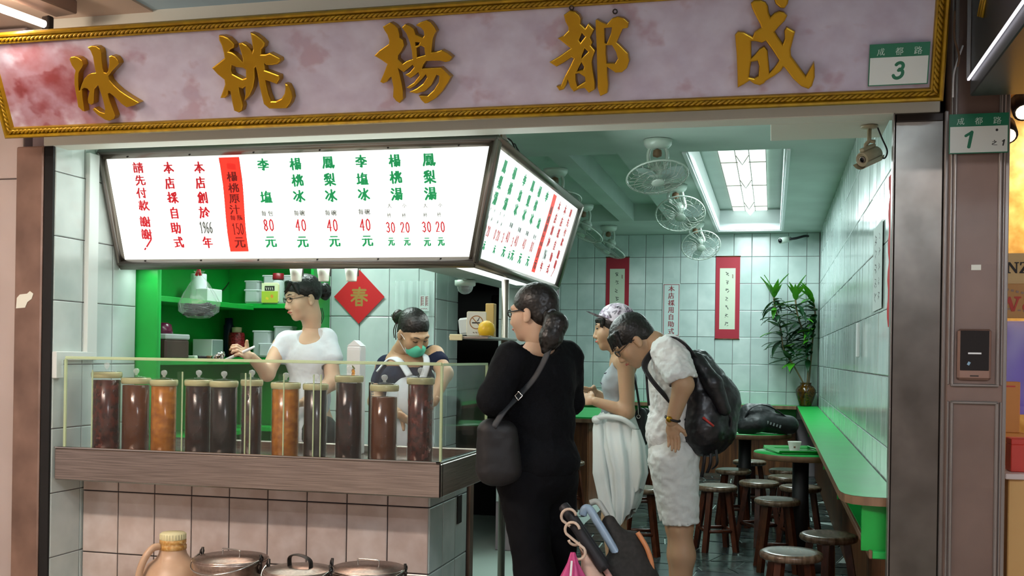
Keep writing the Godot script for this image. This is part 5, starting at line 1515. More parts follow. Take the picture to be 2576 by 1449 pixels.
func room() -> void:
	# long counter on the right wall, with a shelf below; it falls a little towards the street
	var rc := thing("wall_counter", "long green counter with wooden edging along the glossy right wall", "counter", Vector3(0, 0, 0))
	var st := mb()
	var slope := func(z: float) -> float: return 0.765 + 0.025 * (-z - 4.33) / 7.7
	var top := PackedVector2Array()
	# plan of the top: rounded corner at the street end
	var plan := [Vector2(0.497, -4.36), Vector2(0.497, -12.24), Vector2(0.277, -12.24), Vector2(0.277, -4.56), Vector2(0.281, -4.50), Vector2(0.293, -4.44), Vector2(0.318, -4.395), Vector2(0.36, -4.37), Vector2(0.42, -4.36)]
	var up := func(p: Vector2, y: float) -> Vector3: return Vector3(p.x, slope.call(p.y) + y, p.y)
	var flat := PackedVector2Array(plan)
	var idx := Geometry2D.triangulate_polygon(flat)
	for i in range(0, idx.size(), 3):
		var a := flat[idx[i]]
		var b := flat[idx[i + 1]]
		var c := flat[idx[i + 2]]
		if (b - a).cross(c - a) > 0:
			var t := b
			b = c
			c = t
		tri(st, up.call(a, 0.0), up.call(b, 0.0), up.call(c, 0.0))
	obj("laminate_top", st, M.green_top, rc)
	st = mb()
	for i in plan.size():
		var a: Vector2 = plan[i]
		var b: Vector2 = plan[(i + 1) % plan.size()]
		quad(st, up.call(a, -0.035), up.call(a, -0.001), up.call(b, -0.001), up.call(b, -0.035))
	for i in range(0, idx.size(), 3):
		var a := flat[idx[i]]
		var b := flat[idx[i + 1]]
		var c := flat[idx[i + 2]]
		if (b - a).cross(c - a) < 0:
			var t := b
			b = c
			c = t
		tri(st, up.call(a, -0.035), up.call(b, -0.035), up.call(c, -0.035))
	obj("wooden_edge", st, M.wood_edge, rc)
	boxed("shelf_back", Vector3(0.488, 0.65, -8.3), Vector3(0.016, 0.2, 7.86), M.green, rc, 0.0)
	boxed("shelf_board", Vector3(0.445, 0.535, -8.3), Vector3(0.1, 0.03, 7.84), M.green_top, rc, 0.003)
	boxed("shelf_edge", Vector3(0.39, 0.535, -8.3), Vector3(0.014, 0.032, 7.84), M.wood_edge, rc, 0.003)
	for z in [-4.42, -6.0, -7.6, -9.2, -10.8]:
		boxed("bracket", Vector3(0.42, 0.64, z), Vector3(0.13, 0.19, 0.018), M.green, rc, 0.002)
	boxed("side_panel", Vector3(0.49, 0.26, -8.3), Vector3(0.02, 0.52, 7.86), M.wood_panel, rc, 0.0)
	# counter on the back wall
	var bc := thing("rear_counter", "short green counter along the far wall under the scrolls", "counter", Vector3(0, 0, 0))
	boxed("laminate_top", Vector3(-1.03, 0.787, -12.12), Vector3(2.6, 0.012, 0.24), M.green_top, bc, 0.0)
	boxed("wooden_edge", Vector3(-1.03, 0.772, -12.005), Vector3(2.6, 0.04, 0.016), M.wood_edge, bc, 0.003)
	boxed("under_board", Vector3(-1.03, 0.765, -12.13), Vector3(2.6, 0.03, 0.22), M.wood_edge, bc, 0.0)
	boxed("shelf_back", Vector3(-1.03, 0.66, -12.2), Vector3(2.6, 0.2, 0.02), M.green, bc, 0.0)
	boxed("shelf_board", Vector3(-1.03, 0.555, -12.1), Vector3(2.6, 0.03, 0.2), M.wood_edge, bc, 0.003)
	for x in [-1.6, -0.9, -0.05]:
		boxed("bracket", Vector3(x, 0.66, -12.1), Vector3(0.018, 0.19, 0.18), M.wood_edge, bc, 0.002)
	boxed("side_panel", Vector3(-1.03, 0.27, -12.2), Vector3(2.6, 0.54, 0.02), M.wood_panel, bc, 0.0)
	# counter behind the girl
	var sc := thing("side_counter", "green topped counter with an orange wood front behind the girl in the cap", "counter", Vector3(-1.85, 0, -9.6))
	boxed("laminate_top", Vector3(0, 0.785, 0), Vector3(0.8, 0.014, 1.7), M.green_top, sc, 0.0)
	boxed("wooden_edge", Vector3(0, 0.762, 0), Vector3(0.805, 0.036, 1.705), M.wood_edge, sc, 0.004)
	boxed("front_panel", Vector3(-0.02, 0.37, 0.72), Vector3(0.72, 0.74, 0.03), M.wood_panel, sc, 0.003)
	boxed("side_panel", Vector3(0.33, 0.37, 0), Vector3(0.03, 0.74, 1.4), M.wood_panel, sc, 0.003)
	# round tables
	for t in [[Vector3(0.185, 0, -6.87), 0.29, "round green table with wooden rim carrying the tray, tucked under the counter"], [Vector3(-0.2, 0, -8.65), 0.36, "round green table mostly hidden behind the backpack"]]:
		var tb := thing("round_table", t[2], "table", t[0], 0, "round green tables")
		var r: float = t[1]
		turned("table_top", v2s([0, 0.72, r - 0.003, 0.72, r - 0.001, 0.715]), M.green_top, tb, 48)
		turned("wooden_rim", v2s([0, 0.68, r - 0.006, 0.68, r, 0.684, r, 0.714, r - 0.002, 0.717]), M.wood_edge, tb, 48)
		tubed("column", [Vector3(0, 0.02, 0), Vector3(0, 0.68, 0)], 0.05, M.black, tb, 16)
		turned("foot", v2s([0, 0, 0.2, 0, 0.2, 0.012, 0.06, 0.03, 0.05, 0.05]), M.black, tb, 24)
	# stools
	var spots := [
		[0.097, -4.90, 0.2, "round wooden stool nearest the street with a worn grainy seat"],
		[0.285, -5.45, 0.6, "round wooden stool pushed under the counter beside the nearest one"],
		[0.045, -6.72, 0.1, "round wooden stool in front of the dark table column"],
		[-0.352, -7.30, 0.35, "round wooden stool right beside the man's leg"],
		[-0.074, -7.64, 0.7, "round wooden stool one place behind the table's front stool"],
		[-0.28, -8.40, 0.1, "round wooden stool with a notched rim under the backpack"],
		[-0.172, -9.17, 0.5, "round wooden stool furthest behind the backpack"],
		[0.121, -8.05, 0.9, "round wooden stool half hidden by the table column, nearer one"],
		[0.128, -8.55, 0.3, "round wooden stool half hidden by the table column, farther one"],
		[0.2, -7.45, 0.4, "round wooden stool under the far side of the tray table"],
		[-1.03, -8.60, 0.2, "round wooden stool between the girl and the man"],
		[-1.62, -8.55, 0.5, "round wooden stool before the orange wood panel"],
		[-0.83, -7.0, 0.15, "round wooden stool in shadow behind the girl's long cardigan"],
	]
	var proto := stool_model("wooden_stool", spots[0][3], Vector3(spots[0][0], 0, spots[0][1]), spots[0][2])
	for i in range(1, spots.size()):
		var s: Array = spots[i]
		copy_of(proto, Vector3(s[0], 0, s[1]), s[2], s[3])
	# tray and cup
	var ty := thing("serving_tray", "silver tray with a green rim on the round table", "tray", Vector3(0.15, 0.722, -6.88), 0.25)
	st = mb()
	box(st, Vector3(0, 0.004, 0), Vector3(0.26, 0.006, 0.36), 0.0)
	obj("bottom", st, M.chrome, ty)
	for q in [[Vector3(0, 0.014, 0.19), Vector3(0.3, 0.006, 0.03), 0.5, Vector3.RIGHT], [Vector3(0, 0.014, -0.19), Vector3(0.3, 0.006, 0.03), -0.5, Vector3.RIGHT], [Vector3(0.143, 0.014, 0), Vector3(0.03, 0.006, 0.38), -0.5, Vector3.FORWARD], [Vector3(-0.143, 0.014, 0), Vector3(0.03, 0.006, 0.38), 0.5, Vector3.FORWARD]]:
		boxed("rim", q[0], q[1], M.green, ty, 0.002, Basis(q[3], -q[2]))
	var cp := thing("paper_bowl", "small white paper bowl on the tray", "bowl", Vector3(0.145, 0.730, -6.84))
	turned("bowl", v2s([0, 0, 0.028, 0, 0.03, 0.003, 0.041, 0.055, 0.043, 0.057, 0.041, 0.059, 0.038, 0.055, 0.026, 0.008, 0, 0.008]), M.paper, cp, 24)
	boxed("print_mark", Vector3(0.0, 0.03, 0.0355), Vector3(0.012, 0.02, 0.001), M.wood_edge, cp, 0.0, Basis(Vector3.RIGHT, -0.2))
	# black bag on the hidden table
	var blob := Blob.new()
	blob.cap(Vector3(-0.10, 0.03, 0), Vector3(0.20, 0.0, 0.05), 0.085, 0.075, 0.05)
	blob.cap(Vector3(-0.09, 0.09, -0.05), Vector3(0.05, 0.10, -0.05), 0.07, 0.06, 0.06)
	blob.cap(Vector3(-0.16, -0.02, 0.05), Vector3(-0.06, 0.0, 0.09), 0.06, 0.06, 0.05)
	blob.flat_floor(-0.07)
	var cloth := sm("bag_black", hexc("17191b"), 0.5)
	cloth.rim_enabled = true
	cloth.rim = 0.3
	var bag := thing("black_bag", "black nylon bag with pale lettering lying on the hidden round table", "bag", Vector3(-0.07, 0.792, -8.48), 0.3)
	mesh_node("body", blob.build(0.011, 0.004, 18.0), cloth, bag)
	tubed("strap", smooth_path([Vector3(-0.2, -0.03, 0.06), Vector3(-0.1, 0.13, 0.06), Vector3(0.05, 0.14, 0.04), Vector3(0.25, 0.0, 0.1)], 5), 0.012, M.black, bag, 6, false, Vector2(1.4, 0.3))
	for i in 7:
		boxed("lettering", Vector3(-0.03 + 0.022 * i, 0.035 - 0.007 * i, 0.093 + 0.008 * i), Vector3(0.012, 0.024 - 0.004 * (i % 2), 0.002), sm("bag_print", hexc("8d9496"), 0.5) if not M.has("bag_print") else M.bag_print, bag, 0.0, Basis(Vector3.BACK, -0.3) * Basis(Vector3.UP, -0.25))
	plant()
	# scrolls and notice on the far wall
	for q in [[-1.762, "red bordered calligraphy scroll partly hidden by a fan and the cap", 11, 4], [-0.5, "red bordered calligraphy scroll hanging clear on the far wall", 31, 7]]:
		var im := Image.create(108, 376, false, Image.FORMAT_RGB8)
		im.fill(hexc("a81f33"))
		im.fill_rect(Rect2i(18, 54, 70, 278), hexc("cfd8c2"))
		for k in 7:
			scribble(im, Vector2(52, 80 + k * 38), 20, hexc("2e2f2c"), q[2] + k)
		for k in 3:
			stroke(im, Vector2(74, 84 + 6 * k), Vector2(77, 86 + 6 * k), 1.5, hexc("6b3a35"))
		var sl := thing("wall_scroll", q[1], "scroll", Vector3(q[0], 1.995, -12.243), 0, "calligraphy scrolls")
		sheet("paper", 0.27, 0.94, 0.003, printed("scroll_print_%d" % q[2], im), sl, Transform3D(), M.red_strip)
		tubed("rod", [Vector3(-0.14, 0.47, 0.006), Vector3(0.14, 0.47, 0.006)], 0.006, M.wood_panel, sl, 8)
		tubed("rod", [Vector3(-0.14, -0.47, 0.006), Vector3(0.14, -0.47, 0.006)], 0.006, M.wood_panel, sl, 8)
	var pim := Image.create(120, 366, false, Image.FORMAT_RGB8)
	pim.fill(hexc("c9d6d4"))
	var edge := hexc("9b4a50")
	for q in [[8, 8, 112, 8], [112, 8, 112, 358], [112, 358, 8, 358], [8, 358, 8, 8]]:
		stroke(pim, Vector2(q[0], q[1]), Vector2(q[2], q[3]), 2.2, edge)
	var chars := ["本", "店", "採", "用", "自", "助", "式"]
	for i in 7:
		glyph(pim, chars[i], Vector2(60, 36 + i * 49), Vector2(44, 42), hexc("8d2a33"), 0.06)
	tag(sheet("self_service_notice", 0.2, 0.61, 0.006, printed("plaque_print", pim), null, Transform3D(Basis(), Vector3(-1.135, 1.853, -12.244))), "pale upright notice with red characters between the two scrolls", "notice")
	# papers on the right wall
	var rb := thing("red_banner", "red paper couplet strip hanging beside the wide steel post", "banner", Vector3(0.494, 1.78, -4.84))
	st = mb()
	for i in 16:
		var y0 := -0.33 + 0.66 * i / 16.0
		var y1 := -0.33 + 0.66 * (i + 1) / 16.0
		var x0 := -0.006 * absf(sin(i * 0.9))
		var x1 := -0.006 * absf(sin((i + 1) * 0.9))
		quad(st, Vector3(x0, y0, -0.07), Vector3(x0, y0, 0.1), Vector3(x1, y1, 0.1), Vector3(x1, y1, -0.07))
	obj("paper", st, M.red_paper, rb)
	var wim := Image.create(128, 256, false, Image.FORMAT_RGB8)
	wim.fill(hexc("c8d6d3"))
	for k in 5:
		scribble(wim, Vector2(40, 40 + k * 44), 34, hexc("3a4040"), 70 + k)
		scribble(wim, Vector2(90, 40 + k * 44), 26, hexc("59605f"), 90 + k)
	tag(sheet("wall_notice", 0.46, 0.42, 0.0006, printed("wall_notice_print", wim), null, Transform3D(Basis(Vector3.UP, -PI / 2), Vector3(0.4965, 1.76, -5.46))), "large sheet of dark handwriting stuck on the glossy right wall", "notice")
	tag(boxed("wall_bracket", Vector3(0.485, 1.42, -6.45), Vector3(0.02, 0.2, 0.05), M.white_plastic, null, 0.004), "narrow white bracket on the glossy right wall", "bracket")
	# ceiling fans
	fan_model("largest ceiling fan in front of the lamp trough, cage tipped down", Vector3(-0.745, 2.722, -6.92), Vector3(0.16, -0.9, 0.34), 0.24)
	fan_model("ceiling fan facing the street beside the lamp trough, second in line", Vector3(-0.788, 2.722, -8.75), Vector3(0.1, -0.78, 0.6), 0.24, Vector3(0.04, 0, 0.02))
	fan_model("small looking ceiling fan above the far wall, third beside the trough", Vector3(-0.80, 2.722, -11.2), Vector3(0.12, -0.7, 0.65), 0.24, Vector3(0.06, 0, 0))
	fan_model("ceiling fan tilted steeply above the first scroll", Vector3(-1.746, 2.722, -11.4), Vector3(-0.42, -0.85, 0.2), 0.24)
	fan_model("ceiling fan half hidden by the end of the lightbox", Vector3(-1.736, 2.722, -9.77), Vector3(-0.4, -0.85, 0.25), 0.24)
	fan_model("ceiling fan showing only its mount above the lightbox wiring", Vector3(-1.62, 2.722, -7.87), Vector3(0.1, -0.95, 0.2), 0.24)
	# security cameras
	var cam := thing("bullet_camera", "beige bullet security camera hanging from the lintel", "camera", Vector3(0.37, 2.253, -4.5))
	turned("base", v2s([0, 0, 0.034, 0, 0.034, -0.008, 0.012, -0.012, 0, -0.012]), M.camera_beige, cam, 20)
	tubed("stem", [Vector3(0, -0.01, 0), Vector3(0, -0.06, 0), Vector3(-0.012, -0.075, 0), Vector3(-0.016, -0.10, 0)], 0.009, M.camera_beige, cam, 10)
	tubed("knob", [Vector3(0.0, -0.062, 0.0), Vector3(0.022, -0.066, 0.01)], 0.007, M.camera_beige, cam, 8)
	var ax := Vector3(-0.62, -0.38, 0.68).normalized()
	var sd := ax.cross(Vector3.UP).normalized()
	var bxf := Transform3D(Basis(sd, ax, sd.cross(ax)), Vector3(0.0, -0.125, 0.0))
	turned("body", v2s([0, -0.06, 0.024, -0.058, 0.03, -0.05, 0.03, 0.045, 0.026, 0.05, 0.024, 0.045, 0, 0.04]), M.camera_beige, cam, 24, bxf)
	turned("lens", v2s([0, 0.043, 0.023, 0.043, 0.023, 0.041, 0, 0.041]), M.lens, cam, 20, bxf)
	turned("lens_ring", v2s([0.010, 0.046, 0.013, 0.046, 0.013, 0.042, 0.010, 0.042]), M.steel_frame, cam, 16, bxf)
	st = mb()
	for i in 9:
		var t0 := PI * 0.1 + PI * 0.8 * i / 9.0
		var t1 := PI * 0.1 + PI * 0.8 * (i + 1) / 9.0
		var ra := 0.035
		quad(st, bxf * Vector3(cos(t0) * ra, -0.055, -sin(t0) * ra), bxf * Vector3(cos(t1) * ra, -0.055, -sin(t1) * ra), bxf * Vector3(cos(t1) * ra, 0.066, -sin(t1) * ra), bxf * Vector3(cos(t0) * ra, 0.066, -sin(t0) * ra))
	obj("sun_shield", st, M.camera_beige, cam)
	boxed("foot_block", bxf * Vector3(0, -0.005, 0.036), Vector3(0.022, 0.085, 0.014), M.camera_beige, cam, 0.003, bxf.basis)
	tubed("cable", smooth_path([bxf * Vector3(0, -0.06, 0), Vector3(0.06, -0.13, -0.02), Vector3(0.072, -0.10, -0.02), Vector3(0.05, -0.05, -0.01), Vector3(0.03, -0.004, 0)], 5), 0.0035, M.black, cam, 6)
	var cm2 := thing("bullet_camera", "tiny white bullet camera on an arm below the trough end", "camera", Vector3(0.37, 2.68, -12.1))
	tubed("arm", smooth_path([Vector3(0, 0, -0.1), Vector3(-0.04, -0.01, 0), Vector3(-0.13, -0.04, 0.06), Vector3(-0.2, -0.05, 0.08)], 4), 0.014, M.black, cm2, 8)
	tubed("body", [Vector3(-0.2, -0.045, 0.03), Vector3(-0.3, -0.075, 0.14)], 0.034, M.fan_white, cm2, 14)
	tubed("lens", [Vector3(-0.298, -0.074, 0.138), Vector3(-0.304, -0.076, 0.145)], 0.026, M.lens, cm2, 14)

func plant() -> void:
	var p := thing("potted_bamboo", "leafy lucky bamboo in a dark glazed vase in the far corner", "plant", Vector3(0.366, 0.795, -12.06))
	var glaze := tri_tex(sm("vase_glaze", hexc("5a4414"), 0.15), noise_tex(61, 0.04, Color(0.25, 0.2, 0.15), Color(1.3, 1.1, 0.7), 128, 3), 6.0)
	turned("vase", v2s([0, 0, 0.062, 0, 0.066, 0.01, 0.09, 0.08, 0.108, 0.14, 0.108, 0.175, 0.085, 0.21, 0.06, 0.228, 0.058, 0.245, 0.066, 0.252, 0.06, 0.255, 0.05, 0.24]), glaze, p, 32)
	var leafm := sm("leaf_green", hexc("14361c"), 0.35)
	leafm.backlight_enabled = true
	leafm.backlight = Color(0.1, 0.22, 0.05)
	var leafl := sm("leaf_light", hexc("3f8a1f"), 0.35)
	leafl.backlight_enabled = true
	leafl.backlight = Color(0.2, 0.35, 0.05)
	var stemm := sm("stem_brown", hexc("6b5a3c"), 0.5)
	# leaf: lance shape with a fold and a droop, along +x
	var leaf := []
	for bend in [0.25, 0.55, 0.9]:
		var st := mb()
		st.set_smooth_group(1)
		var prev := []
		for i in 8:
			var t := i / 7.0
			var w := 0.15 * sin(PI * pow(t, 0.75)) * (1.0 - 0.35 * t) + 0.004
			var c := Vector3(t * cos(bend * t * 0.6), 0.18 * t - bend * t * t * 0.6, 0)
			var cur := [c + Vector3(0, 0.03, w), c, c + Vector3(0, 0.03, -w)]
			if i > 0:
				for q in 2:
					quad(st, prev[q], cur[q], cur[q + 1], prev[q + 1])
			prev = cur
		st.generate_normals()
		leaf.append(st.commit())
	var stems := [
		[Vector3(0, 0.2, 0), Vector3(-0.12, 0.42, 0.02), Vector3(-0.24, 0.62, 0.04), Vector3(-0.28, 0.85, 0.03), Vector3(-0.34, 1.08, 0.03), Vector3(-0.36, 1.22, 0.02)],
		[Vector3(0.01, 0.2, 0.02), Vector3(0.02, 0.45, 0.03), Vector3(-0.02, 0.75, 0.04), Vector3(-0.10, 1.0, 0.05), Vector3(-0.13, 1.22, 0.05)],
		[Vector3(0.03, 0.2, 0), Vector3(0.05, 0.5, 0), Vector3(0.07, 0.8, 0.01), Vector3(0.09, 1.0, 0.0), Vector3(0.06, 1.18, 0.0)],
	]
	for s in stems:
		var path := smooth_path(s, 5)
		tubed("stem", path, 0.009, stemm, p, 7)
		var n := path.size()
		var count := 0
		for i in range(6, n, 1):
			for rep in 3:
				var a := rng.randf_range(0, TAU)
				var size := rng.randf_range(0.17, 0.30)
				var is_top: bool = i > n - 4
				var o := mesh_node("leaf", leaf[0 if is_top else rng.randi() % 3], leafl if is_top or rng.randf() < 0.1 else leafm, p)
				var tiltb := Basis(Vector3.UP, a) * Basis(Vector3.BACK, rng.randf_range(0.5, 1.1) if is_top else rng.randf_range(-0.7, 0.45))
				var at: Vector3 = path[i]
				var lim := 0.10 - at.x
				if -sin(a) * size < -0.15 - at.z:
					a = -a
					tiltb = Basis(Vector3.UP, a) * Basis(Vector3.BACK, rng.randf_range(0.5, 1.1) if is_top else rng.randf_range(-0.7, 0.45))
				if cos(a) * size > lim:
					tiltb = Basis(Vector3.UP, PI - a) * Basis(Vector3.BACK, rng.randf_range(-0.6, 0.4))
				o.transform = Transform3D(tiltb * Basis.from_scale(Vector3(size, size, size * 1.0)), at)
				count += 1

# ---------------------------------------------------------------- what stands on the street side
func street_side() -> void:
	# card reader
	var rd := thing("card_reader", "black and bronze card reader on the brown column", "card reader", Vector3(0.731, 1.33, -4.238))
	boxed("case", Vector3(0, 0, 0.008), Vector3(0.118, 0.19, 0.02), sm("bronze", hexc("93776a"), 0.3, 0.7), rd, 0.008)
	boxed("black_face", Vector3(0, 0.014, 0.0185), Vector3(0.1, 0.148, 0.003), M.lens, rd, 0.001)
	boxed("light_bar", Vector3(0, 0.004, 0.0205), Vector3(0.046, 0.006, 0.001), M.white_plastic, rd, 0.0)
	boxed("card_mark", Vector3(-0.02, -0.034, 0.0205), Vector3(0.009, 0.013, 0.001), sm("mark_blue", hexc("7fa0b5"), 0.5), rd, 0.0, Basis(Vector3.BACK, -0.5))
	boxed("maker_mark", Vector3(0, -0.08, 0.0185), Vector3(0.03, 0.005, 0.001), M.dark_metal, rd, 0.0)
	# projecting dark sign with white light edges
	var ds := thing("projecting_sign", "black projecting sign box with white lit edges above the column", "sign", Vector3(0.0, 0.0, 0.0))
	var dark := sm("sign_black", hexc("15161a"), 0.3)
	boxed("box", Vector3(0.88, 2.54, -3.55), Vector3(0.4, 0.56, 1.08), dark, ds, 0.004)
	var led := sm("led_edge", Color(0.95, 0.93, 1.0), 0.4)
	led.emission_enabled = true
	led.emission = Color(0.96, 0.95, 1.0)
	led.emission_energy_multiplier = 1.1
	boxed("lit_edge", Vector3(0.672, 2.318, -3.55), Vector3(0.008, 0.007, 1.06), led, ds, 0.0)
	boxed("lit_edge", Vector3(0.672, 2.57, -4.085), Vector3(0.012, 0.5, 0.008), M.brown_trim, ds, 0.0)
	for i in 3:
		tubed("gold_stroke", [Vector3(0.678, 2.56 - 0.02 * i, -3.86 + 0.025 * i), Vector3(0.676, 2.50 - 0.015 * i, -3.93 + 0.04 * i)], 0.005, M.gold_frame, ds, 5)
		tubed("gold_stroke", [Vector3(0.676, 2.60 - 0.03 * i, -3.90 + 0.05 * i), Vector3(0.677, 2.53 + 0.01 * i, -3.80 + 0.01 * i)], 0.004, M.gold_frame, ds, 5)
	var cb := thing("loose_cables", "loose cables hanging beside the gold sign frame", "cables", Vector3(0.648, 2.3, -4.2))
	tubed("cable", smooth_path([Vector3(-0.01, 0.3, 0.02), Vector3(-0.012, 0.2, 0.03), Vector3(0.005, 0.13, 0.035), Vector3(0.0, 0.09, 0.03)], 5), 0.004, M.wood_edge, cb, 5)
	tubed("cable", smooth_path([Vector3(0.02, 0.17, 0.02), Vector3(0.0, 0.11, 0.03), Vector3(-0.012, 0.06, 0.03), Vector3(-0.012, -0.02, 0.02)], 5), 0.0035, M.white_plastic, cb, 5)
	# fluorescent fitting on the arcade ceiling
	var fx := thing("arcade_tube_lamp", "fluorescent tube fitting on the beige ceiling at the picture's edge", "ceiling lamp", Vector3(-3.21, 2.85, -3.68), -0.17)
	boxed("housing", Vector3(0.05, -0.03, -0.0), Vector3(0.13, 0.06, 0.88), M.trim_brown, fx, 0.006)
	var tub := sm("tube_glow", Color(0.98, 0.96, 0.94), 0.4)
	tub.emission_enabled = true
	tub.emission = Color(1.0, 0.97, 0.94)
	tub.emission_energy_multiplier = 1.6
	tubed("tube", [Vector3(0, -0.115, 0.36), Vector3(0, -0.115, -0.36)], 0.017, tub, fx, 12)
	for z in [0.38, -0.38]:
		boxed("tube_socket", Vector3(0, -0.105, z), Vector3(0.045, 0.06, 0.035), M.dark_metal, fx, 0.006)
	# arcade lamps over the pavement (out of the picture)
	var warm := sm("arcade_glow", Color(0.98, 0.92, 0.86), 0.4)
	warm.emission_enabled = true
	warm.emission = Color(1.0, 0.88, 0.78)
	warm.emission_energy_multiplier = 2.0
	var k := 0
	for q in [Vector3(-2.9, 2.85, -2.1), Vector3(0.9, 2.85, -1.0)]:
		var al := thing("arcade_lamp", ["arcade ceiling lamp hanging before the serving counter", "arcade ceiling lamp hanging before the brown column"][k], "ceiling lamp", q, 0, "arcade ceiling lamps")
		boxed("housing", Vector3(0, -0.18, 0), Vector3(1.25, 0.08, 0.2), M.white_plastic, al, 0.006)
		boxed("diffuser", Vector3(0, -0.225, 0), Vector3(1.15, 0.016, 0.16), warm, al, 0.004)
		boxed("up_diffuser", Vector3(0, -0.136, 0), Vector3(1.15, 0.012, 0.16), warm, al, 0.004)
		for s in [-0.5, 0.5]:
			tubed("rod", [Vector3(s, -0.15, 0), Vector3(s, 0, 0)], 0.006, M.steel_frame, al, 6)
		k += 1
	# neighbouring shop
	var gold := tri_tex(sm("gold_wall", hexc("cba75e"), 0.4, 0.1), noise_tex(71, 0.04, Color(0.8, 0.72, 0.55), Color.WHITE, 128), 2.0)
	var nw := boxed("wall_neighbour", Vector3(2.0, 1.45, -6.0), Vector3(2.4, 2.9, 0.1), gold, null, 0.0)
	tag(nw, "golden wall of the neighbouring shop", "wall", "", "structure")
	tag(boxed("wall_neighbour_side", Vector3(0.70, 1.45, -5.2), Vector3(0.1, 2.9, 1.6), M.brown_panel, null, 0.0), "brown side wall of the neighbouring shop behind the column", "wall", "", "structure")
	tag(boxed("floor_neighbour", Vector3(2.0, -0.02, -5.2), Vector3(2.5, 0.04, 1.8), M.pavement, null, 0.0), "floor of the neighbouring shop", "floor", "", "structure")
	tag(boxed("ceiling_neighbour", Vector3(2.0, 2.8, -5.2), Vector3(2.6, 0.06, 1.7), M.arcade_ceiling, null, 0.0), "ceiling of the neighbouring shop", "ceiling", "", "structure")
	tag(boxed("trim_edge", Vector3(0.842, 1.425, -4.3), Vector3(0.016, 2.85, 0.08), M.brown_trim, null, 0.003), "grey metal edge strip on the column's far side", "trim", "", "structure")
	for i in 3:
		var at: Vector3 = [Vector3(1.045, 2.42, -5.0), Vector3(1.0, 2.34, -5.1), Vector3(1.09, 2.23, -4.9)][i]
		var sp := thing("spotlight", ["highest bronze spotlight head in the neighbouring shop", "middle bronze spotlight tucked beside the number plate", "lowest bronze spotlight head in the neighbouring shop"][i], "spotlight", at, 0, "spotlights of the neighbouring shop")
		tubed("can", [Vector3(0, 0.03, -0.04), Vector3(0, -0.03, 0.03)], 0.045, M.dark_metal, sp, 16)
		var sg: StandardMaterial3D = sm("spot_glow", Color(1, 0.95, 0.85), 0.4) if not M.has("spot_glow") else M.spot_glow
		sg.emission_enabled = true
		sg.emission = Color(1, 0.9, 0.75)
		sg.emission_energy_multiplier = 2.0
		tubed("bulb", [Vector3(0, -0.03, 0.03), Vector3(0, -0.036, 0.036)], 0.034, sg, sp, 14)
		tubed("stem", [Vector3(0, 0.03, -0.04), Vector3(0.0, 2.77 - at.y, -0.06)], 0.01, M.dark_metal, sp, 8)
	var serif := SystemFont.new()
	serif.font_names = PackedStringArray(["Droid Serif"])
	serif.font_weight = 700
	var text := func(called: String, s: String, size: float, at: Vector3, m: Material, parent: Node) -> void:
		var tm := TextMesh.new()
		tm.text = s
		tm.font = serif
		tm.font_size = 64
		tm.pixel_size = size / 46.0
		tm.depth = 0.003
		tm.curve_step = 2.0
		var o := mesh_node(called, tm, m, parent)
		o.position = at
	var po := thing("cream_poster", "cream poster with black serif lettering in the neighbouring shop", "poster", Vector3(1.2, 1.71, -5.0))
	boxed("panel", Vector3.ZERO, Vector3(0.46, 0.14, 0.012), sm("poster_cream", hexc("d9bf85"), 0.5), po, 0.002)
	text.call("lettering", "NZ", 0.048, Vector3(-0.165, 0.005, 0.007), M.black, po)
	var wa := thing("brown_shop_board", "tan board with red lettering under the cream poster", "board", Vector3(1.2, 1.57, -4.98))
	boxed("panel", Vector3.ZERO, Vector3(0.48, 0.15, 0.014), sm("board_tan", hexc("b58748"), 0.5), wa, 0.002)
	text.call("lettering", "wa", 0.085, Vector3(-0.17, -0.005, 0.009), sm("letter_red", hexc("b0301c"), 0.5), wa)
	for i in 5:
		boxed("small_print", Vector3(-0.205 + 0.022 * i, -0.035 - 0.003 * i, 0.008), Vector3(0.012, 0.006, 0.002), M.trim_brown, wa, 0.0)
		boxed("small_print", Vector3(-0.21 + 0.02 * i, 0.05 - 0.005 * i, 0.008), Vector3(0.011, 0.009, 0.002), M.trim_brown, wa, 0.0, Basis(Vector3.BACK, -0.3))
	tag(boxed("lilac_poster", Vector3(1.22, 1.28, -5.03), Vector3(0.5, 0.41, 0.012), tri_tex(sm("poster_lilac", hexc("b9bfe6"), 0.5), noise_tex(81, 0.012, Color(0.5, 0.35, 0.85), Color.WHITE, 128, 2), 1.8), null, 0.002), "lilac picture poster in the neighbouring shop", "poster")
	var red := sm("box_red", hexc("c23a2c"), 0.45)
	var ob := thing("gift_box", "tan gift box standing at the edge of the neighbour's display", "box", Vector3(0.985, 1.0, -4.95))
	boxed("carton", Vector3(0, 0.11, 0), Vector3(0.1, 0.22, 0.08), sm("box_orange", hexc("c8843c"), 0.5), ob, 0.003)
	boxed("label_line", Vector3(0, 0.2, 0.0405), Vector3(0.06, 0.006, 0.001), red, ob, 0.0)
	var rb := thing("red_box", "red box with a stepped lid on the neighbour's counter", "box", Vector3(1.0, 0.862, -4.66))
	boxed("carton", Vector3(0, 0.055, 0), Vector3(0.12, 0.11, 0.1), red, rb, 0.003)
	boxed("lid", Vector3(-0.01, 0.122, 0), Vector3(0.1, 0.025, 0.1), red, rb, 0.003)
	var nc := thing("neighbour_counter", "beige display counter with a pale top in the neighbouring shop", "counter", Vector3(1.45, 0, -4.8))
	boxed("body", Vector3(0, 0.42, 0), Vector3(1.06, 0.84, 0.5), sm("counter_beige", hexc("d0a464"), 0.5), nc, 0.004)
	boxed("worktop", Vector3(0, 0.85, 0), Vector3(1.09, 0.022, 0.54), sm("counter_pale", hexc("d8cbc6"), 0.4), nc, 0.003)
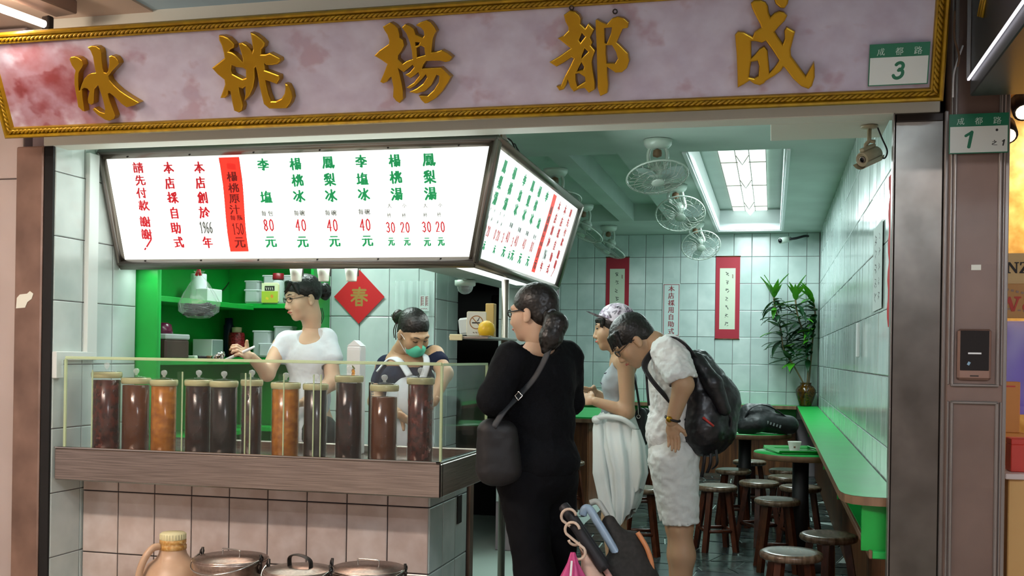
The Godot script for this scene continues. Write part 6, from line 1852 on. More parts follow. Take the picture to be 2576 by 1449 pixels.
	boxed("riser", Vector3(-0.46, 0.93, -0.15), Vector3(0.14, 0.14, 0.1), sm("riser_tan", hexc("c8843c"), 0.5), nc, 0.003)
	trolley()

func trolley() -> void:
	# folded pushchair parked behind the woman in black
	var t := thing("pushchair", "folded dark pushchair with padded black handles and a light blue bar", "pushchair", Vector3(-0.62, 0, -3.95))
	var grip := sm("grip_black", hexc("1a1a1f"), 0.6)
	var blue := sm("bar_blue", hexc("8ba3b8"), 0.35)
	var pink := sm("tube_pink", hexc("c79a92"), 0.3, 0.3)
	tubed("handle", smooth_path([Vector3(-0.145, 0.725, -0.02), Vector3(-0.11, 0.69, 0), Vector3(-0.03, 0.58, 0), Vector3(0.03, 0.50, 0)], 5), 0.022, grip, t, 10)
	tubed("handle", smooth_path([Vector3(-0.09, 0.675, 0.06), Vector3(-0.05, 0.62, 0.06), Vector3(0.03, 0.51, 0.06)], 5), 0.021, grip, t, 10)
	tubed("frame_tube", [Vector3(0.03, 0.51, 0.06), Vector3(0.16, 0.32, 0.06), Vector3(0.3, 0.05, 0.08)], 0.011, pink, t, 8)
	tubed("frame_tube", [Vector3(0.03, 0.50, 0), Vector3(0.12, 0.34, 0), Vector3(0.05, 0.05, -0.1)], 0.011, pink, t, 8)
	tubed("blue_bar", smooth_path([Vector3(-0.078, 0.69, -0.06), Vector3(-0.07, 0.715, -0.06), Vector3(-0.05, 0.712, -0.06), Vector3(-0.02, 0.67, -0.05), Vector3(0.035, 0.59, -0.04), Vector3(0.11, 0.47, -0.02), Vector3(0.2, 0.3, 0)], 5), 0.016, blue, t, 10)
	tubed("canopy_hoop", smooth_path([Vector3(-0.06, 0.73, -0.12), Vector3(-0.03, 0.735, -0.12), Vector3(0.0, 0.70, -0.11), Vector3(0.06, 0.61, -0.1), Vector3(0.14, 0.47, -0.08), Vector3(0.22, 0.3, -0.06)], 5), 0.012, sm("hoop_white", hexc("9aa29d"), 0.4), t, 8)
	var blob := Blob.new()
	blob.cap(Vector3(0.02, 0.66, -0.1), Vector3(0.12, 0.46, -0.06), 0.03, 0.06, 0.04)
	blob.cap(Vector3(0.11, 0.58, -0.12), Vector3(0.15, 0.40, -0.08), 0.05, 0.09, 0.05)
	blob.cap(Vector3(0.05, 0.5, -0.02), Vector3(0.15, 0.25, -0.02), 0.05, 0.1, 0.05)
	mesh_node("canopy", blob.build(0.011, 0.003, 15.0), tri_tex(sm("canopy_cloth", hexc("2b2824"), 0.8), noise_tex(91, 0.1, Color(0.5, 0.5, 0.5), Color.WHITE, 64), 8.0), t)
	tubed("canopy_piping", smooth_path([Vector3(0.13, 0.63, -0.09), Vector3(0.17, 0.57, -0.08), Vector3(0.19, 0.50, -0.07), Vector3(0.19, 0.40, -0.05)], 5), 0.01, sm("piping_orange", hexc("b5764a"), 0.5), t, 8)
	for s in [-1.0, 1.0]:
		turned("wheel", v2s([0.05, -0.015, 0.075, -0.015, 0.08, 0, 0.075, 0.015, 0.05, 0.015, 0.05, -0.015]), M.black, t, 24, Transform3D(Basis(Vector3.RIGHT, PI / 2), Vector3(0.3, 0.08, 0.13 * s)))
		turned("wheel", v2s([0.05, -0.015, 0.075, -0.015, 0.08, 0, 0.075, 0.015, 0.05, 0.015, 0.05, -0.015]), M.black, t, 24, Transform3D(Basis(Vector3.RIGHT, PI / 2), Vector3(0.02, 0.08, 0.13 * s)))
	tubed("axle", [Vector3(0.3, 0.08, -0.13), Vector3(0.3, 0.08, 0.13)], 0.008, M.dark_metal, t, 6)
	tubed("axle", [Vector3(0.02, 0.08, -0.13), Vector3(0.02, 0.08, 0.13)], 0.008, M.dark_metal, t, 6)
	tubed("frame_tube", [Vector3(0.16, 0.3, 0.02), Vector3(0.02, 0.08, 0.05)], 0.011, pink, t, 8)
	# S hooks
	var bone := sm("hook_beige", hexc("c9b5a2"), 0.4)
	var hook := func(at: Vector3, turn: float, label: String) -> void:
		var pts := []
		for i in 12:
			var a := -0.2 + 3.6 * i / 11.0
			pts.append(Vector3(cos(a) * 0.028, 0.03 + sin(a) * 0.028, 0))
		for i in 12:
			var a := 0.3 - 3.5 * i / 11.0
			pts.append(Vector3(cos(a) * 0.026 - 0.004, -0.055 + sin(a) * 0.026, 0))
		var o := tubed("s_hook", pts, 0.0055, bone, null, 8)
		o.position = at
		o.rotation = Vector3(0, turn, 0.35)
		tag(o, label, "hook", "hooks on the pushchair handle")
	hook.call(Vector3(-0.725, 0.668, -3.92), 0.2, "beige S hook higher on the pushchair handle")
	hook.call(Vector3(-0.70, 0.628, -3.86), -0.1, "beige S hook lower on the handle carrying the pink bag")
	# pink bag hanging from the hook
	var bag := thing("pink_bag", "pink plastic carrier bag hanging from a beige hook", "bag", Vector3(-0.705, 0.565, -3.85))
	var pinkm := sm("bag_pink", hexc("c2447f"), 0.45)
	pinkm.backlight_enabled = true
	pinkm.backlight = Color(0.3, 0.06, 0.15)
	var st := mb()
	st.set_smooth_group(1)
	var prof := [[0.008, 0.01], [0.02, -0.03], [0.045, -0.08], [0.075, -0.14], [0.09, -0.22], [0.07, -0.3], [0.0, -0.32]]
	for i in prof.size() - 1:
		for k in 30:
			var pts := []
			for q in [[i, k], [i + 1, k], [i + 1, k + 1], [i, k + 1]]:
				var a: float = TAU * q[1] / 30.0
				var rr: float = prof[q[0]][0] * (1.0 + 0.16 * sin(a * 5.0 + 0.4 * q[0]))
				pts.append(Vector3(cos(a) * rr, prof[q[0]][1], -sin(a) * rr * 0.7))
			quad(st, pts[3], pts[2], pts[1], pts[0])
	obj("film", st, pinkm, bag)
	boxed("white_fold", Vector3(0.0, -0.06, 0.035), Vector3(0.008, 0.09, 0.003), M.white_plastic, bag, 0.001, Basis(Vector3.RIGHT, -0.35))
	var bb := Blob.new()
	bb.cap(Vector3(0, -0.02, 0), Vector3(0.03, -0.12, 0), 0.018, 0.05, 0.02)
	bb.cap(Vector3(0.03, -0.12, 0), Vector3(0.05, -0.28, 0), 0.05, 0.06, 0.02)
	var b2 := thing("beige_bag", "beige cloth bag hanging beside the pink carrier bag", "bag", Vector3(-0.665, 0.57, -3.9))
	mesh_node("cloth", bb.build(0.01, 0.003, 20.0), sm("bag_beige", hexc("c2a493"), 0.7), b2)
	tubed("loop", [Vector3(-0.01, -0.02, 0), Vector3(-0.02, 0.02, 0.02), Vector3(0.005, -0.02, 0.01)], 0.004, M.bag_beige, b2, 6)

# ---------------------------------------------------------------- bodies as smooth blends of tapered capsules and ellipsoids
class Blob:
	var kind := PackedInt32Array()
	var pa: PackedVector3Array = []
	var ba: PackedVector3Array = []
	var ra := PackedFloat32Array()
	var rb := PackedFloat32Array()
	var kk := PackedFloat32Array()
	var inv := []
	var lo := Vector3(1e9, 1e9, 1e9)
	var hi := Vector3(-1e9, -1e9, -1e9)
	var cuts := []      # [normal, offset]: removes where normal . p > offset
	var holes := []     # [Transform3D to unit sphere space, scale]
	var kmax := 0.01

	func _grow(p: Vector3, r: float) -> void:
		lo = lo.min(p - Vector3(r, r, r))
		hi = hi.max(p + Vector3(r, r, r))

	func cap(a: Vector3, b: Vector3, r0: float, r1: float, k := 0.02) -> void:
		kind.append(0)
		pa.append(a)
		ba.append(b - a)
		ra.append(r0)
		rb.append(r1)
		kk.append(k)
		inv.append(null)
		kmax = maxf(kmax, k)
		_grow(a, r0 + k)
		_grow(b, r1 + k)

	func ell(c: Vector3, r: Vector3, basis := Basis(), k := 0.02) -> void:
		kind.append(1)
		pa.append(c)
		ba.append(r)
		ra.append(minf(r.x, minf(r.y, r.z)))
		rb.append(maxf(r.x, maxf(r.y, r.z)))
		kk.append(k)
		inv.append(basis.inverse())
		kmax = maxf(kmax, k)
		_grow(c, rb[rb.size() - 1] + k)

	func flat_floor(y: float) -> void:
		cuts.append([Vector3(0, -1, 0), -y])

	func cut(n: Vector3, p: Vector3) -> void:
		n = n.normalized()
		cuts.append([n, n.dot(p)])

	func hole(c: Vector3, r: Vector3, basis := Basis()) -> void:
		holes.append([basis.inverse(), c, r])

	func one(i: int, p: Vector3) -> float:
		if kind[i] == 0:
			var q := p - pa[i]
			var b := ba[i]
			var t := clampf(q.dot(b) / maxf(b.length_squared(), 1e-9), 0.0, 1.0)
			return (q - b * t).length() - lerpf(ra[i], rb[i], t)
		var e: Vector3 = inv[i] * (p - pa[i])
		var r := ba[i]
		var k0 := (e / r).length()
		var k1 := (e / (r * r)).length()
		return k0 * (k0 - 1.0) / k1 if k1 > 1e-6 else -ra[i]

	func value(p: Vector3, ids: PackedInt32Array) -> float:
		var d := 1e3
		for i in ids:
			var e := one(i, p)
			var k := kk[i]
			var h := maxf(k - absf(d - e), 0.0) / k
			d = minf(d, e) - h * h * k * 0.25
		for c: Array in cuts:
			d = maxf(d, p.dot(c[0]) - c[1])
		for c: Array in holes:
			var e: Vector3 = c[0] * (p - c[1])
			var r: Vector3 = c[2]
			var k0 := (e / r).length()
			var k1 := (e / (r * r)).length()
			var hd := k0 * (k0 - 1.0) / k1 if k1 > 1e-6 else -0.01
			d = maxf(d, -hd)
		return d

	func build(cell: float, rough := 0.0, freq := 20.0, sd := 3, creased := false) -> ArrayMesh:
		var noise := FastNoiseLite.new()
		noise.seed = sd
		noise.frequency = freq * 0.1
		if creased:
			noise.fractal_type = FastNoiseLite.FRACTAL_RIDGED
			noise.fractal_octaves = 2
		var pad := cell * 3.0 + rough
		var o := lo - Vector3(pad, pad, pad)
		var size := hi - lo + Vector3(pad, pad, pad) * 2.0
		var B := 5
		var nb := Vector3i((size / (cell * B)).ceil()) + Vector3i.ONE
		var nx := nb.x * B + 1
		var ny := nb.y * B + 1
		var nz := nb.z * B + 1
		var val := PackedFloat32Array()
		val.resize(nx * ny * nz)
		val.fill(1.0)
		var vid := PackedInt32Array()
		vid.resize(nx * ny * nz)
		vid.fill(-1)
		var rad := cell * B * 0.87
		var all := PackedInt32Array(range(kind.size()))
		var active := []
		var sy := nx
		var sz := nx * ny
		for bz in nb.z:
			for by in nb.y:
				for bx in nb.x:
					var c := o + (Vector3(bx, by, bz) + Vector3(0.5, 0.5, 0.5)) * (cell * B)
					var ids := PackedInt32Array()
					var near := 1e3
					for i in all:
						var e := one(i, c)
						near = minf(near, e)
						if e < rad * 1.6 + kk[i]:
							ids.append(i)
					if near > rad * 1.6 + kmax * 0.5 + rough:
						continue
					var full := value(c, ids)
					if full < -(rad * 1.6 + rough):
						for z in range(bz * B, bz * B + B + 1):
							for y in range(by * B, by * B + B + 1):
								for x in range(bx * B, bx * B + B + 1):
									val[x + y * sy + z * sz] = -1.0
						continue
					active.append(Vector3i(bx, by, bz))
					for z in range(bz * B, bz * B + B + 1):
						for y in range(by * B, by * B + B + 1):
							for x in range(bx * B, bx * B + B + 1):
								var p := o + Vector3(x, y, z) * cell
								var v := value(p, ids)
								if rough > 0.0 and absf(v) < rough * 2.0 + cell:
									v += rough * noise.get_noise_3dv((p + Vector3(p.y * 0.4, -p.x * 0.3, 0)) * (Vector3(8, 13, 8) if creased else Vector3(10, 10, 10)))
								val[x + y * sy + z * sz] = v
		var verts := PackedVector3Array()
		var norms := PackedVector3Array()
		var offs := PackedInt32Array([0, 1, sy, sy + 1, sz, sz + 1, sy + sz, sy + sz + 1])
		var cells := PackedInt32Array()
		for b: Vector3i in active:
			for z in range(b.z * B, b.z * B + B):
				for y in range(b.y * B, b.y * B + B):
					for x in range(b.x * B, b.x * B + B):
						var at := x + y * sy + z * sz
						var v0 := val[at]
						var v1 := val[at + 1]
						var v2 := val[at + sy]
						var v3 := val[at + sy + 1]
						var v4 := val[at + sz]
						var v5 := val[at + sz + 1]
						var v6 := val[at + sy + sz]
						var v7 := val[at + sy + sz + 1]
						var m := int(v0 < 0) + int(v1 < 0) + int(v2 < 0) + int(v3 < 0) + int(v4 < 0) + int(v5 < 0) + int(v6 < 0) + int(v7 < 0)
						if m == 0 or m == 8:
							continue
						var s := Vector3.ZERO
						var n := 0
						if (v0 < 0) != (v1 < 0):
							s += Vector3(v0 / (v0 - v1), 0, 0)
							n += 1
						if (v2 < 0) != (v3 < 0):
							s += Vector3(v2 / (v2 - v3), 1, 0)
							n += 1
						if (v4 < 0) != (v5 < 0):
							s += Vector3(v4 / (v4 - v5), 0, 1)
							n += 1
						if (v6 < 0) != (v7 < 0):
							s += Vector3(v6 / (v6 - v7), 1, 1)
							n += 1
						if (v0 < 0) != (v2 < 0):
							s += Vector3(0, v0 / (v0 - v2), 0)
							n += 1
						if (v1 < 0) != (v3 < 0):
							s += Vector3(1, v1 / (v1 - v3), 0)
							n += 1
						if (v4 < 0) != (v6 < 0):
							s += Vector3(0, v4 / (v4 - v6), 1)
							n += 1
						if (v5 < 0) != (v7 < 0):
							s += Vector3(1, v5 / (v5 - v7), 1)
							n += 1
						if (v0 < 0) != (v4 < 0):
							s += Vector3(0, 0, v0 / (v0 - v4))
							n += 1
						if (v1 < 0) != (v5 < 0):
							s += Vector3(1, 0, v1 / (v1 - v5))
							n += 1
						if (v2 < 0) != (v6 < 0):
							s += Vector3(0, 1, v2 / (v2 - v6))
							n += 1
						if (v3 < 0) != (v7 < 0):
							s += Vector3(1, 1, v3 / (v3 - v7))
							n += 1
						vid[at] = verts.size()
						verts.append(o + (Vector3(x, y, z) + s / n) * cell)
						norms.append(Vector3(v1 + v3 + v5 + v7 - v0 - v2 - v4 - v6, v2 + v3 + v6 + v7 - v0 - v1 - v4 - v5, v4 + v5 + v6 + v7 - v0 - v1 - v2 - v3).normalized())
						cells.append(at)
		var idx := PackedInt32Array()
		for at in cells:
			var inside := val[at] < 0
			for ax in 3:
				var du: int = [1, sy, sz][ax]
				var dv: int = [sy, sz, 1][ax]
				var dw: int = [sz, 1, sy][ax]
				if (val[at + du] < 0) == inside:
					continue
				var a := vid[at - dv - dw]
				var b := vid[at - dw]
				var c := vid[at]
				var d := vid[at - dv]
				if a < 0 or b < 0 or d < 0:
					continue
				# counter-clockwise about the axis when the inside is on the low side; Godot wants clockwise
				if inside:
					idx.append_array(PackedInt32Array([a, c, b, a, d, c]))
				else:
					idx.append_array(PackedInt32Array([a, b, c, a, c, d]))
		var arr := []
		arr.resize(Mesh.ARRAY_MAX)
		arr[Mesh.ARRAY_VERTEX] = verts
		arr[Mesh.ARRAY_NORMAL] = norms
		arr[Mesh.ARRAY_INDEX] = idx
		var mesh := ArrayMesh.new()
		mesh.add_surface_from_arrays(Mesh.PRIMITIVE_TRIANGLES, arr)
		return mesh

# ---------------------------------------------------------------- people
func join(meshes: Array) -> ArrayMesh:
	var v := PackedVector3Array()
	var n := PackedVector3Array()
	var ix := PackedInt32Array()
	for m: ArrayMesh in meshes:
		var a := m.surface_get_arrays(0)
		var off := v.size()
		v.append_array(a[Mesh.ARRAY_VERTEX])
		n.append_array(a[Mesh.ARRAY_NORMAL])
		for i: int in a[Mesh.ARRAY_INDEX]:
			ix.append(i + off)
	var arr := []
	arr.resize(Mesh.ARRAY_MAX)
	arr[Mesh.ARRAY_VERTEX] = v
	arr[Mesh.ARRAY_NORMAL] = n
	arr[Mesh.ARRAY_INDEX] = ix
	var out := ArrayMesh.new()
	out.add_surface_from_arrays(Mesh.PRIMITIVE_TRIANGLES, arr)
	return out

func facing(f: Vector3, pitch := 0.0, roll := 0.0) -> Basis:
	return Basis(Vector3.UP, atan2(f.x, f.z)) * Basis(Vector3.RIGHT, pitch) * Basis(Vector3.BACK, roll)

# head in its own frame: x to the person's left, y up, z forward; centre between the ears
func head_shape(t: Transform3D, s: float, neck: Vector3) -> ArrayMesh:
	var b := Blob.new()
	var q := t.basis
	var e := func(x: float, y: float, z: float, rx: float, ry: float, rz: float, k: float) -> void:
		b.ell(t * (Vector3(x, y, z) * s), Vector3(rx, ry, rz) * s, q, k * s)
	var c := func(x: float, y: float, z: float, x2: float, y2: float, z2: float, r0: float, r1: float, k: float) -> void:
		b.cap(t * (Vector3(x, y, z) * s), t * (Vector3(x2, y2, z2) * s), r0 * s, r1 * s, k * s)
	e.call(0, 0.035, -0.015, 0.074, 0.086, 0.094, 0.02)
	e.call(0, -0.025, 0.028, 0.061, 0.082, 0.066, 0.04)
	e.call(0, -0.078, 0.042, 0.042, 0.036, 0.044, 0.03)
	e.call(0, -0.100, 0.068, 0.020, 0.017, 0.017, 0.02)
	for sx in [-1.0, 1.0]:
		e.call(0.040 * sx, -0.030, 0.062, 0.026, 0.030, 0.024, 0.03)
		c.call(0.012 * sx, 0.030, 0.090, 0.046 * sx, 0.028, 0.076, 0.010, 0.010, 0.018)
		e.call(0.011 * sx, -0.040, 0.098, 0.009, 0.008, 0.010, 0.008)
		e.call(0.031 * sx, 0.010, 0.083, 0.014, 0.009, 0.010, 0.004)
		e.call(0.077 * sx, -0.012, -0.012, 0.010, 0.031, 0.019, 0.008)
		e.call(0.079 * sx, -0.034, -0.004, 0.008, 0.012, 0.010, 0.006)
	c.call(0, 0.018, 0.090, 0, -0.032, 0.109, 0.008, 0.012, 0.016)
	e.call(0, -0.060, 0.093, 0.022, 0.008, 0.010, 0.008)
	e.call(0, -0.072, 0.090, 0.018, 0.008, 0.010, 0.008)
	c.call(0, -0.05, -0.02, 0, -0.1, -0.03, 0.052, 0.05, 0.03)
	b.cap(t * (Vector3(0, -0.07, -0.025) * s), neck, 0.050 * s, 0.054 * s, 0.03)
	return b.build(0.0045)

func face_parts(p: Node3D, t: Transform3D, s: float, lip := true, closed := false) -> void:
	for sx in [-1.0, 1.0]:
		var w := func(x: float, y: float, z: float) -> Vector3: return t * (Vector3(x * sx, y, z) * s)
		if closed:
			tubed("eyelid", [w.call(0.018, 0.008, 0.0935), w.call(0.031, 0.003, 0.094), w.call(0.045, 0.008, 0.0875)], 0.0018, M.hair, p, 5)
		else:
			tubed("eye", [w.call(0.020, 0.009, 0.0915), w.call(0.031, 0.010, 0.0925), w.call(0.043, 0.010, 0.086)], [0.002, 0.0042, 0.002], M.eye, p, 7)
			tubed("eyelid", [w.call(0.018, 0.011, 0.0935), w.call(0.031, 0.0155, 0.094), w.call(0.046, 0.012, 0.086)], 0.0017, M.hair, p, 5)
		tubed("eyebrow", [w.call(0.014, 0.031, 0.0985), w.call(0.032, 0.036, 0.094), w.call(0.05, 0.031, 0.081)], [0.0022, 0.0028, 0.0015], M.hair, p, 5)
	if lip:
		tubed("lips", [t * (Vector3(-0.02, -0.066, 0.094) * s), t * (Vector3(-0.008, -0.0625, 0.1035) * s), t * (Vector3(0, -0.064, 0.1045) * s), t * (Vector3(0.008, -0.0625, 0.1035) * s), t * (Vector3(0.02, -0.066, 0.094) * s)], [0.002, 0.005, 0.0055, 0.005, 0.002], M.lips, p, 7)

func spectacles(p: Node3D, t: Transform3D, s: float, m: Material, r := 0.0016) -> void:
	for sx in [-1.0, 1.0]:
		var pts := []
		for i in 14:
			var a := TAU * i / 14
			pts.append(t * (Vector3(sx * (0.033 + 0.025 * cos(a)), 0.006 + 0.015 * sin(a), 0.108 - 0.012 * (0.5 + 0.5 * cos(a))) * s))
		var g := tubed("spectacles", pts, r, m, p, 5, true)
		tubed("temple", [t * (Vector3(sx * 0.058, 0.01, 0.094) * s), t * (Vector3(sx * 0.08, 0.012, 0.02) * s), t * (Vector3(sx * 0.083, -0.0, -0.012) * s)], r, m, g, 5)
	tubed("bridge", [t * (Vector3(-0.009, 0.01, 0.108) * s), t * (Vector3(0.009, 0.01, 0.108) * s)], r, m, p, 5)

# hand: from the wrist along d, palm facing n; the thumb leaves on the side u
func hand_shape(wrist: Vector3, d: Vector3, n: Vector3, curl: Array, s := 1.0, thumb_side := 1.0, thumb_in := 0.5) -> ArrayMesh:
	var b := Blob.new()
	d = d.normalized()
	n = (n - d * n.dot(d)).normalized()
	var u := d.cross(n) * thumb_side
	var bs := Basis(u, d, n)
	b.cap(wrist - d * 0.02 * s, wrist + d * 0.02 * s, 0.024 * s, 0.022 * s, 0.02)
	b.ell(wrist + d * 0.05 * s, Vector3(0.040, 0.048, 0.015) * s, bs, 0.015)
	var lens := [0.070, 0.078, 0.072, 0.056]
	for i in 4:
		var side := 0.028 - 0.0188 * i
		var at := wrist + (d * (0.088 - 0.004 * absf(i - 1.2)) + u * side) * s
		var dir := d
		var cu: float = curl[i]
		for j in 3:
			var l: float = lens[i] * [0.45, 0.32, 0.23][j] * s
			dir = (dir.rotated(u.normalized() * 1.0, -cu if bs.determinant() * thumb_side > 0 else cu)).normalized()
			if dir.dot(n) < -0.2 and j == 0:
				dir = (d - n * 0.0).normalized()
			b.cap(at, at + dir * l, (0.0095 - 0.0008 * j) * s, (0.0090 - 0.0012 * j) * s, 0.004)
			at += dir * l
	var th := wrist + (d * 0.03 + u * 0.032) * s
	var td := (d * 0.75 + u * 0.75 + n * thumb_in).normalized()
	b.cap(th, th + td * 0.036 * s, 0.0135 * s, 0.0115 * s, 0.01)
	var td2 := (d * 0.9 + u * 0.15 + n * (thumb_in + 0.3)).normalized()
	b.cap(th + td * 0.036 * s, th + td * 0.036 * s + td2 * 0.030 * s, 0.011 * s, 0.0085 * s, 0.004)
	return b.build(0.0035)

func fabric(key: String, col: Color, rough := 0.85, sheen := 0.25) -> StandardMaterial3D:
	var m := sm(key, col, rough)
	m.metallic_specular = 0.25
	if sheen > 0.1:
		m.rim_enabled = true
		m.rim = sheen
		m.rim_tint = 0.6
	return m

# hanging cloth: rings of (centre, half width along u, half depth along v), folds as ripples
func drape(rings: Array, u: Vector3, v: Vector3, folds: int, amp: float, phase := 0.0) -> SurfaceTool:
	var st := mb()
	st.set_smooth_group(1)
	var n := 72
	for i in rings.size() - 1:
		for k in n:
			var pts := []
			for q in [[i, k], [i + 1, k], [i + 1, k + 1], [i, k + 1]]:
				var r: Array = rings[q[0]]
				var a: float = TAU * q[1] / n
				var grow := float(q[0]) / (rings.size() - 1)
				var f := 1.0 + amp * (0.25 + grow) * (sin(a * folds + phase + 0.35 * q[0]) + 0.4 * sin(a * (folds * 2 - 3) + 1.3 * phase))
				var dip: float = r[3] * sin(a * 2.0 + phase) if r.size() > 3 else 0.0
				if r.size() > 4:
					dip += r[4] * cos(a)
				pts.append(r[0] + u * (cos(a) * r[1] * f) + v * (sin(a) * r[2] * f) + Vector3(0, dip, 0))
			quad(st, pts[3], pts[2], pts[1], pts[0])
	return st

func checker_tex() -> ImageTexture:
	# black and white scribbled print
	var im := Image.create(128, 128, false, Image.FORMAT_RGB8)
	im.fill(Color(1, 0.97, 1))
	var r := RandomNumberGenerator.new()
	r.seed = 77
	for i in 46:
		var a := Vector2(r.randf_range(0, 128), r.randf_range(0, 128))
		stroke(im, a, a + Vector2(r.randf_range(-22, 22), r.randf_range(-22, 22)), r.randf_range(2, 5), [Color(0.06, 0.06, 0.1), Color(0.16, 0.15, 0.22), Color(0.55, 0.45, 0.55)][r.randi() % 3])
	return ImageTexture.create_from_image(im)

func people() -> void:
	var sk := sm("skin", hexc("c9a88c"), 0.5)
	sk.subsurf_scatter_enabled = true
	sk.subsurf_scatter_strength = 0.08
	var tan := sm("skin_tan", hexc("b39272"), 0.5)
	tan.subsurf_scatter_enabled = true
	tan.subsurf_scatter_strength = 0.08
	var hair := sm("hair", hexc("15120f"), 0.42)
	hair.heightmap_enabled = false
	tri_tex(hair, noise_tex(101, 0.06, Color(0.7, 0.7, 0.7), Color(1.0, 1.0, 1.0), 128, 3, 0.12), 9.0)
	var hairb := tri_tex(sm("hair_brown", hexc("2a1a10"), 0.4), noise_tex(102, 0.06, Color(0.7, 0.65, 0.6), Color(1.0, 1.0, 1.0), 128, 3, 0.12), 9.0)
	sm("eye", hexc("1a1410"), 0.15)
	sm("lips", hexc("a85a4e"), 0.4)
	woman_in_black()
	woman_in_white()
	woman_in_mask()
	girl_in_cap()
	man_with_backpack()

func woman_in_black() -> void:
	var base := Vector3(-0.93, 0, -4.2)
	var p := thing("person", "person in black top and trousers with a ponytail and glasses, seen from behind", "person", base)
	var hf := Vector3(-0.95, 0, -0.30)
	var s := 0.93
	var t := Transform3D(facing(hf, 0.08), Vector3(-0.017, 1.474, 0.000))
	var neck := Vector3(0.012, 1.338, 0.000)
	var skin := [head_shape(t, s, neck)]
	var b := Blob.new()
	b.cap(neck, Vector3(0.003, 1.284, 0.000), 0.056, 0.075, 0.03)
	b.cap(Vector3(0.003, 1.284, 0.000), Vector3(0.006, 0.839, 0.000), 0.075, 0.09, 0.03)
	b.cap(Vector3(-0.033, 0.828, 0.060), Vector3(0.057, 0.819, -0.060), 0.08, 0.08, 0.03)
	b.cap(Vector3(-0.036, 0.788, 0.070), Vector3(0.022, 0.435, 0.080), 0.08, 0.055, 0.03)
	b.cap(Vector3(0.059, 0.776, -0.080), Vector3(0.083, 0.407, -0.080), 0.08, 0.055, 0.03)
	for q in [[Vector3(0.022, 0.435, 0.080), -0.06], [Vector3(0.083, 0.407, -0.080), 0.06]]:
		var ank := Vector3(q[0].x, 0.09, q[0].z)
		b.cap(q[0], ank, 0.06, 0.04, 0.02)
	skin.append(b.build(0.009))
	mesh_node("body", join(skin), M.skin, p)
	face_parts(p, t, s)
	spectacles(p, t, s, M.black, 0.0028)
	# hair drawn back into a low ponytail
	b = Blob.new()
	b.ell(t * (Vector3(0, 0.043, -0.018) * s), Vector3(0.083, 0.092, 0.105) * s, t.basis, 0.01)
	b.ell(t * (Vector3(0, -0.02, -0.06) * s), Vector3(0.07, 0.055, 0.055) * s, t.basis, 0.03)
	b.hole(t * (Vector3(0, -0.055, 0.10) * s), Vector3(0.10, 0.095, 0.105) * s, t.basis)
	b.hole(t * (Vector3(0.085, -0.02, -0.005) * s), Vector3(0.02, 0.040, 0.03) * s, t.basis)
	b.hole(t * (Vector3(-0.085, -0.02, -0.005) * s), Vector3(0.02, 0.040, 0.03) * s, t.basis)
	mesh_node("hair", b.build(0.005, 0.0025, 60.0), M.hair, p)
	b = Blob.new()
	b.cap(Vector3(0.070, 1.460, 0.080), Vector3(0.101, 1.427, 0.120), 0.03, 0.045, 0.02)
	b.cap(Vector3(0.101, 1.427, 0.120), Vector3(0.085, 1.372, 0.140), 0.045, 0.045, 0.02)
	b.cap(Vector3(0.085, 1.372, 0.140), Vector3(0.067, 1.324, 0.150), 0.042, 0.018, 0.02)
	mesh_node("ponytail", b.build(0.006, 0.004, 50.0), M.hair, p)
	tubed("hair_tie", ring_pts(Vector3(0.074, 1.456, 0.085), 0.03, 14, Vector3(0.3, 0.8, 0.2).normalized(), Vector3(-0.3, 0.1, 0.9).normalized()), 0.006, sm("tie_grey", hexc("5a6068"), 0.5), p, 6, true)
	# top
	var cloth := tri_tex(fabric("top_black", hexc("101216"), 0.8, 0.0), noise_tex(103, 0.12, Color(0.6, 0.6, 0.62), Color(1.0, 1.0, 1.0), 128, 2), 7.0)
	var tb := facing(Vector3(-0.72, 0, -0.69))
	b = Blob.new()
	var sl := Vector3(-0.071, 1.283, 0.140)
	var sr := Vector3(0.098, 1.291, -0.120)
	b.cap(Vector3(-0.032, 1.316, 0.080), Vector3(0.053, 1.318, -0.060), 0.055, 0.06, 0.05)
	b.ell(Vector3(0.009, 1.195, 0.000), Vector3(0.165, 0.16, 0.125), tb, 0.06)
	b.ell(Vector3(0.007, 1.033, 0.000), Vector3(0.165, 0.14, 0.135), tb, 0.06)
	b.ell(Vector3(0.006, 0.871, 0.000), Vector3(0.182, 0.13, 0.165), tb, 0.06)
	b.cap(sl, Vector3(-0.124, 1.127, 0.220), 0.075, 0.060, 0.04)
	b.cap(Vector3(-0.124, 1.127, 0.220), Vector3(-0.121, 1.089, -0.060), 0.058, 0.05, 0.03)
	b.cap(sr, Vector3(0.106, 1.109, -0.200), 0.075, 0.055, 0.04)
	b.cap(Vector3(0.106, 1.109, -0.200), Vector3(-0.002, 1.070, -0.260), 0.052, 0.045, 0.03)
	b.cut(Vector3(0, -1, 0), Vector3(0.007, 0.816, 0.000))
	# neckline, low at the back of the neck
	b.hole(Vector3(0.017, 1.359, 0.070), Vector3(0.105, 0.062, 0.105), tb)
	mesh_node("top", b.build(0.009, 0.006, 14.0), cloth, p)
	# trousers
	b = Blob.new()
	b.ell(Vector3(0.007, 0.823, 0.000), Vector3(0.175, 0.14, 0.155), tb, 0.05)
	var k1 := Vector3(0.022, 0.435, 0.080)
	var k2 := Vector3(0.083, 0.407, -0.080)
	b.cap(Vector3(-0.037, 0.790, 0.080), k1, 0.098, 0.078, 0.04)
	b.cap(Vector3(0.060, 0.776, -0.080), k2, 0.098, 0.078, 0.04)
	b.cap(k1, Vector3(k1.x + 0.01, 0.06, k1.z + 0.03), 0.078, 0.06, 0.03)
	b.cap(k2, Vector3(k2.x + 0.02, 0.06, k2.z + 0.03), 0.078, 0.06, 0.03)
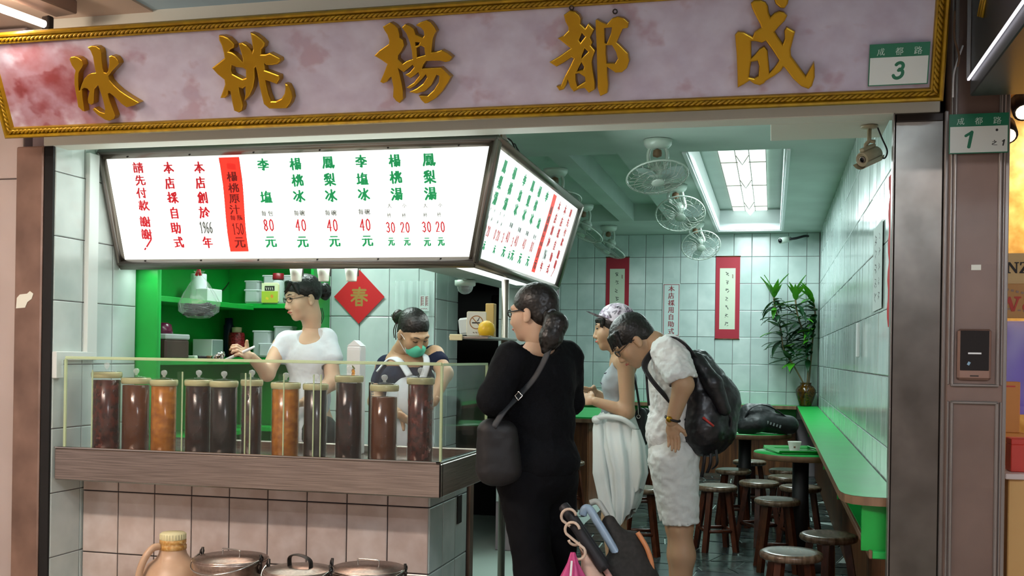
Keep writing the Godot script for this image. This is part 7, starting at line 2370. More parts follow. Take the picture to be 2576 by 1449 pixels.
	mesh_node("trousers", b.build(0.011, 0.006, 12.0), fabric("trousers_black", hexc("0b0c0f"), 0.85, 0.0), p)
	for k in [k1, k2]:
		b = Blob.new()
		b.cap(Vector3(k.x + 0.03, 0.035, k.z + 0.04), Vector3(k.x - 0.10, 0.03, k.z - 0.06), 0.038, 0.034, 0.02)
		b.flat_floor(0.0)
		mesh_node("shoe", b.build(0.008), M.black, p)
	# shoulder bag and strap
	var bag := thing("shoulder_bag", "black shoulder bag worn at the hip of the person in black", "bag", base)
	b = Blob.new()
	b.cap(Vector3(-0.135, 1.003, 0.220), Vector3(-0.126, 0.855, 0.210), 0.05, 0.065, 0.04)
	b.cap(Vector3(-0.079, 0.996, 0.200), Vector3(-0.071, 0.855, 0.190), 0.05, 0.06, 0.04)
	mesh_node("body", b.build(0.009, 0.003, 20.0), sm("bag_leather", hexc("0b0b0e"), 0.6), bag)
	var strap := smooth_path([Vector3(0.083, 1.343, 0.145), Vector3(0.072, 1.293, 0.170), Vector3(0.030, 1.215, 0.170), Vector3(-0.024, 1.152, 0.175), Vector3(-0.070, 1.091, 0.240), Vector3(-0.109, 1.022, 0.260)], 6)
	tubed("strap", strap, 0.0135, sm("strap_grey", hexc("22262a"), 0.6), bag, 8, false, Vector2(1.0, 0.22))
	tubed("buckle", [Vector3(-0.040, 1.144, 0.205), Vector3(-0.025, 1.160, 0.205), Vector3(-0.010, 1.144, 0.205), Vector3(-0.026, 1.126, 0.205)], 0.003, M.chrome, bag, 5, true)

func woman_in_white() -> void:
	var base := Vector3(-2.42, 0, -5.35)
	var p := thing("person", "person in white T-shirt and glasses holding a ladle behind the counter", "person", base)
	var s := 0.96
	var t := Transform3D(facing(Vector3(-0.645, 0, 0.764), 0.22), Vector3(-0.068, 1.596, 0.030))
	var neck := Vector3(-0.044, 1.457, -0.030)
	var skin := [head_shape(t, s, neck)]
	var b := Blob.new()
	b.cap(neck, Vector3(-0.052, 1.381, -0.040), 0.046, 0.056, 0.03)
	b.ell(Vector3(-0.070, 1.341, -0.020), Vector3(0.12, 0.05, 0.07), facing(Vector3(-0.5, 0, 0.86)), 0.04)
	b.cap(Vector3(-0.063, 1.336, -0.030), Vector3(0, 0.9, 0), 0.07, 0.09, 0.03)
	b.cap(Vector3(-0.063, 1.332, -0.030), Vector3(0.052, 1.342, -0.030), 0.045, 0.04, 0.03)
	b.cap(Vector3(-0.063, 1.332, -0.030), Vector3(-0.203, 1.330, 0.010), 0.045, 0.04, 0.03)
	b.cap(Vector3(0, 0.9, 0), Vector3(-0.08, 0.5, 0), 0.09, 0.06, 0.03)
	b.cap(Vector3(0, 0.9, 0), Vector3(0.08, 0.5, 0), 0.09, 0.06, 0.03)
	b.cap(Vector3(-0.08, 0.1, 0), Vector3(-0.08, 0.5, 0), 0.05, 0.06, 0.02)
	b.cap(Vector3(0.08, 0.1, 0), Vector3(0.08, 0.5, 0), 0.05, 0.06, 0.02)
	var el := Vector3(-0.216, 1.182, 0.150)
	var wr := Vector3(-0.243, 1.272, 0.280)
	b.cap(Vector3(-0.208, 1.338, 0.010), el, 0.046, 0.040, 0.02)
	b.cap(el, wr, 0.040, 0.026, 0.02)
	b.cap(Vector3(0.055, 1.342, -0.030), Vector3(0.123, 1.145, 0.050), 0.044, 0.042, 0.02)
	b.cap(Vector3(0.123, 1.145, 0.050), Vector3(0.023, 1.039, 0.170), 0.042, 0.03, 0.02)
	skin.append(b.build(0.008))
	skin.append(hand_shape(wr, Vector3(-0.266, 1.300, 0.350) - wr, Vector3(0.2, 0.5, 0.8), [0.9, 0.95, 1.0, 1.05], 0.92, 1.0, 0.6))
	skin.append(hand_shape(Vector3(0.023, 1.039, 0.170), Vector3(-0.8, -0.3, 0.3), Vector3(0, -0.8, 0.3), [0.4, 0.4, 0.4, 0.4], 0.9))
	mesh_node("body", join(skin), M.skin, p)
	face_parts(p, t, s)
	spectacles(p, t, s, M.dark_metal, 0.0016)
	b = Blob.new()
	b.ell(t * (Vector3(0, 0.045, -0.02) * s), Vector3(0.084, 0.092, 0.104) * s, t.basis, 0.01)
	b.hole(t * (Vector3(0, -0.04, 0.105) * s), Vector3(0.092, 0.094, 0.09) * s, t.basis)
	b.hole(t * (Vector3(0, -0.085, 0.02) * s), Vector3(0.13, 0.075, 0.10) * s, t.basis)
	# fringe swept to the side and bun
	for i in 5:
		b.cap(t * (Vector3(0.02 - 0.012 * i, 0.10, 0.07) * s), t * (Vector3(-0.015 - 0.013 * i, 0.05 - 0.006 * i, 0.098 - 0.007 * i) * s), 0.014 * s, 0.006 * s, 0.008)
	b.cap(t * (Vector3(0.05, 0.09, 0.06) * s), t * (Vector3(0.072, 0.03, 0.055) * s), 0.016 * s, 0.007 * s, 0.008)
	b.cap(t * (Vector3(0, 0.03, -0.10) * s), t * (Vector3(0, 0.03, -0.13) * s), 0.02, 0.03, 0.012)
	mesh_node("hair", b.build(0.005, 0.0025, 60.0), M.hair, p)
	b = Blob.new()
	b.ell(Vector3(0.002, 1.641, -0.100), Vector3(0.034, 0.05, 0.034), Basis(), 0.01)
	mesh_node("hair_bun", b.build(0.005, 0.004, 60.0), M.hair, p)
	for i in 3:
		tubed("loose_strand", smooth_path([Vector3(-0.018, 1.547, -0.070) + Vector3(0.008 * i, 0, 0), Vector3(-0.011, 1.503, -0.070) + Vector3(0.01 * i, 0, 0), Vector3(-0.017, 1.459, -0.070) + Vector3(0.006 * i, 0, 0)], 4), 0.002, M.hair, p, 4)
	var tb := facing(Vector3(-0.5, 0, 0.86))
	var cloth := fabric("tee_white", hexc("d4dbe2"), 0.85, 0.2)
	b = Blob.new()
	b.cap(Vector3(-0.175, 1.365, 0.000), Vector3(0.033, 1.381, -0.040), 0.05, 0.055, 0.04)
	b.ell(Vector3(-0.060, 1.260, -0.010), Vector3(0.155, 0.13, 0.095), tb, 0.05)
	b.ell(Vector3(-0.049, 1.053, -0.010), Vector3(0.15, 0.16, 0.105), tb, 0.05)
	b.ell(Vector3(-0.039, 0.835, -0.010), Vector3(0.165, 0.15, 0.12), tb, 0.05)
	b.cap(Vector3(-0.185, 1.352, 0.000), Vector3(-0.211, 1.284, 0.040), 0.055, 0.056, 0.03)
	b.cap(Vector3(0.043, 1.364, -0.030), Vector3(0.090, 1.269, 0.000), 0.06, 0.062, 0.03)
	b.hole(Vector3(-0.039, 1.408, 0.080), Vector3(0.075, 0.066, 0.11), tb)
	b.hole(Vector3(-0.229, 1.238, 0.070), Vector3(0.056, 0.028, 0.06), Basis(Vector3.BACK, -0.5))
	b.hole(Vector3(0.109, 1.217, 0.010), Vector3(0.075, 0.026, 0.075), Basis(Vector3.BACK, -0.15))
	b.cut(Vector3(0, -1, 0), Vector3(-0.045, 0.813, -0.010))
	mesh_node("tee_shirt", b.build(0.008, 0.004, 14.0, 5), cloth, p)
	b = Blob.new()
	b.ell(Vector3(0, 0.84, 0), Vector3(0.16, 0.14, 0.12), tb, 0.05)
	b.cap(Vector3(-0.08, 0.8, 0), Vector3(-0.08, 0.12, 0), 0.09, 0.06, 0.03)
	b.cap(Vector3(0.08, 0.8, 0), Vector3(0.08, 0.12, 0), 0.09, 0.06, 0.03)
	mesh_node("trousers", b.build(0.014), M.black, p)
	for x in [-0.08, 0.08]:
		b = Blob.new()
		b.cap(Vector3(x, 0.04, -0.04), Vector3(x - 0.03, 0.035, 0.12), 0.042, 0.036, 0.02)
		b.flat_floor(0.0)
		mesh_node("shoe", b.build(0.012), M.black, p)
	# ladle in her hand
	var ld := thing("ladle", "steel ladle with a pale handle in the hand of the person in white", "ladle", base)
	var h0 := Vector3(-0.216, 1.313, 0.350)
	var h1 := Vector3(-0.365, 1.249, 0.350)
	tubed("handle", [Vector3(-0.199, 1.326, 0.330), h0, h1], [0.006, 0.007, 0.008], M.white_plastic, ld, 10)
	turned("bowl", v2s([0, -0.03, 0.02, -0.026, 0.034, -0.012, 0.038, 0.006, 0.036, 0.006, 0.03, -0.008, 0, -0.02]), M.chrome, ld, 24, Transform3D(Basis(Vector3.BACK, 0.5), Vector3(-0.396, 1.275, 0.350)))
	tubed("neck", [h1, Vector3(-0.380, 1.272, 0.350)], 0.004, M.chrome, ld, 8)

func woman_in_mask() -> void:
	var base := Vector3(-1.92, 0, -5.38)
	var p := thing("person", "person in navy top and white apron with a green face mask, head bowed", "person", base)
	var s := 0.95
	var t := Transform3D(facing(Vector3(0.76, 0, 0.65), 0.62, 0.10), Vector3(0.076, 1.411, 0.080))
	var neck := Vector3(-0.030, 1.311, -0.020)
	var skin := [head_shape(t, s, neck)]
	var b := Blob.new()
	b.cap(neck, Vector3(-0.044, 1.268, -0.040), 0.052, 0.075, 0.03)
	b.ell(Vector3(0.024, 1.241, -0.010), Vector3(0.12, 0.055, 0.08), facing(Vector3(0.5, 0, 0.86)), 0.04)
	b.cap(Vector3(0.024, 1.247, -0.010), Vector3(0.177, 1.299, 0.020), 0.05, 0.046, 0.03)
	b.cap(Vector3(0.024, 1.247, -0.010), Vector3(-0.140, 1.223, -0.060), 0.05, 0.046, 0.03)
	b.cap(Vector3(0.025, 1.215, -0.010), Vector3(0, 0.85, 0), 0.07, 0.09, 0.03)
	b.cap(Vector3(0, 0.85, 0), Vector3(-0.08, 0.5, 0), 0.09, 0.06, 0.03)
	b.cap(Vector3(0, 0.85, 0), Vector3(0.08, 0.5, 0), 0.09, 0.06, 0.03)
	b.cap(Vector3(-0.08, 0.1, 0), Vector3(-0.08, 0.5, 0), 0.05, 0.06, 0.02)
	b.cap(Vector3(0.08, 0.1, 0), Vector3(0.08, 0.5, 0), 0.05, 0.06, 0.02)
	b.cap(Vector3(0.177, 1.299, 0.020), Vector3(0.261, 1.200, 0.100), 0.046, 0.042, 0.02)
	b.cap(Vector3(0.261, 1.200, 0.100), Vector3(0.237, 1.058, 0.220), 0.04, 0.028, 0.02)
	b.cap(Vector3(-0.140, 1.223, -0.060), Vector3(-0.154, 1.041, 0.020), 0.046, 0.042, 0.02)
	b.cap(Vector3(-0.154, 1.041, 0.020), Vector3(0.030, 0.989, 0.180), 0.04, 0.028, 0.02)
	skin.append(b.build(0.008))
	skin.append(hand_shape(Vector3(0.237, 1.058, 0.220), Vector3(-0.5, -0.5, 0.2), Vector3(0, -0.5, 0.5), [0.5, 0.5, 0.5, 0.5], 0.9))
	skin.append(hand_shape(Vector3(0.030, 0.989, 0.180), Vector3(0.6, -0.3, 0.2), Vector3(0, -0.5, 0.5), [0.5, 0.5, 0.5, 0.5], 0.9))
	mesh_node("body", join(skin), M.skin_tan, p)
	face_parts(p, t, s, false, true)
	b = Blob.new()
	b.ell(t * (Vector3(0, 0.047, -0.022) * s), Vector3(0.082, 0.09, 0.102) * s, t.basis, 0.01)
	b.ell(t * (Vector3(0, -0.03, -0.06) * s), Vector3(0.06, 0.05, 0.05) * s, t.basis, 0.03)
	b.hole(t * (Vector3(0, -0.035, 0.095) * s), Vector3(0.088, 0.098, 0.092) * s, t.basis)
	b.hole(t * (Vector3(0.085, -0.03, 0.0) * s), Vector3(0.03, 0.045, 0.035) * s, t.basis)
	b.hole(t * (Vector3(-0.085, -0.03, 0.0) * s), Vector3(0.03, 0.045, 0.035) * s, t.basis)
	b.cap(t * (Vector3(0, 0.06, -0.11) * s), Vector3(-0.045, 1.495, -0.040), 0.025, 0.03, 0.015)
	mesh_node("hair", b.build(0.005, 0.0025, 60.0), M.hair, p)
	b = Blob.new()
	b.ell(Vector3(-0.059, 1.502, -0.060), Vector3(0.036, 0.04, 0.036), Basis(), 0.01)
	mesh_node("hair_bun", b.build(0.005, 0.005, 60.0), M.hair_brown, p)
	for i in 5:
		tubed("loose_strand", smooth_path([Vector3(-0.063, 1.477, -0.040) + Vector3(0.006 * i, 0, 0), Vector3(-0.080, 1.429, -0.040) + Vector3(0.011 * i, 0, 0), Vector3(-0.075, 1.386, -0.040) + Vector3(0.009 * i, -0.01 * (i % 2), 0)], 4), 0.003, M.hair_brown, p, 4)
	for i in 2:
		tubed("loose_strand", [Vector3(-0.062, 1.488, -0.050), Vector3(-0.099, 1.501, -0.050) + Vector3(0, 0.012 * i, 0)], [0.006, 0.002], M.hair, p, 5)
	# mask: shell over nose and mouth
	b = Blob.new()
	b.ell(t * (Vector3(0, -0.058, 0.052) * s), Vector3(0.060, 0.056, 0.066) * s, t.basis, 0.01)
	b.ell(t * (Vector3(0, -0.035, 0.105) * s), Vector3(0.018, 0.018, 0.014) * s, t.basis, 0.02)
	b.cut(t.basis * Vector3(0, 0, -1), t * (Vector3(0, 0, 0.052) * s))
	b.cut(t.basis * Vector3(0, 1, -0.12), t * (Vector3(0, -0.018, 0.09) * s))
	mesh_node("face_mask", b.build(0.004), fabric("mask_green", hexc("5fc9a8"), 0.7, 0.2), p)
	for sx in [-1.0, 1.0]:
		tubed("mask_edge", [t * (Vector3(0.058 * sx, -0.018, 0.058) * s), t * (Vector3(0.061 * sx, -0.058, 0.056) * s), t * (Vector3(0.045 * sx, -0.098, 0.056) * s)], 0.004, M.white_plastic, p, 6)
		tubed("ear_loop", smooth_path([t * (Vector3(0.06 * sx, -0.025, 0.056) * s), t * (Vector3(0.078 * sx, -0.0, 0.01) * s), t * (Vector3(0.086 * sx, -0.01, -0.025) * s), t * (Vector3(0.078 * sx, -0.045, -0.01) * s), t * (Vector3(0.052 * sx, -0.09, 0.054) * s)], 4), 0.0018, M.white_plastic, p, 5)
	var tb := facing(Vector3(0.45, 0, 0.89))
	b = Blob.new()
	b.cap(Vector3(-0.116, 1.245, -0.050), Vector3(0.151, 1.286, 0.000), 0.05, 0.05, 0.04)
	b.ell(Vector3(0.018, 1.151, 0.000), Vector3(0.15, 0.12, 0.1), tb, 0.05)
	b.ell(Vector3(0.010, 0.937, 0.000), Vector3(0.145, 0.15, 0.105), tb, 0.05)
	b.ell(Vector3(0.002, 0.744, 0.000), Vector3(0.16, 0.14, 0.12), tb, 0.05)
	b.cap(Vector3(-0.122, 1.223, -0.050), Vector3(-0.146, 1.147, -0.030), 0.056, 0.056, 0.03)
	b.cap(Vector3(0.165, 1.297, 0.010), Vector3(0.210, 1.257, 0.050), 0.052, 0.054, 0.03)
	b.hole(Vector3(0.063, 1.295, 0.070), Vector3(0.085, 0.062, 0.12), tb)
	b.hole(Vector3(0.254, 1.210, 0.090), Vector3(0.07, 0.025, 0.07), Basis(Vector3.BACK, 0.6))
	mesh_node("navy_top", b.build(0.008, 0.004, 16.0), fabric("navy_cloth", hexc("1a2036"), 0.8, 0.25), p)
	# apron: bib and straps
	b = Blob.new()
	b.ell(Vector3(0.037, 1.046, 0.030), Vector3(0.125, 0.17, 0.105), tb, 0.03)
	b.ell(Vector3(0.027, 0.812, 0.030), Vector3(0.15, 0.18, 0.13), tb, 0.03)
	b.cut(-(tb * Vector3(0, 0, 1)), Vector3(0.033, 1.046, 0.030))
	var apron := fabric("apron_white", hexc("cfd6dc"), 0.85, 0.2)
	mesh_node("apron", b.build(0.01, 0.003, 14.0), apron, p)
	tubed("apron_strap", smooth_path([Vector3(-0.139, 1.202, 0.050), Vector3(-0.079, 1.272, 0.030), Vector3(0.000, 1.262, 0.080), Vector3(0.071, 1.186, 0.120)], 5), 0.02, apron, p, 8, false, Vector2(1.0, 0.3))
	tubed("apron_strap", smooth_path([Vector3(0.106, 1.310, 0.020), Vector3(0.152, 1.281, 0.090), Vector3(0.163, 1.229, 0.120), Vector3(0.141, 1.156, 0.130)], 5), 0.018, apron, p, 8, false, Vector2(1.0, 0.3))
	b = Blob.new()
	b.ell(Vector3(0, 0.8, 0), Vector3(0.16, 0.12, 0.12), tb, 0.05)
	b.cap(Vector3(-0.08, 0.8, 0), Vector3(-0.08, 0.12, 0), 0.09, 0.06, 0.03)
	b.cap(Vector3(0.08, 0.8, 0), Vector3(0.08, 0.12, 0), 0.09, 0.06, 0.03)
	mesh_node("trousers", b.build(0.014), M.black, p)
	for x in [-0.08, 0.08]:
		b = Blob.new()
		b.cap(Vector3(x, 0.04, -0.04), Vector3(x + 0.03, 0.035, 0.12), 0.042, 0.036, 0.02)
		b.flat_floor(0.0)
		mesh_node("shoe", b.build(0.012), M.black, p)

func girl_in_cap() -> void:
	var base := Vector3(-0.76, 0, -5.5)
	var p := thing("person", "person in grey tank top and patterned cap with a white cardigan at the waist", "person", base)
	var s := 0.90
	var f := Vector3(-0.99, 0, 0.12)
	var t := Transform3D(facing(f, 0.1), Vector3(-0.051, 1.446, 0.000))
	var neck := Vector3(-0.012, 1.328, 0.000)
	var skin := [head_shape(t, s, neck)]
	var b := Blob.new()
	b.cap(neck, Vector3(0.005, 1.287, 0.000), 0.048, 0.07, 0.03)
	b.ell(Vector3(0.010, 1.266, 0.000), Vector3(0.13, 0.045, 0.065), facing(f), 0.03)
	b.cap(Vector3(0.006, 1.255, 0.000), Vector3(-0.02, 0.88, 0), 0.06, 0.09, 0.03)
	b.cap(Vector3(0.006, 1.272, 0.000), Vector3(0.034, 1.281, 0.120), 0.05, 0.046, 0.03)
	b.cap(Vector3(0.006, 1.272, 0.000), Vector3(-0.002, 1.280, -0.120), 0.05, 0.044, 0.03)
	var el := Vector3(0.049, 1.022, 0.140)
	var wr := Vector3(-0.119, 1.071, 0.140)
	b.cap(Vector3(0.034, 1.281, 0.120), el, 0.046, 0.036, 0.02)
	b.cap(el, wr, 0.037, 0.024, 0.02)
	var el2 := Vector3(-0.030, 1.018, -0.160)
	var wr2 := Vector3(-0.154, 1.102, -0.120)
	b.cap(Vector3(-0.002, 1.280, -0.120), el2, 0.044, 0.036, 0.02)
	b.cap(el2, wr2, 0.036, 0.024, 0.02)
	# legs
	for z in [-0.07, 0.07]:
		b.cap(Vector3(-0.02, 0.88, z * 0.6), Vector3(-0.03, 0.46, z), 0.085, 0.055, 0.03)
		b.cap(Vector3(-0.03, 0.46, z), Vector3(0.0, 0.09, z), 0.055, 0.036, 0.02)
	skin.append(b.build(0.009))
	skin.append(hand_shape(wr, Vector3(-0.194, 1.088, 0.120) - wr, Vector3(-0.1, -0.5, -0.85), [0.75, 0.8, 0.85, 0.9], 0.88, -1.0, 0.5))
	skin.append(hand_shape(wr2, Vector3(-0.222, 1.115, -0.060) - wr2, Vector3(0.0, -0.4, 0.9), [0.7, 0.75, 0.8, 0.85], 0.88, 1.0, 0.5))
	mesh_node("body", join(skin), M.skin_tan, p)
	face_parts(p, t, s)
	# short hair under the cap
	b = Blob.new()
	b.ell(t * (Vector3(0, 0.035, -0.02) * s), Vector3(0.085, 0.09, 0.104) * s, t.basis, 0.01)
	b.ell(t * (Vector3(0, -0.04, -0.06) * s), Vector3(0.075, 0.05, 0.05) * s, t.basis, 0.03)
	b.hole(t * (Vector3(0, -0.055, 0.10) * s), Vector3(0.11, 0.085, 0.085) * s, t.basis)
	for i in 5:
		b.cap(t * (Vector3(0.072 - 0.016 * i, 0.06, 0.05 + 0.010 * i) * s), t * (Vector3(0.070 - 0.016 * i, 0.012 + 0.006 * i, 0.060 + 0.0085 * i) * s), 0.012 * s, 0.005 * s, 0.006)
	mesh_node("hair", b.build(0.005, 0.0025, 60.0), M.hair, p)
	# cap with a raised brim
	var pat := sm("cap_print", hexc("d8d8dc"), 0.8)
	tri_tex(pat, checker_tex(), 6.0)
	var ct := Transform3D(facing(f, -0.22), t.origin)
	b = Blob.new()
	b.ell(ct * (Vector3(0, 0.05, -0.015) * s), Vector3(0.094, 0.108, 0.116) * s, ct.basis, 0.01)
	b.cut(ct.basis * Vector3(0, -1, 0), ct * (Vector3(0, 0.04, 0) * s))
	mesh_node("cap", b.build(0.005, 0.0015, 30.0), pat, p)
	var st := mb()
	st.set_smooth_group(1)
	var n := 14
	for lay in 2:
		var off := Vector3(0, 0.004 * lay, 0)
		for i in n:
			var q := []
			for k in [i, i + 1]:
				var a: float = -1.25 + 2.5 * k / n
				q.append(ct * ((Vector3(sin(a) * 0.092, 0.045, -0.015 + cos(a) * 0.113) + off) * s))
				q.append(ct * ((Vector3(sin(a) * 0.10, 0.045 + 0.02 * cos(a), 0.0 + cos(a) * 0.18) + off) * s))
			quad(st, q[0], q[1], q[3], q[2])
	obj("cap_brim", st, pat, p)
	# tank top
	var tb := facing(f)
	b = Blob.new()
	b.ell(Vector3(-0.009, 1.172, 0.000), Vector3(0.118, 0.10, 0.088), tb, 0.04)
	b.ell(Vector3(-0.051, 1.146, 0.000), Vector3(0.095, 0.05, 0.045), tb, 0.05)
	b.ell(Vector3(-0.017, 1.005, 0.000), Vector3(0.115, 0.11, 0.09), tb, 0.05)
	b.ell(Vector3(-0.005, 0.881, 0.000), Vector3(0.14, 0.10, 0.115), tb, 0.05)
	b.cap(Vector3(-0.028, 1.280, 0.060), Vector3(-0.044, 1.193, 0.080), 0.014, 0.03, 0.02)
	b.cap(Vector3(-0.013, 1.293, 0.050), Vector3(0.045, 1.236, 0.070), 0.014, 0.03, 0.03)
	b.cap(Vector3(-0.046, 1.279, -0.070), Vector3(-0.068, 1.190, -0.080), 0.014, 0.03, 0.02)
	b.cap(Vector3(-0.028, 1.292, -0.060), Vector3(0.026, 1.234, -0.070), 0.014, 0.03, 0.03)
	mesh_node("tank_top", b.build(0.008, 0.003, 18.0), fabric("tank_grey", hexc("98a4a9"), 0.85, 0.25), p)
	for q in [[Vector3(-0.085, 1.213, 0.060), Vector3(-0.046, 1.230, 0.070)], [Vector3(-0.108, 1.167, 0.040), Vector3(-0.089, 1.151, 0.050)]]:
		tubed("print_mark", [q[0], q[1]], 0.003, sm("print_dark", hexc("4d4f5c"), 0.7), p, 5)
	# denim shorts, just showing
	b = Blob.new()
	b.ell(Vector3(-0.013, 0.860, 0.000), Vector3(0.13, 0.10, 0.11), tb, 0.04)
	b.cap(Vector3(-0.02, 0.85, -0.06), Vector3(-0.03, 0.70, -0.06), 0.09, 0.085, 0.03)
	b.cap(Vector3(-0.02, 0.85, 0.06), Vector3(-0.03, 0.70, 0.06), 0.09, 0.085, 0.03)
	mesh_node("shorts", b.build(0.01, 0.002, 18.0), tri_tex(sm("denim", hexc("3f4d72"), 0.8), noise_tex(112, 0.15, Color(0.5, 0.5, 0.55), Color(1.5, 1.5, 1.5), 64), 8.0), p)
	# cardigan tied round the waist: long fall behind, short end in front
	var card := fabric("cardigan_white", hexc("dbe6e4"), 0.8, 0.3)
	card.backlight_enabled = true
	card.backlight = Color(0.12, 0.13, 0.13)
	var u := Vector3(1, 0, 0)
	var v := Vector3(0, 0, 1)
	obj("cardigan", drape([[Vector3(-0.016, 1.026, 0.000), 0.075, 0.10], [Vector3(-0.015, 0.993, 0.000), 0.105, 0.125], [Vector3(-0.006, 0.927, 0.000), 0.122, 0.15], [Vector3(0.013, 0.841, 0.020), 0.125, 0.175], [Vector3(0.032, 0.720, 0.040), 0.096, 0.155], [Vector3(0.037, 0.598, 0.050), 0.082, 0.14, 0.01], [Vector3(0.033, 0.527, 0.060), 0.076, 0.125, 0.02, 0.03], [Vector3(0.022, 0.450, 0.060), 0.062, 0.10, 0.02, 0.06]], u, v, 13, 0.10, 0.6), card, p)
	obj("cardigan_front", drape([[Vector3(-0.109, 0.986, 0.080), 0.02, 0.03], [Vector3(-0.101, 0.926, 0.100), 0.032, 0.045], [Vector3(-0.090, 0.825, 0.120), 0.037, 0.05], [Vector3(-0.080, 0.704, 0.130), 0.045, 0.05, 0.01], [Vector3(-0.052, 0.563, 0.130), 0.04, 0.045, 0.015], [Vector3(-0.021, 0.462, 0.130), 0.03, 0.04, 0.02]], u, v, 5, 0.13, 1.1), card, p)
	obj("cardigan_sleeve", drape([[Vector3(0.095, 0.935, 0.140), 0.02, 0.03], [Vector3(0.109, 0.855, 0.150), 0.035, 0.04], [Vector3(0.116, 0.714, 0.150), 0.04, 0.04, 0.01], [Vector3(0.100, 0.622, 0.140), 0.03, 0.03, 0.015]], u, v, 5, 0.14, 0.2), card, p)
	tubed("cardigan_tie", smooth_path([Vector3(-0.107, 0.985, 0.130), Vector3(-0.045, 0.996, 0.160), Vector3(0.037, 0.983, 0.170), Vector3(0.095, 0.935, 0.140)], 5), 0.014, card, p, 10)
	b = Blob.new()
	b.ell(Vector3(-0.109, 0.976, 0.120), Vector3(0.028, 0.024, 0.03), Basis(), 0.01)
	mesh_node("cardigan_knot", b.build(0.006, 0.004, 40.0), card, p)
	for z in [-0.07, 0.07]:
		b = Blob.new()
		b.cap(Vector3(0.03, 0.04, z), Vector3(-0.13, 0.032, z), 0.038, 0.032, 0.02)
		b.flat_floor(0.0)
		mesh_node("shoe", b.build(0.009), M.white_plastic, p)
	# her small black bag on a chain
	var bag := thing("handbag", "small black handbag with a chain strap hanging between girl and man", "bag", base)
	b = Blob.new()
	b.cap(Vector3(0.106, 1.011, 0.040), Vector3(0.108, 0.867, 0.040), 0.03, 0.035, 0.02)
	b.cap(Vector3(0.120, 1.008, -0.020), Vector3(0.122, 0.863, -0.020), 0.03, 0.035, 0.02)
	mesh_node("body", b.build(0.008, 0.002, 20.0), sm("handbag_black", hexc("131416"), 0.5), bag)
	tubed("strap", smooth_path([Vector3(0.058, 1.247, 0.080), Vector3(0.083, 1.155, 0.070), Vector3(0.104, 1.022, 0.060)], 5), 0.006, M.black, bag, 6)
	tubed("key_ring", ring_pts(Vector3(0.101, 0.997, 0.100), 0.009, 10, Vector3.RIGHT, Vector3.UP), 0.002, M.chrome, bag, 5, true)
	tubed("chain", [Vector3(0.095, 1.064, 0.090), Vector3(0.101, 1.009, 0.100)], 0.002, M.chrome, bag, 5)
	# paper in her hands
	tag(boxed("paper_note", Vector3(-0.204, 1.096, 0.060) + base, Vector3(0.05, 0.004, 0.09), M.paper, null, 0.001, Basis(Vector3.BACK, 0.5)), "folded white paper held by the person in the cap", "paper")

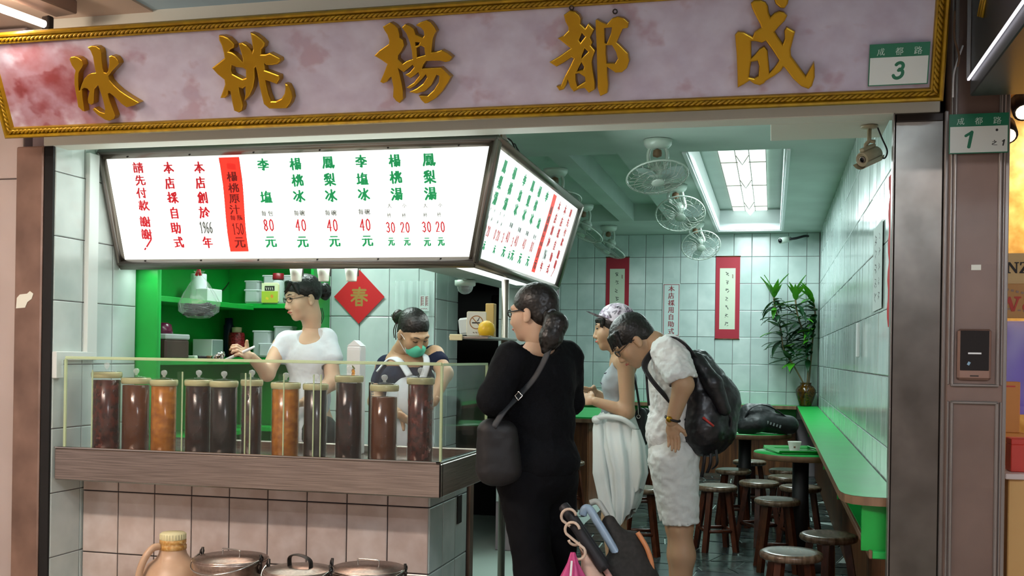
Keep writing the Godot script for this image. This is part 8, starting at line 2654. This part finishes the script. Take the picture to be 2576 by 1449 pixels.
func man_with_backpack() -> void:
	var base := Vector3(-0.43, 0, -5.1)
	var p := thing("person", "person in pale shirt and shorts bending forward under a black backpack", "person", base)
	var s := 0.97
	var f := Vector3(-0.97, 0, 0.22)
	var t := Transform3D(facing(f, 0.78), Vector3(-0.225, 1.379, 0.000))
	var neck := Vector3(-0.121, 1.372, 0.000)
	var skin := [head_shape(t, s, neck)]
	var b := Blob.new()
	b.cap(neck, Vector3(-0.084, 1.329, 0.000), 0.058, 0.075, 0.03)
	var sh := Vector3(-0.014, 1.323, 0.170)
	var el := Vector3(0.041, 1.179, 0.260)
	var wr := Vector3(-0.010, 1.010, 0.240)
	b.cap(sh, el, 0.055, 0.047, 0.02)
	b.cap(el, wr, 0.047, 0.029, 0.02)
	b.cap(Vector3(-0.033, 1.331, -0.170), Vector3(0.053, 1.184, -0.220), 0.055, 0.045, 0.02)
	b.cap(Vector3(0.053, 1.184, -0.220), Vector3(0.003, 0.988, -0.160), 0.044, 0.03, 0.02)
	var kn := Vector3(0.024, 0.511, 0.080)
	var kn2 := Vector3(-0.006, 0.482, -0.100)
	b.cap(Vector3(-0.006, 0.737, 0.070), kn, 0.085, 0.058, 0.03)
	b.cap(Vector3(-0.035, 0.720, -0.080), kn2, 0.085, 0.058, 0.03)
	for k in [kn, kn2]:
		b.cap(k, k + Vector3(0.012, -0.14, 0.0), 0.052, 0.056, 0.03)
		b.cap(k + Vector3(0.012, -0.14, 0), Vector3(k.x + 0.005, 0.09, k.z), 0.056, 0.035, 0.03)
	skin.append(b.build(0.009))
	skin.append(hand_shape(wr, Vector3(-0.003, 0.944, 0.230) - wr, Vector3(0.3, 0.0, -0.95), [0.28, 0.3, 0.32, 0.35], 0.86, 1.0, 0.2))
	skin.append(hand_shape(Vector3(0.003, 0.988, -0.160), Vector3(0, -1, 0), Vector3(0, 0, 1), [0.5, 0.5, 0.5, 0.5], 1.0))
	mesh_node("body", join(skin), M.skin_tan, p)
	face_parts(p, t, s)
	spectacles(p, t, s, M.black, 0.0024)
	b = Blob.new()
	b.ell(t * (Vector3(0, 0.045, -0.018) * s), Vector3(0.086, 0.095, 0.108) * s, t.basis, 0.01)
	b.ell(t * (Vector3(0, -0.02, -0.07) * s), Vector3(0.068, 0.055, 0.045) * s, t.basis, 0.03)
	b.hole(t * (Vector3(0, -0.06, 0.105) * s), Vector3(0.11, 0.088, 0.085) * s, t.basis)
	b.hole(t * (Vector3(0.088, -0.03, 0.0) * s), Vector3(0.03, 0.045, 0.035) * s, t.basis)
	b.hole(t * (Vector3(-0.088, -0.03, 0.0) * s), Vector3(0.03, 0.045, 0.035) * s, t.basis)
	for i in 9:
		b.cap(t * (Vector3(0.07 - 0.0175 * i, 0.085, 0.075 - 0.03 * absf(i - 4) / 4.0) * s), t * (Vector3(0.078 - 0.0195 * i, 0.025, 0.108 - 0.045 * absf(i - 4) / 4.0) * s), 0.016 * s, 0.006 * s, 0.006)
	mesh_node("hair", b.build(0.005, 0.003, 60.0), M.hair, p)
	# shirt
	var lean := Vector3(-0.30, 0.95, 0).normalized()
	var tb := facing(f) * Basis(Vector3.RIGHT, 0.35)
	var tb0 := facing(f)
	b = Blob.new()
	b.cap(Vector3(-0.061, 1.328, 0.100), Vector3(-0.073, 1.330, -0.100), 0.065, 0.065, 0.04)
	b.ell(Vector3(-0.039, 1.234, 0.000), Vector3(0.175, 0.13, 0.115), tb, 0.05)
	b.ell(Vector3(-0.033, 1.091, 0.000), Vector3(0.165, 0.13, 0.11), tb, 0.05)
	b.ell(Vector3(-0.027, 0.948, 0.000), Vector3(0.165, 0.11, 0.115), tb0, 0.05)
	b.ell(Vector3(-0.092, 0.940, 0.050), Vector3(0.09, 0.10, 0.05), tb0, 0.05)
	b.cap(Vector3(-0.034, 1.323, 0.150), Vector3(0.027, 1.220, 0.240), 0.085, 0.074, 0.03)
	b.cap(Vector3(-0.041, 1.330, -0.150), Vector3(0.045, 1.214, -0.200), 0.075, 0.065, 0.03)
	b.hole(Vector3(0.044, 1.190, 0.255), Vector3(0.078, 0.018, 0.09), Basis(Vector3.BACK, 0.25))
	b.hole(Vector3(-0.132, 1.353, 0.000), Vector3(0.05, 0.065, 0.075), Basis(Vector3.BACK, 0.5))
	b.cut(Vector3(0.25, -1, 0), Vector3(-0.030, 0.872, 0.000))
	var shirt := fabric("shirt_pale", hexc("dce3e2"), 0.85, 0.25)
	mesh_node("shirt", b.build(0.0075, 0.011, 19.0, 8), shirt, p)
	b = Blob.new()
	b.cap(Vector3(-0.103, 1.338, 0.060), Vector3(-0.131, 1.299, 0.070), 0.014, 0.012, 0.01)
	b.cap(Vector3(-0.103, 1.338, 0.060), Vector3(-0.068, 1.391, 0.040), 0.014, 0.014, 0.01)
	b.cap(Vector3(-0.068, 1.391, 0.040), Vector3(-0.076, 1.393, -0.040), 0.014, 0.014, 0.01)
	mesh_node("collar", b.build(0.005), shirt, p)
	# shorts
	b = Blob.new()
	b.ell(Vector3(-0.020, 0.872, 0.000), Vector3(0.165, 0.10, 0.12), tb0, 0.04)
	b.cap(Vector3(-0.009, 0.812, 0.070), kn + Vector3(0, 0.03, 0), 0.115, 0.086, 0.04)
	b.cap(Vector3(-0.036, 0.797, -0.080), kn2 + Vector3(0, 0.03, 0), 0.115, 0.086, 0.04)
	b.cut(Vector3(0.1, -1, 0), Vector3(-0.001, 0.517, 0.050))
	b.cut(Vector3(0, 1, 0), Vector3(-0.021, 0.912, 0.000))
	mesh_node("shorts", b.build(0.0085, 0.009, 17.0, 12), fabric("shorts_beige", hexc("d8e0de"), 0.85, 0.2), p)
	for k in [kn, kn2]:
		b = Blob.new()
		b.cap(Vector3(k.x + 0.05, 0.045, k.z), Vector3(k.x - 0.14, 0.036, k.z + 0.02), 0.042, 0.036, 0.02)
		b.flat_floor(0.0)
		mesh_node("shoe", b.build(0.009), M.black, p)
	# watch
	var wt := thing("wrist_watch", "gold watch with a dark strap on the bending person's wrist", "watch", base)
	var wd := (wr - el).normalized()
	var w1 := wd.cross(Vector3.BACK).normalized()
	tubed("strap", ring_pts(wr - wd * 0.012, 0.033, 18, w1, wd.cross(w1)), 0.006, M.black, wt, 6, true)
	turned("dial", v2s([0, 0, 0.013, 0, 0.014, 0.005, 0, 0.006]), M.gold, wt, 18, Transform3D(Basis(Vector3.RIGHT, PI / 2), wr - wd * 0.012 + Vector3(-0.012, 0, 0.031)))
	# backpack
	var bp := thing("backpack", "large black backpack with straps and a red tag on the bending person", "backpack", base)
	var nyl := tri_tex(sm("nylon_black", hexc("17181c"), 0.38), noise_tex(121, 0.03, Color(0.6, 0.6, 0.65), Color(1.4, 1.4, 1.5), 128, 3), 5.0)
	b = Blob.new()
	b.cap(Vector3(0.087, 1.255, 0.000), Vector3(0.154, 1.096, 0.000), 0.085, 0.125, 0.05)
	b.cap(Vector3(0.154, 1.096, 0.000), Vector3(0.138, 0.953, 0.000), 0.125, 0.12, 0.05)
	b.cap(Vector3(0.092, 1.247, 0.080), Vector3(0.135, 0.970, 0.110), 0.06, 0.09, 0.05)
	b.cap(Vector3(0.082, 1.245, -0.080), Vector3(0.123, 0.956, -0.100), 0.06, 0.09, 0.05)
	b.cap(Vector3(0.198, 1.042, 0.040), Vector3(0.205, 0.968, 0.040), 0.065, 0.07, 0.03)
	b.cap(Vector3(0.079, 0.968, 0.100), Vector3(0.117, 0.904, 0.100), 0.05, 0.06, 0.04)
	mesh_node("body", b.build(0.009, 0.008, 14.0, 21), nyl, bp)
	b = Blob.new()
	b.cap(Vector3(0.090, 1.293, 0.130), Vector3(0.171, 1.185, 0.170), 0.035, 0.04, 0.02)
	b.cap(Vector3(0.171, 1.185, 0.170), Vector3(0.221, 1.067, 0.150), 0.04, 0.03, 0.02)
	mesh_node("top_flap", b.build(0.007, 0.004, 20.0), nyl, bp)
	tubed("shoulder_strap", smooth_path([Vector3(0.090, 1.293, 0.140), Vector3(0.038, 1.360, 0.180), Vector3(-0.021, 1.389, 0.180), Vector3(-0.081, 1.359, 0.160), Vector3(-0.149, 1.271, 0.140), Vector3(-0.119, 1.207, 0.180), Vector3(-0.059, 1.134, 0.170), Vector3(0.006, 1.059, 0.120), Vector3(0.071, 0.986, 0.110)], 6), 0.022, M.black, bp, 8, false, Vector2(1.0, 0.3))
	tubed("shoulder_strap", smooth_path([Vector3(0.074, 1.293, -0.100), Vector3(0.012, 1.364, -0.140), Vector3(-0.050, 1.395, -0.140), Vector3(-0.110, 1.363, -0.120), Vector3(-0.161, 1.270, -0.100), Vector3(-0.095, 1.123, -0.140), Vector3(0.056, 0.973, -0.100)], 6), 0.022, M.black, bp, 8, false, Vector2(1.0, 0.3))
	tubed("strap_tail", smooth_path([Vector3(-0.142, 1.252, 0.150), Vector3(-0.133, 1.160, 0.170), Vector3(-0.125, 1.076, 0.160)], 4), 0.006, M.black, bp, 6, false, Vector2(1.0, 0.4))
	tubed("red_tag", [Vector3(0.127, 1.030, 0.195), Vector3(0.175, 0.991, 0.185)], 0.014, sm("tag_red", hexc("d8473f"), 0.5), bp, 8, false, Vector2(1.0, 0.4))
	tubed("side_strap", smooth_path([Vector3(0.180, 1.065, 0.130), Vector3(0.248, 1.028, 0.100), Vector3(0.235, 0.945, 0.100), Vector3(0.183, 0.965, 0.150)], 5), 0.007, M.black, bp, 6)
	b = Blob.new()
	b.ell(Vector3(0.180, 1.209, -0.060), Vector3(0.038, 0.055, 0.05), Basis(Vector3.BACK, 0.4), 0.01)
	mesh_node("hanging_cap", b.build(0.006), M.black, bp)
	for i in 3:
		tubed("loose_strap", smooth_path([Vector3(0.135, 0.914, 0.100) + Vector3(0.02 * i, 0, 0), Vector3(0.131, 0.821, 0.100) + Vector3(0.03 * i, 0, 0.02), Vector3(0.118, 0.744, 0.080) + Vector3(0.025 * i, 0.02 * i, 0)], 4), 0.008, M.black, bp, 6, false, Vector2(1.0, 0.4))
